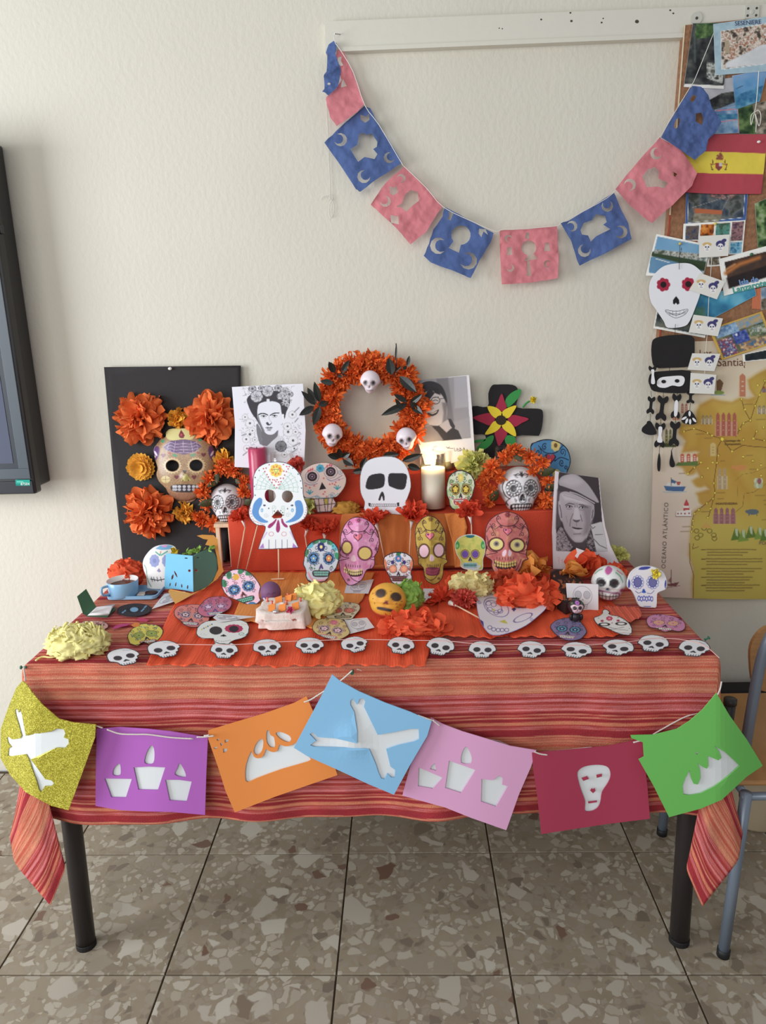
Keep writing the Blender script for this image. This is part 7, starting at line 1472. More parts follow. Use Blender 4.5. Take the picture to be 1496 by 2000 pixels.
# ================================================================ things lying on the table, flowers, garland of skulls
TP=flatp(ZT+.0105)
def lying():
    # garland of small white skulls
    g=empty('skull_garland',(0,-.62,ZT+.012),'string of fourteen small white paper skulls along the table front','garland')
    tmpl=np.array([(-.98,-.1),(-.85,-.6),(-.45,-.93),(.1,-1),(.6,-.82),(.92,-.35),(.97,.05),(.78,.2),(.74,.45),(.58,.52),(.5,.8),(.25,.93),(0,.9),(-.3,.95),(-.5,.8),(-.58,.5),(-.8,.32),(-.96,.2)])
    pos=[(242,1283,34,17,22),(321,1268,34,17,20),(438,1270,28,17,-6),(522,1265,29,17,8),(605,1261,29,16,-4),(693,1259,28,16,22),(783,1261,28,17,-14),(860,1263,29,18,-18),(942,1269,28,17,-4),(1038,1269,29,17,-14),(1126,1270,32,16,-20),(1207,1265,33,16,-24),(1276,1257,32,17,-16),(1356,1266,32,17,-10)]
    for (x,y,w,h,dg)in pos:
        a=math.radians(-dg);fw,inv=affine(x,y,w*math.cos(a),h*math.sin(a),-w*math.sin(a)*.9,h*math.cos(a));o=fw(smooth(tmpl,3));ol=smooth(tmpl,3)
        def f(s):
            s.sf=.035
            for cx in (-.38,.40):s.ell(cx,.0,.25,.27,(62,56,62))
            s.poly(smooth([(-.0,.28),(.1,.38),(.2,.5),(.06,.52),(0,.46),(-.08,.52),(-.2,.48)],2),(52,48,54))
            for k in range(6):s.line([(-.42+k*.16,.72),(-.42+k*.16,.9)],.045,(70,66,74))
            s.line([(.2,-.75),(.5,-.62),(.8,-.6)],.04,(150,150,158));s.line(np.concatenate([ol,ol[:1]]),.10,(44,40,46))
        sheet('skull_cutout',o,flatp(ZT+.0125),f,g,step=.8,thick=.0008,base=(232,232,236),T=inv)
    q=[]
    for (x,y,w,h,dg)in pos:q+=[(x+w*.25,y-h*.62)]
    q=[(330,1258)]+[q[2]]+q[2:]+[(1405,1285)]
    cord('string',[p for i,p in enumerate(q)if i!=1],0,.0008,mat('pink_string',(226,176,168),.8),g,plane=flatp(ZT+.0135),k=4)
    # small decorated paper skulls
    I=dict
    def ls(pts,lab,base,z=0,lift=0,**k):
        o=np.array(pts,float);skull_paper('paper_skull',o,flatp(ZT+.010+z),lab,lambda s,w:sugar(s,None,w,**k),base,px=1.1,step=.8,dep=(lambda P:-lift*np.abs((P[:,0]-o[:,0].mean())/np.ptp(o[:,0])*2)**2)if lift else None)
    ls([(157,1218),(165,1213),(190,1212),(205,1215),(212,1222),(206,1228),(180,1230),(158,1226)],'dark pink paper skull mostly hidden behind lemon tissue ball',(206,150,140),z=-.006,eye=(150,50,70),petal=(90,60,80))
    ls(G4([(742,890),(765,845),(820,800),(880,782),(950,790),(1010,800),(1050,840),(1040,885),(1000,930),(930,955),(880,940),(830,970),(765,955),(750,920)]),'yellow paper skull with green and blue print, left front of table',(226,212,90),z=-.006,eye=(170,150,70),petal=(150,190,90),core=(120,60,60),acc=((60,120,180),(80,140,70)),rot=-14,gum=(180,60,60))
    ls(G4([(1145,670),(1190,630),(1280,618),(1370,620),(1440,660),(1450,730),(1420,790),(1330,815),(1240,800),(1200,760),(1150,720)]),'coral and violet paper skull overlapped by a purple one, left',(224,130,120),z=0,eye=(60,50,90),petal=(226,190,190),core=(90,60,90),acc=((60,60,140),(200,60,70)),ey=-.05,gum=(110,50,110),rot=8)
    ls(G5([(20,880),(60,820),(110,780),(200,765),(270,775),(305,810),(290,860),(250,890),(180,920),(110,935),(50,920)]),'pink and purple paper skull lying above the white red-eyed one',(206,110,140),z=.0025,eye=(130,60,110),petal=(226,190,220),core=(236,226,236),acc=((90,90,170),(190,60,90)),nose=(90,80,150),gum=(110,110,180),rot=-6)
    q=G5([(12,1060),(30,1010),(90,970),(200,960),(320,955),(410,970),(445,1015),(430,1080),(380,1110),(300,1130),(280,1155),(170,1145),(150,1110),(70,1110),(25,1090)])
    def f(s,w):
        s.sf=.7*w;c=lambda x,y:((x-228)/216,(y-1055)/100);s.ell(*c(172,1045),.24,.33,(58,54,58));s.flower(*c(318,1030),.33,(190,50,90),12,.24);s.ell(*c(318,1032),.18,.26,(50,44,50));s.poly([c(205,1090),c(235,1075),c(262,1090),c(235,1095)],(40,36,40));s.line([c(170,1125),c(230,1135),c(290,1122)],1*w,(110,100,110))
        for i in range(6):s.ell(*c(60+i*16,1035-i*8),.03,.06,(70,130,140)if i%2 else (226,180,90))
        s.spiral(*c(385,1072),.17,1.4*w,(80,150,130));s.spiral(*c(70,1075),.14,.8*w,(190,190,190));s.line([c(380,990),c(420,1000)],1.4*w,(230,170,130))
    skull_paper('paper_skull',q,flatp(ZT+.0135),'white paper skull with one black and one red flower eye',f,(228,230,226),px=1.2,step=.85)
    ls(G5([(1070,900),(1100,840),(1160,815),(1250,815),(1330,830),(1345,870),(1310,915),(1270,955),(1180,955),(1100,950),(1065,935)]),'pale paper skull with coral eyes beside the pencil card',(226,214,180),z=0,eye=(222,90,70),petal=(226,150,130),core=(230,120,90),acc=((120,170,120),(220,100,120)),ey=-.05,teeth=(222,206,150))
    ls(G5([(955,1010),(990,960),(1060,945),(1140,945),(1210,960),(1245,1020),(1260,1070),(1200,1110),(1140,1128),(1080,1110),(1010,1085),(965,1050)]),'tan paper skull with pink flower print, centre front',(214,184,120),z=.0025,eye=(90,60,60),petal=(226,190,200),core=(220,120,140),acc=((200,90,120),(170,130,60)),fore=(214,110,130),rot=14,gum=(206,100,110))
    ls(G7([(205,680),(240,645),(300,625),(370,625),(430,655),(470,715),(460,745),(420,780),(340,790),(280,770),(240,740),(215,710)]),'violet paper skull with teal eyes bent along its middle',(130,116,160),z=-.001,lift=-.004,eye=(80,170,180),petal=(70,60,110),core=(150,210,210),acc=((90,110,170),(190,110,150)),rot=8,gum=(160,90,140))
    ls(G7([(905,650),(920,615),(970,598),(1050,600),(1130,620),(1185,655),(1190,700),(1150,722),(1090,715),(1040,725),(980,700),(930,690)]),'pink paper skull with amber eyes near the right table edge',(206,130,170),z=-.004,lift=-.006,eye=(220,170,90),petal=(226,150,160),core=(190,120,70),acc=((170,80,140),(120,70,140)),gum=(206,90,130),rot=8)
    q=G7([(525,620),(580,600),(585,570),(610,560),(640,580),(635,600),(700,610),(770,650),(802,700),(795,745),(740,748),(680,730),(620,700),(560,680),(530,650)])
    def f(s,w):
        s.sf=.7*w;c=lambda x,y:((x-663)/139,(y-654)/94)
        for x,y in ((600,670),(722,665)):s.oring(*c(x,y),.25,.11,2*w,(40,36,40))
        s.flower(*c(637,627),.17,(206,60,90),7,.3,(230,150,170));s.poly([c(655,655),c(665,660),c(650,664)],(206,50,70))
        for x,y in ((585,645),(700,643)):s.flower(*c(x,y),.09,(180,50,80),5,.3)
        s.line(smooth([c(630,688),c(680,700),c(740,690)],3,False),1*w,(60,50,60));s.line([c(640,705),c(770,712)],1*w,(110,100,110));s.line([c(650,725),c(790,735)],1*w,(150,140,150));s.dots([c(560,625),c(700,620),c(740,640),c(780,700)],.03,(90,140,90))
    skull_paper('paper_skull',q,flatp(ZT+.0125),'white paper skull with outlined empty eyes beside coral crepe square',f,(232,226,222),px=1.1,step=.85)
    # pencil drawn cards
    def pencil(q,lab,z=.0115,pl=None,base=(222,218,222),dep=None):
        q=np.array(q,float);T=quadT(q);c=lambda u,v:T(np.array([(u,v)]))[0]
        def f(s):
            s.sf=.8;g=(140,136,144)
            for a,b,r1,r2 in ((.5,.45,.30,.36),):s.line([c(a+r1*math.cos(t),b+r2*math.sin(t))for t in np.linspace(0,6.28,26)],.8,g)
            for a in (.36,.64):
                s.poly([c(a+.11*math.cos(t),.42+.15*math.sin(t))for t in np.linspace(0,5.9,12)],(190,188,194));s.line([c(a+.11*math.cos(t),.42+.15*math.sin(t))for t in np.linspace(0,6.28,14)],.7,g)
            s.poly([c(.5,.55),c(.53,.63),c(.47,.63)],(160,158,164));s.line([c(.34,.78),c(.66,.78)],.7,g);s.line([c(.36,.78),c(.38,.92),c(.62,.92),c(.64,.78)],.7,g);s.line([c(.37,.85),c(.63,.85)],.5,g)
        setp(sheet('pencil_card',q,pl or flatp(ZT+z),f,None,step=.9,thick=.0004,base=base,dep=dep),lab,'card')
    lf=lambda P:-.003*(1+np.sin(P[:,0]*.06))
    pencil(G4([(955,655),(1060,525),(1245,505),(1160,590)]),'white card with pencil skull in front of the blue box',.004,dep=lf);pencil(G5([(150,940),(190,910),(430,895),(495,935),(380,965),(200,975)][:1]+[(190,908),(495,932),(205,978)]),'white pencil card lying above the red-eyed paper skull',.016)
    pencil(G5([(1235,660),(1455,628),(1410,745),(1215,740)]),'white pencil card at the foot of the tall pink skull',.0095);pencil(G5([(1215,955),(1400,940),(1460,1020),(1250,1075)]),'white pencil card tucked beside the tan paper skull',.010);pencil(G6([(498,745),(710,750),(690,835),(498,852)]),'white pencil card between green flower and lying carnation',.0075)
    pencil(G7([(318,370),(555,378),(556,568),(335,570)]),'white pencil skull card standing before the black coffin box',pl=standp(1145,1192,ZT+.006,10),base=(228,224,228))
    # curled white mask
    q=G6([(905,800),(925,750),(975,735),(1030,770),(1100,830),(1200,885),(1300,893),(1390,870),(1450,852),(1442,900),(1380,960),(1290,1030),(1180,1080),(1080,1105),(1010,1095),(960,1040),(930,980),(912,900)])
    def f(s):
        s.sf=.8;B_=(84,72,140)
        for cx,cy,rx,ry,r_ in ((1060,890,26,16,28),(1040,885,17,10,28),(1265,970,19,6,-22)):s.oring(*G6([(cx,cy)])[0],rx,ry,.8,B_,rot=r_)
        for cx,cy in ((1000,860),(1040,870),(1090,920),(1060,930),(1010,905)):s.oring(*G6([(cx,cy)])[0],5,4,.8,B_)
        s.poly(G6([(1080,1000),(1125,985),(1150,1018),(1120,1012)]),(206,196,80));s.poly(G6([(930,980),(960,1000),(965,1040),(935,1010)]),(70,56,130));s.flower(*G6([(1195,905)])[0],4,(70,60,120),4,.3);s.flower(*G6([(1040,910)])[0],2.6,(210,200,90),4,.3)
        for x,y in ((1010,1045),(1040,1060),(1075,1065),(1105,1065),(1140,1065)):s.oring(*G6([(x,y)])[0],4,3.4,1,B_)
        for x,y in ((930,850),(960,780),(1150,850),(1330,980)):s.spiral(*G6([(x,y)])[0],4,.8,(110,100,170))
        o=smooth(q,3);s.line(np.concatenate([o,o[:1]]),1.4,(120,110,170))
    def d(P):return -(.012+.030*(np.abs((P[:,0]-985)/70))**1.8*.5)
    setp(sheet('curled_skull_mask',smooth(q,3),flatp(ZT+.012),f,None,step=1,thick=.0006,base=(226,218,226),dep=d),'curled white paper skull mask with violet line drawing, lying at right','mask')
lying()

def flowers():
    def cl(mb):mb.V=[(x,y,max(z,ZT+.009+.002*math.sin(x*900)))for x,y,z in mb.V];return mb
    def B(px,py,R,mt,lab,z=None,n=60,k=1.0,axis=None,nm='tissue_flower',**kw):
        pl=flatp(ZT+z);c=pl.at(px,py);Rm=R*mpp(c);mb=cl(pom(MB(),c,axis or (Vector((0,-.35,1))),Rm,n,**kw));o=mb.build(nm,mt,None,smooth=True);return setp(o,lab,'paper flower')
    def C_(name,px,py,rx,ry,rz,mt,lab,seed,petals=0,amp=.3,pm=None):
        k=mpp(flatp(ZT).at(px,py));b=flatp(ZT+rz*k*.8+.009).at(px,py);mb=crumple(MB(),b,rx*k,ry*k,rz*k,amp,seed,64,40,2.6,floor=ZT+.009);r=random.Random(seed)
        for dd,a in axdirs((0,-.3,1),petals,100,r):
            p=b+Vector((dd.x*rx*k*.75,dd.y*ry*k*.75,dd.z*rz*k*.75));petal(mb,p,dd+Vector((r.uniform(-.6,.6),r.uniform(-.6,.6),r.uniform(-.2,.6))),rx*k*r.uniform(.3,.5),rx*k*r.uniform(.15,.28),r.uniform(-.3,.6),.4,.6,.2,r,None,3,3)
        return setp(mb.build(name,mt,None,smooth=True),lab,'paper flower')
    # shredded lemon tissue bundle
    b=flatp(ZT+.022).at(153,1256);k=mpp(b);mb=crumple(MB(),b,58*k,44*k,33*k,.32,3,72,44,2.4,floor=ZT+.001);r=random.Random(2)
    for i in range(230):
        a,e=r.uniform(0,6.28),r.uniform(-.1,1.4);p=b+Vector((math.cos(a)*math.cos(e)*56*k,math.sin(a)*math.cos(e)*40*k,math.sin(e)*30*k));t=(p-b).cross(Vector((r.uniform(-1,1),r.uniform(-1,1),r.uniform(-1,1)))).normalized();p=b+(p-b)*.93;q=p+t*.026*r.uniform(.5,1.2);m_=(p+q)/2+Vector((r.uniform(-1,1),r.uniform(-1,1),r.uniform(0,1)))*.004+(p-b)*.05
        for v in (p,q,m_):v.z=max(v.z,ZT+.003)
        mb.tube(smooth([p[:],m_[:],q[:]],3,False),r.uniform(.0012,.0034),5)
    mb.tube(smooth([flatp(ZT+.003).at(x,y)[:]for x,y in ((118,1280),(100,1284),(82,1283),(70,1290))],3,False),.0022,6)
    setp(mb.build('tissue_bundle',YEL,smooth=True),'large shredded lemon yellow tissue bundle at the left table corner','paper flower')
    C_('tissue_flower',247,1121,31,22,26,RORG,'red-orange tissue ball behind the blue cup',5,20,.28)
    C_('tissue_flower',618,1172,44,36,30,YEL,'lemon tissue ball under the grey-blue paper skull',8,22,.24)
    C_('tissue_flower',790,1166,36,30,26,LIME,'green tissue flower behind the orange clay skull',9,26,.25)
    C_('tissue_flower',920,1146,40,30,22,PALE,'cream tissue flower with ruffles under the yellow-green paper skull',12,46,.22)
    for i,(x,y)in enumerate(((885,1138),(958,1135),(948,1146))):B(x,y,16,RORG,('small red-orange tissue petals at left of the cream flower','small red-orange tissue petals right of the cream flower','red-orange tissue petals in front of the cream flower')[i],z=.020,n=16,w=.4,ruf=.25)
    B(905,1172,27,tissue('coral_tissue',(228,84,70)),'coral marigold of small petals beside the curled mask',z=.022,n=170,w=.13,nu=2,nv=2,maxdeg=100)
    B(990,1132,27,tissue('light_coral',(238,100,64)),'small red-orange flower at the chin of the brick-red skull',z=.030,n=46,w=.32,ruf=.25)
    C_('tissue_flower',1032,1163,56,30,24,RORG,'wide red-orange tissue flower above the curled white mask',15,40,.3)
    B(1038,1112,36,SORG,'soft orange loose-petalled flower behind the brick-red paper skull',z=.028,n=20,w=.5,ruf=.2,curl=.5)
    C_('tissue_flower',812,1220,50,26,18,RORG,'crumpled red-orange tissue bow lying at the middle front',21,18,.34)
    B(768,1226,34,RORG,'loose red-orange tissue petals left of the tissue bow',z=.016,n=11,w=.5,ruf=.3,maxdeg=100);B(850,1226,36,RORG,'loose red-orange tissue petals right of the tissue bow',z=.018,n=11,w=.5,ruf=.3,maxdeg=100)
    B(1205,1085,24,LGRN,'yellow-green tissue flower behind the man portrait',z=.03,n=60,w=.28)
    B(1145,1104,36,RORG,'red-orange tissue flower in front of the man portrait',z=.035,n=26,w=.55,ruf=.14,curl=.4);B(1118,1122,28,SORG,'soft orange tissue flower beside the black coffin box',z=.035,n=18,w=.55,ruf=.16,curl=.5)
    B(1202,1120,27,RORG,'red tissue flower just behind the glossy painted skull',z=.02,n=20,w=.45,ruf=.2)
    P_=standp(1135,1120,ZT,0);c=P_.off(.03)
    setp(sheet('ribbon',G7([(482,250),(520,250),(575,268),(570,292),(520,280),(480,276)]),c,None,None,step=4,thick=.0006,m=mat('lime_ribbon',(160,200,60),.6)),'lime green ribbon tied by the red-orange flower','ribbon')
    setp(sheet('paper_bow',G7([(392,112),(455,134),(418,160),(402,190),(385,172),(400,150)]),c.off(.012),None,None,step=4,thick=.0006,m=mat('white_paper',(232,224,226),.8)),'small white paper bow on the red-orange flower at right','ribbon')
    # on the steps
    def S_(px,py,R,mt,lab,Y,n=50,**kw):pl=Pl((0,Y,0),(0,-1,0));c=pl.at(px,py);setp(pom(MB(),c,(CP-c).normalized()+Vector((0,0,.3)),R*mpp(c),n,**kw).build('tissue_flower',mt,smooth=True),lab,'paper flower')
    S_(925,908,34,LGRN,'yellow-green tissue flower behind the green paper skull',-.105,60,w=.28,ruf=.2);S_(578,908,19,tissue('coral_tissue',(228,84,70)),'coral tissue flower between white mask and tilted paper skull',-.11,26,w=.4)
    S_(602,990,21,LGRN,'pale green tissue flower peeping beside the white mask',BY+.03,26,w=.4)
    pl=Pl((0,BY+.03,0),(0,-1,0));c=pl.at(675,996);k=mpp(c);setp(crumple(MB(),c,27*k,18*k,17*k,.3,31,48,30,2.6,floor=BZ+.001).build('tissue_ball',tissue('ochre_tissue',(216,154,60)),smooth=True),'ochre tissue ball on the step beside plain white skull','paper flower')
    # carnations on sticks
    hd=tissue('carnation_tissue',(240,76,46))
    def carn(px,py,R,hx,hy,sx,sy,by,lab,lean=0):
        pl=Pl((0,BY-.022,0),(0,-1,0));c=pl.at(px,py);h=pl.at(hx,hy);e=pl.at(sx,sy);t=empty('carnation_stick',e,lab,'paper flower');d_=(c-h).normalized();k=mpp(c)
        pom(MB(),c-d_*R*k*.45,d_+(CP-c).normalized()*.35,R*k*1.35,90,w=.15,maxdeg=72,ruf=.2,nu=2,nv=3,lo=.55,tip=.9).build('carnation',hd,t,smooth=True);h0=h-d_*.012
        MB().tube([h0,h,h+d_*.012],[.0022,.0034,.006],12).build('holder',WCO,t,smooth=True);MB().tube([h0,e],.0018,8).build('stick',STK,t,smooth=True)
    carn(470,1004,20,476,1022,464,1111,0,'red-orange carnation on a stick left of the large mask');carn(633,1028,22,634,1050,636,1110,0,'red-orange carnation above the grey-blue paper skull');carn(603,1022,19,598,1040,606,1108,0,'red-orange carnation leaning beside the large mask edge')
    carn(728,1008,25,737,1030,752,1096,0,'red-orange carnation beside the tall pink skull');carn(806,998,27,803,1026,799,1100,0,'red-orange carnation in front of the burning candle');carn(914,992,24,919,1016,923,1100,0,'red-orange carnation in front of the green paper skull')
    pl=Pl((0,BY-.024,0),(0,-1,0));setp(MB().tube([pl.at(507,1010),pl.at(481,1112)],.0018,8).build('wooden_stick',STK,smooth=True),'thin wooden stick leaning behind the large mask','stick')
    z=flatp(ZT+.017);t=empty('carnation_stick',z.at(890,1180),'red-orange carnation lying on its side before the curled mask','paper flower');a,h,e=z.at(862,1170),z.at(885,1180),flatp(ZT+.012).at(936,1207);d_=(a-h).normalized();k=mpp(a)
    cl(pom(MB(),a,d_+Vector((0,0,.5)),30*k,80,w=.13,maxdeg=100,ruf=.2,nu=2,nv=3)).build('carnation',hd,t,smooth=True);MB().tube([h-d_*.012,h,h+d_*.012],[.0025,.0045,.007],12).build('holder',WCO,t,smooth=True);MB().tube([h-d_*.012,e],.0019,8).build('stick',STK,t,smooth=True)
flowers()

def small_things():
    # cup on its tray
    bl=mat('blue_glaze',(126,176,214),.25,spec=.6);wg=mat('white_glaze',(232,230,228),.25,spec=.6);p=flatp(ZT+.004);c=flatp(ZT+.008).at(239,1163);c.y+=.012;k=mpp(c);r=30*k
    q=[p.at(x,y)for x,y in ((206,1172),(302,1174),(314,1148),(222,1146))];tr=empty('tray',(sum(v.x for v in q)/4,sum(v.y for v in q)/4,ZT),'light blue rectangular tray under the coffee cup','tray')
    x0,x1,y0,y1=q[0].x,q[1].x,q[0].y,q[2].y;mb=MB()
    def rr(i,z,R=.014):return [(x+sx*math.cos(a),y+sx*math.sin(a),z)for (x,y,a0)in ((x1-R-i,y0+R+i,-90),(x1-R-i,y1-R-i,0),(x0+R+i,y1-R-i,90),(x0+R+i,y0+R+i,180))for a in [math.radians(a0+90*j/6)for j in range(7)]for sx in [R]]
    L=[rr(.006,ZT+.0008),rr(.001,ZT+.004),rr(0,ZT+.013),rr(.0025,ZT+.013),rr(.006,ZT+.0045)];n=28
    mb.add([v for l in L for v in l],[(i*n+j,i*n+(j+1)%n,(i+1)*n+(j+1)%n,(i+1)*n+j)for i in range(4)for j in range(n)]+[tuple(range(n))[::-1],tuple(range(4*n,5*n))]).build('dish',bl,tr)
    t=empty('coffee_cup',(c.x,c.y,ZT+.005),'light blue cup of dark coffee standing on the tray','cup');z0=ZT+.0052-c.z;hh=Pl((0,c.y-r,0),(0,-1,0)).at(239,1143).z-c.z
    MB().lathe(c,[(0,z0),(r*.82,z0),(r*.9,z0+.004),(r,hh),(r*.985,hh+.0008)],40).build('body',bl,t,smooth=True);MB().lathe(c,[(r*.985,hh+.0008),(r*.94,hh),(r*.84,z0+.008),(0,z0+.007)],40).build('inner_wall',wg,t,smooth=True)
    MB().lathe(c,[(r*.905,hh-.013),(0,hh-.0125)],40).build('coffee',mat('coffee',(88,48,38),.3,var=.3,vscale=200),t);MB().tube(smooth([(c.x-r*.75,c.y-r*.62,c.z+hh-.008),(c.x-r*1.0,c.y-r*.95,c.z+hh-.009),(c.x-r*.98,c.y-r*.95,c.z+.012),(c.x-r*.72,c.y-r*.56,c.z+.008)],5,False),.0032,10).build('handle',bl,t,smooth=True)
    b=flatp(ZT+.009).at(296,1157);mb=MB().ball(b,.018,.011,.005,20,10);setp(mb.build('chocolate',mat('chocolate',(58,30,28),.45),smooth=True),'dark brown chocolate piece on the blue tray','sweet')
    b=flatp(ZT+.007).at(277,1160);setp(MB().box(b+Vector((-.010,-.010,-.002)),b+Vector((.010,.012,.002)),bev=.001).build('sugar_packet',mat('beige_paper',(206,190,176),.7)),'beige sugar packet on the tray between cup and chocolate','packet')
    # notebook, record, scraps
    t=empty('notebook',flatp(ZT).at(195,1198),'small open green notebook with blank white pages at left','notebook');gc=mat('green_cover',(58,106,76),.6)
    sheet('cover',G4([(390,718),(570,726),(650,650),(480,640)]),flatp(ZT+.003),None,t,step=9,thick=.001,m=gc);pl=Pl(flatp(ZT+.003).at(170,1202),(.75,-.65,.12));sheet('raised_cover',G4([(310,550),(388,485),(475,640),(395,715),(362,700)]),pl,None,t,step=6,thick=.001,m=gc,solid_off=0)
    for i in range(4):sheet('page',G4([(400+i*3,712-i*2),(575+i*4,712-i*4),(636-i*4,615+i*2),(478,640)]),flatp(ZT+.0045+.0012*i),None,t,step=6,thick=.0004,m=mat('white_paper',(232,224,226),.8),dep=lambda P,i=i:-.003*i*np.clip((P[:,0]-180)/40,0,1)**2)
    q=ring(262,1191,34,12.5,40,-3)
    def f(s):
        s.sf=.8
        for k_ in (.55,.7,.85):s.oring(262,1191,34*k_,12.5*k_,.5,(70,66,70),rot=-3)
        s.ell(262,1190.5,8,4.6,(120,170,206),rot=-3)
        for x,y in ((240,1196),(244,1193),(280,1190),(283,1186),(277,1193),(285,1184)):s.ell(x,y,2.6,1.3,(110,160,200),rot=-30)
    setp(sheet('paper_record',q,flatp(ZT+.004),f,None,step=.9,thick=.0012,base=(44,40,46)),'black paper record with pale blue label beside the notebook','record')
    for pts,c_,lab in ((G4([(610,825),(640,800),(700,785),(765,780),(740,800),(690,810),(650,825)]),(190,60,120),'magenta paper scrap with fringed edge'),(G4([(775,795),(810,775),(850,780),(845,805),(800,812)]),(230,130,60),'small orange paper scrap'),(G4([(815,745),(860,730),(930,750),(910,765),(850,762)]),(200,60,100),'dark pink paper scrap near the black record')):setp(sheet('paper_scrap',pts,flatp(ZT+.0045),None,None,step=4,thick=.0005,base=c_),lab+(' on the left cloth' if 'left' not in lab else ''),'paper')
    # blue cut paper box and orange paper around it
    K=crop(260,1040,7.874);a=flatp(ZT+.006).at(*K([(925,912)])[0]);pf=Pl(a,(-.28,-1,.03));pr=Pl(a,(.75,-1,.0));t=empty('paper_box',a+Vector((-.02,.03,0)),'light blue cut-paper box with green tissue top, left of the crate','box')
    diam=lambda x,y,w,h,r_=10:K(ring(x,y,w,h,6,r_));hol=[diam(605,685,16,45,15),diam(568,802,10,32,12),diam(655,800,10,36),diam(748,822,10,32,-5),diam(838,840,11,32,5),diam(865,588,22,22),diam(815,395,28,10,5),diam(655,640,12,60,-25)]
    sheet('front_panel',K([(505,322),(620,328),(760,345),(915,358),(918,500),(922,700),(926,915),(800,890),(640,870),(482,862),(488,600)]),pf,None,t,step=3,thick=.0008,holes=hol,m=mat('sky_card',(112,194,236),.6))
    sheet('side_panel',K([(915,358),(1040,300),(1180,240),(1270,340),(1310,480),(1290,640),(1235,740),(1120,860),(926,915)]),pr,None,t,step=3,thick=.0008,holes=[diam(970,585,24,24),diam(998,388,24,9)],m=mat('teal_card',(86,140,126),.6),dep=lambda P:.010*np.sin((P[:,0]-376)/50*2))
    r=random.Random(4);mb=MB();pt=Pl(a+Vector((0,.03,0)),(0,-1,0))
    for i in range(26):x=800+470*r.random();y=330-(x-800)*.22+r.uniform(-10,20);p_=pt.at(*K([(x,y)])[0]);petal(mb,p_,(r.uniform(-1,1),r.uniform(-1,.3),r.uniform(.1,1)),.012,.006,.4,.4,.6,.3,r,None,3,3)
    mb.build('tissue_top',LIME,t,smooth=True)
    q=K([(980,50),(1060,35),(1240,42),(1300,110),(1320,330),(1392,595),(1290,720),(1130,835),(950,935),(760,1040),(650,1098),(590,1000),(540,905),(560,870),(900,940),(1100,865),(1230,745),(1312,560),(1290,380),(1250,220),(1110,190),(1150,110),(1080,100)]);P,Fc=cdt(q,(),2.2)
    V1=Pl(a+Vector((.02,.035,0)),(.35,-1,0)).arr(P);V2=flatp(ZT+.011).arr(P);V=np.where((V2[:,1]<V1[:,1])[:,None],V2,V1)
    setp(obj('orange_paper',V,Fc.tolist(),mat('orange_wrap',(240,166,72),.7),solid=.0005),'torn orange paper curling around the light blue box','paper')
    # coffin box
    q=G7([(205,290),(240,268),(335,268),(440,350),(450,400),(440,470),(320,520),(258,480),(250,420)]);pl=flatp(ZT+.036);top=pl.arr(q)[::-1];n=len(top);bot=top.copy();bot[:,2]=ZT+.008;t=empty('coffin_box',Vector((top[:,0].mean(),top[:,1].mean(),ZT+.008)),'small black coffin-shaped box with copper pattern, below the man portrait','box')
    MB().add(list(top)+list(bot),[tuple(range(n)),tuple(range(n,2*n))[::-1]]+[((i+1)%n,i,n+i,n+(i+1)%n)for i in range(n)]).build('body',mat('black_lacquer',(34,24,24),.4),t)
    def f(s):s.sf=.8;s.mix(np.clip((fb(s.P,.16,4)-.52)*9,0,1),(196,106,60));s.line(np.concatenate([q2,q2[:1]]),2.4,(40,28,28))
    c_=q.mean(0);q2=c_+(q-c_)*.93;sheet('lid_print',q2,pl.off(.0012),f,t,step=1.2,thick=.0006,base=(52,34,34))
    # cloth covered tray of orange squares
    b=flatp(ZT+.010).at(552,1228);k=mpp(b);X,Y=46*k,30*k;c=b+Vector((0,Y,0));t=empty('covered_tray',c,'white cloth covered little block holding orange squares and pegs, centre','tray');V=[];n,m=56,20;r=random.Random(9)
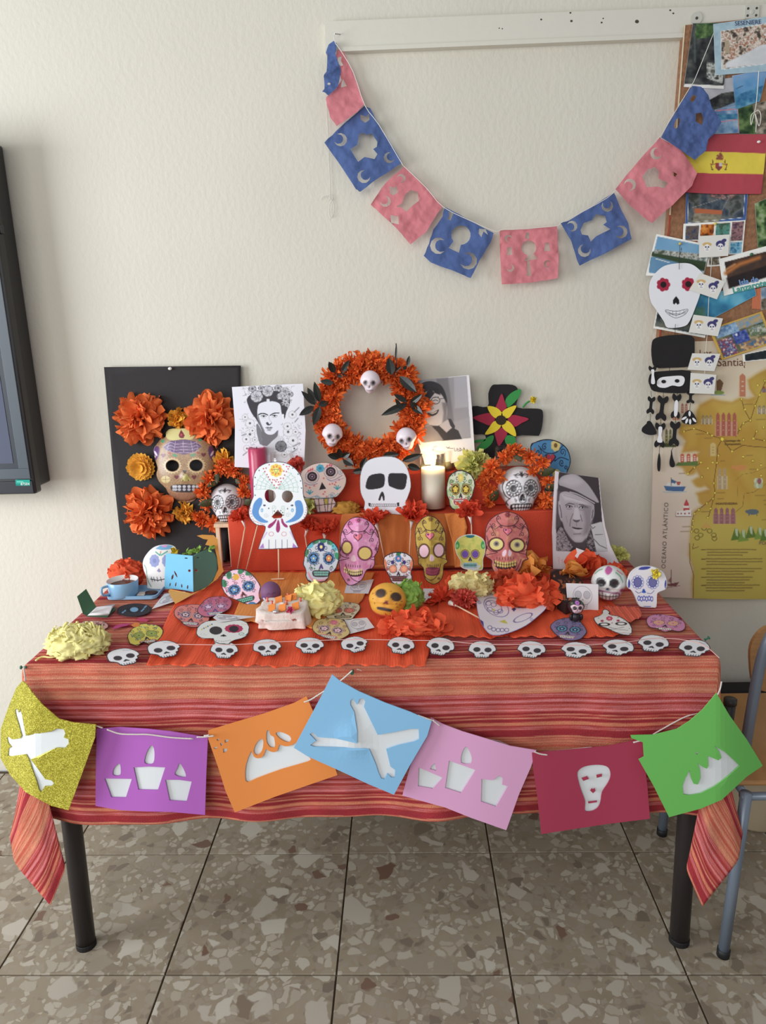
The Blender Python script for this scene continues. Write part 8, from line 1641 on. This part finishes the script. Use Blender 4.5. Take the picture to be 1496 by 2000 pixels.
    for i in range(m+1):
        v=i/m
        for j in range(n):
            a=2*math.pi*j/n;e=4;x=math.copysign(abs(math.cos(a))**(2/e),math.cos(a));y=math.copysign(abs(math.sin(a))**(2/e),math.sin(a))
            if v<.6:z=1-.0*v;s_=v/.6*1.0
            else:z=1-(v-.6)/.4;s_=1+.05*(1-z)+.10*(1-z)*math.sin(a*7+1)+(.16 if x<-.5 and y<0 and z>.3 else 0)
            nz=noise.noise(Vector((x*2*s_,y*2*s_,z*2)))*.0035;V.append((c.x+x*s_*X,c.y+y*s_*Y,ZT+.009+max(0,z*38*k+nz*z+(.006*y if z>.5 else 0))))
    MB().add(V,[(i*n+j,i*n+(j+1)%n,(i+1)*n+(j+1)%n,(i+1)*n+j)for i in range(m)for j in range(n)]+[tuple(range(n))]).build('white_cloth',mat('gauze',(226,210,200),.9,bump=.3,bscale=200),t,smooth=True)
    zt=ZT+.009+38*k;osq=mat('orange_square',(238,132,50),.5)
    for (x,y,a,h)in ((-.45,-.6,.2,.007),(.0,-.62,-.1,.007),(.55,-.45,.3,.010),(-.25,.35,.3,.006),(.15,.5,-.3,.006),(.35,.7,.2,.009)):ca,sa=math.cos(a),math.sin(a);p_=Vector((c.x+x*X,c.y+y*Y,zt+.006+.006*y));u=Vector((ca,sa*.4,.25)).normalized();w_=Vector((-sa*.3,.62,.78)).normalized();MB().obox(p_,u*.0085,w_*.0085,u.cross(w_)*.0022).build('orange_square',osq,t)
    for (x,y)in ((-.75,.45),(-.5,.0),(.12,.05),(.7,.35),(.1,.95)):p_=Vector((c.x+x*X,c.y+y*Y,zt+.001+.006*y));MB().tube([p_,p_+Vector((0,0,.005)),p_+Vector((0,0,.010))],[.0032,.0018,.0034],10).build('peg',mat('coral_peg',(236,100,76),.4),t,smooth=True)
    MB().ball((c.x-.25*X,c.y-Y*.95,zt-.002),.008,.006,.005,16,8).build('foil_sweet',mat('foil',(200,200,204),.25,metal=.8),t,smooth=True);pom(MB(),(c.x+.35*X,c.y-Y*.9,zt-.001),(0,-.6,1),.011,14,w=.4).build('pink_bow',mat('pink_foil',(222,70,120),.4),t,smooth=True)
small_things()
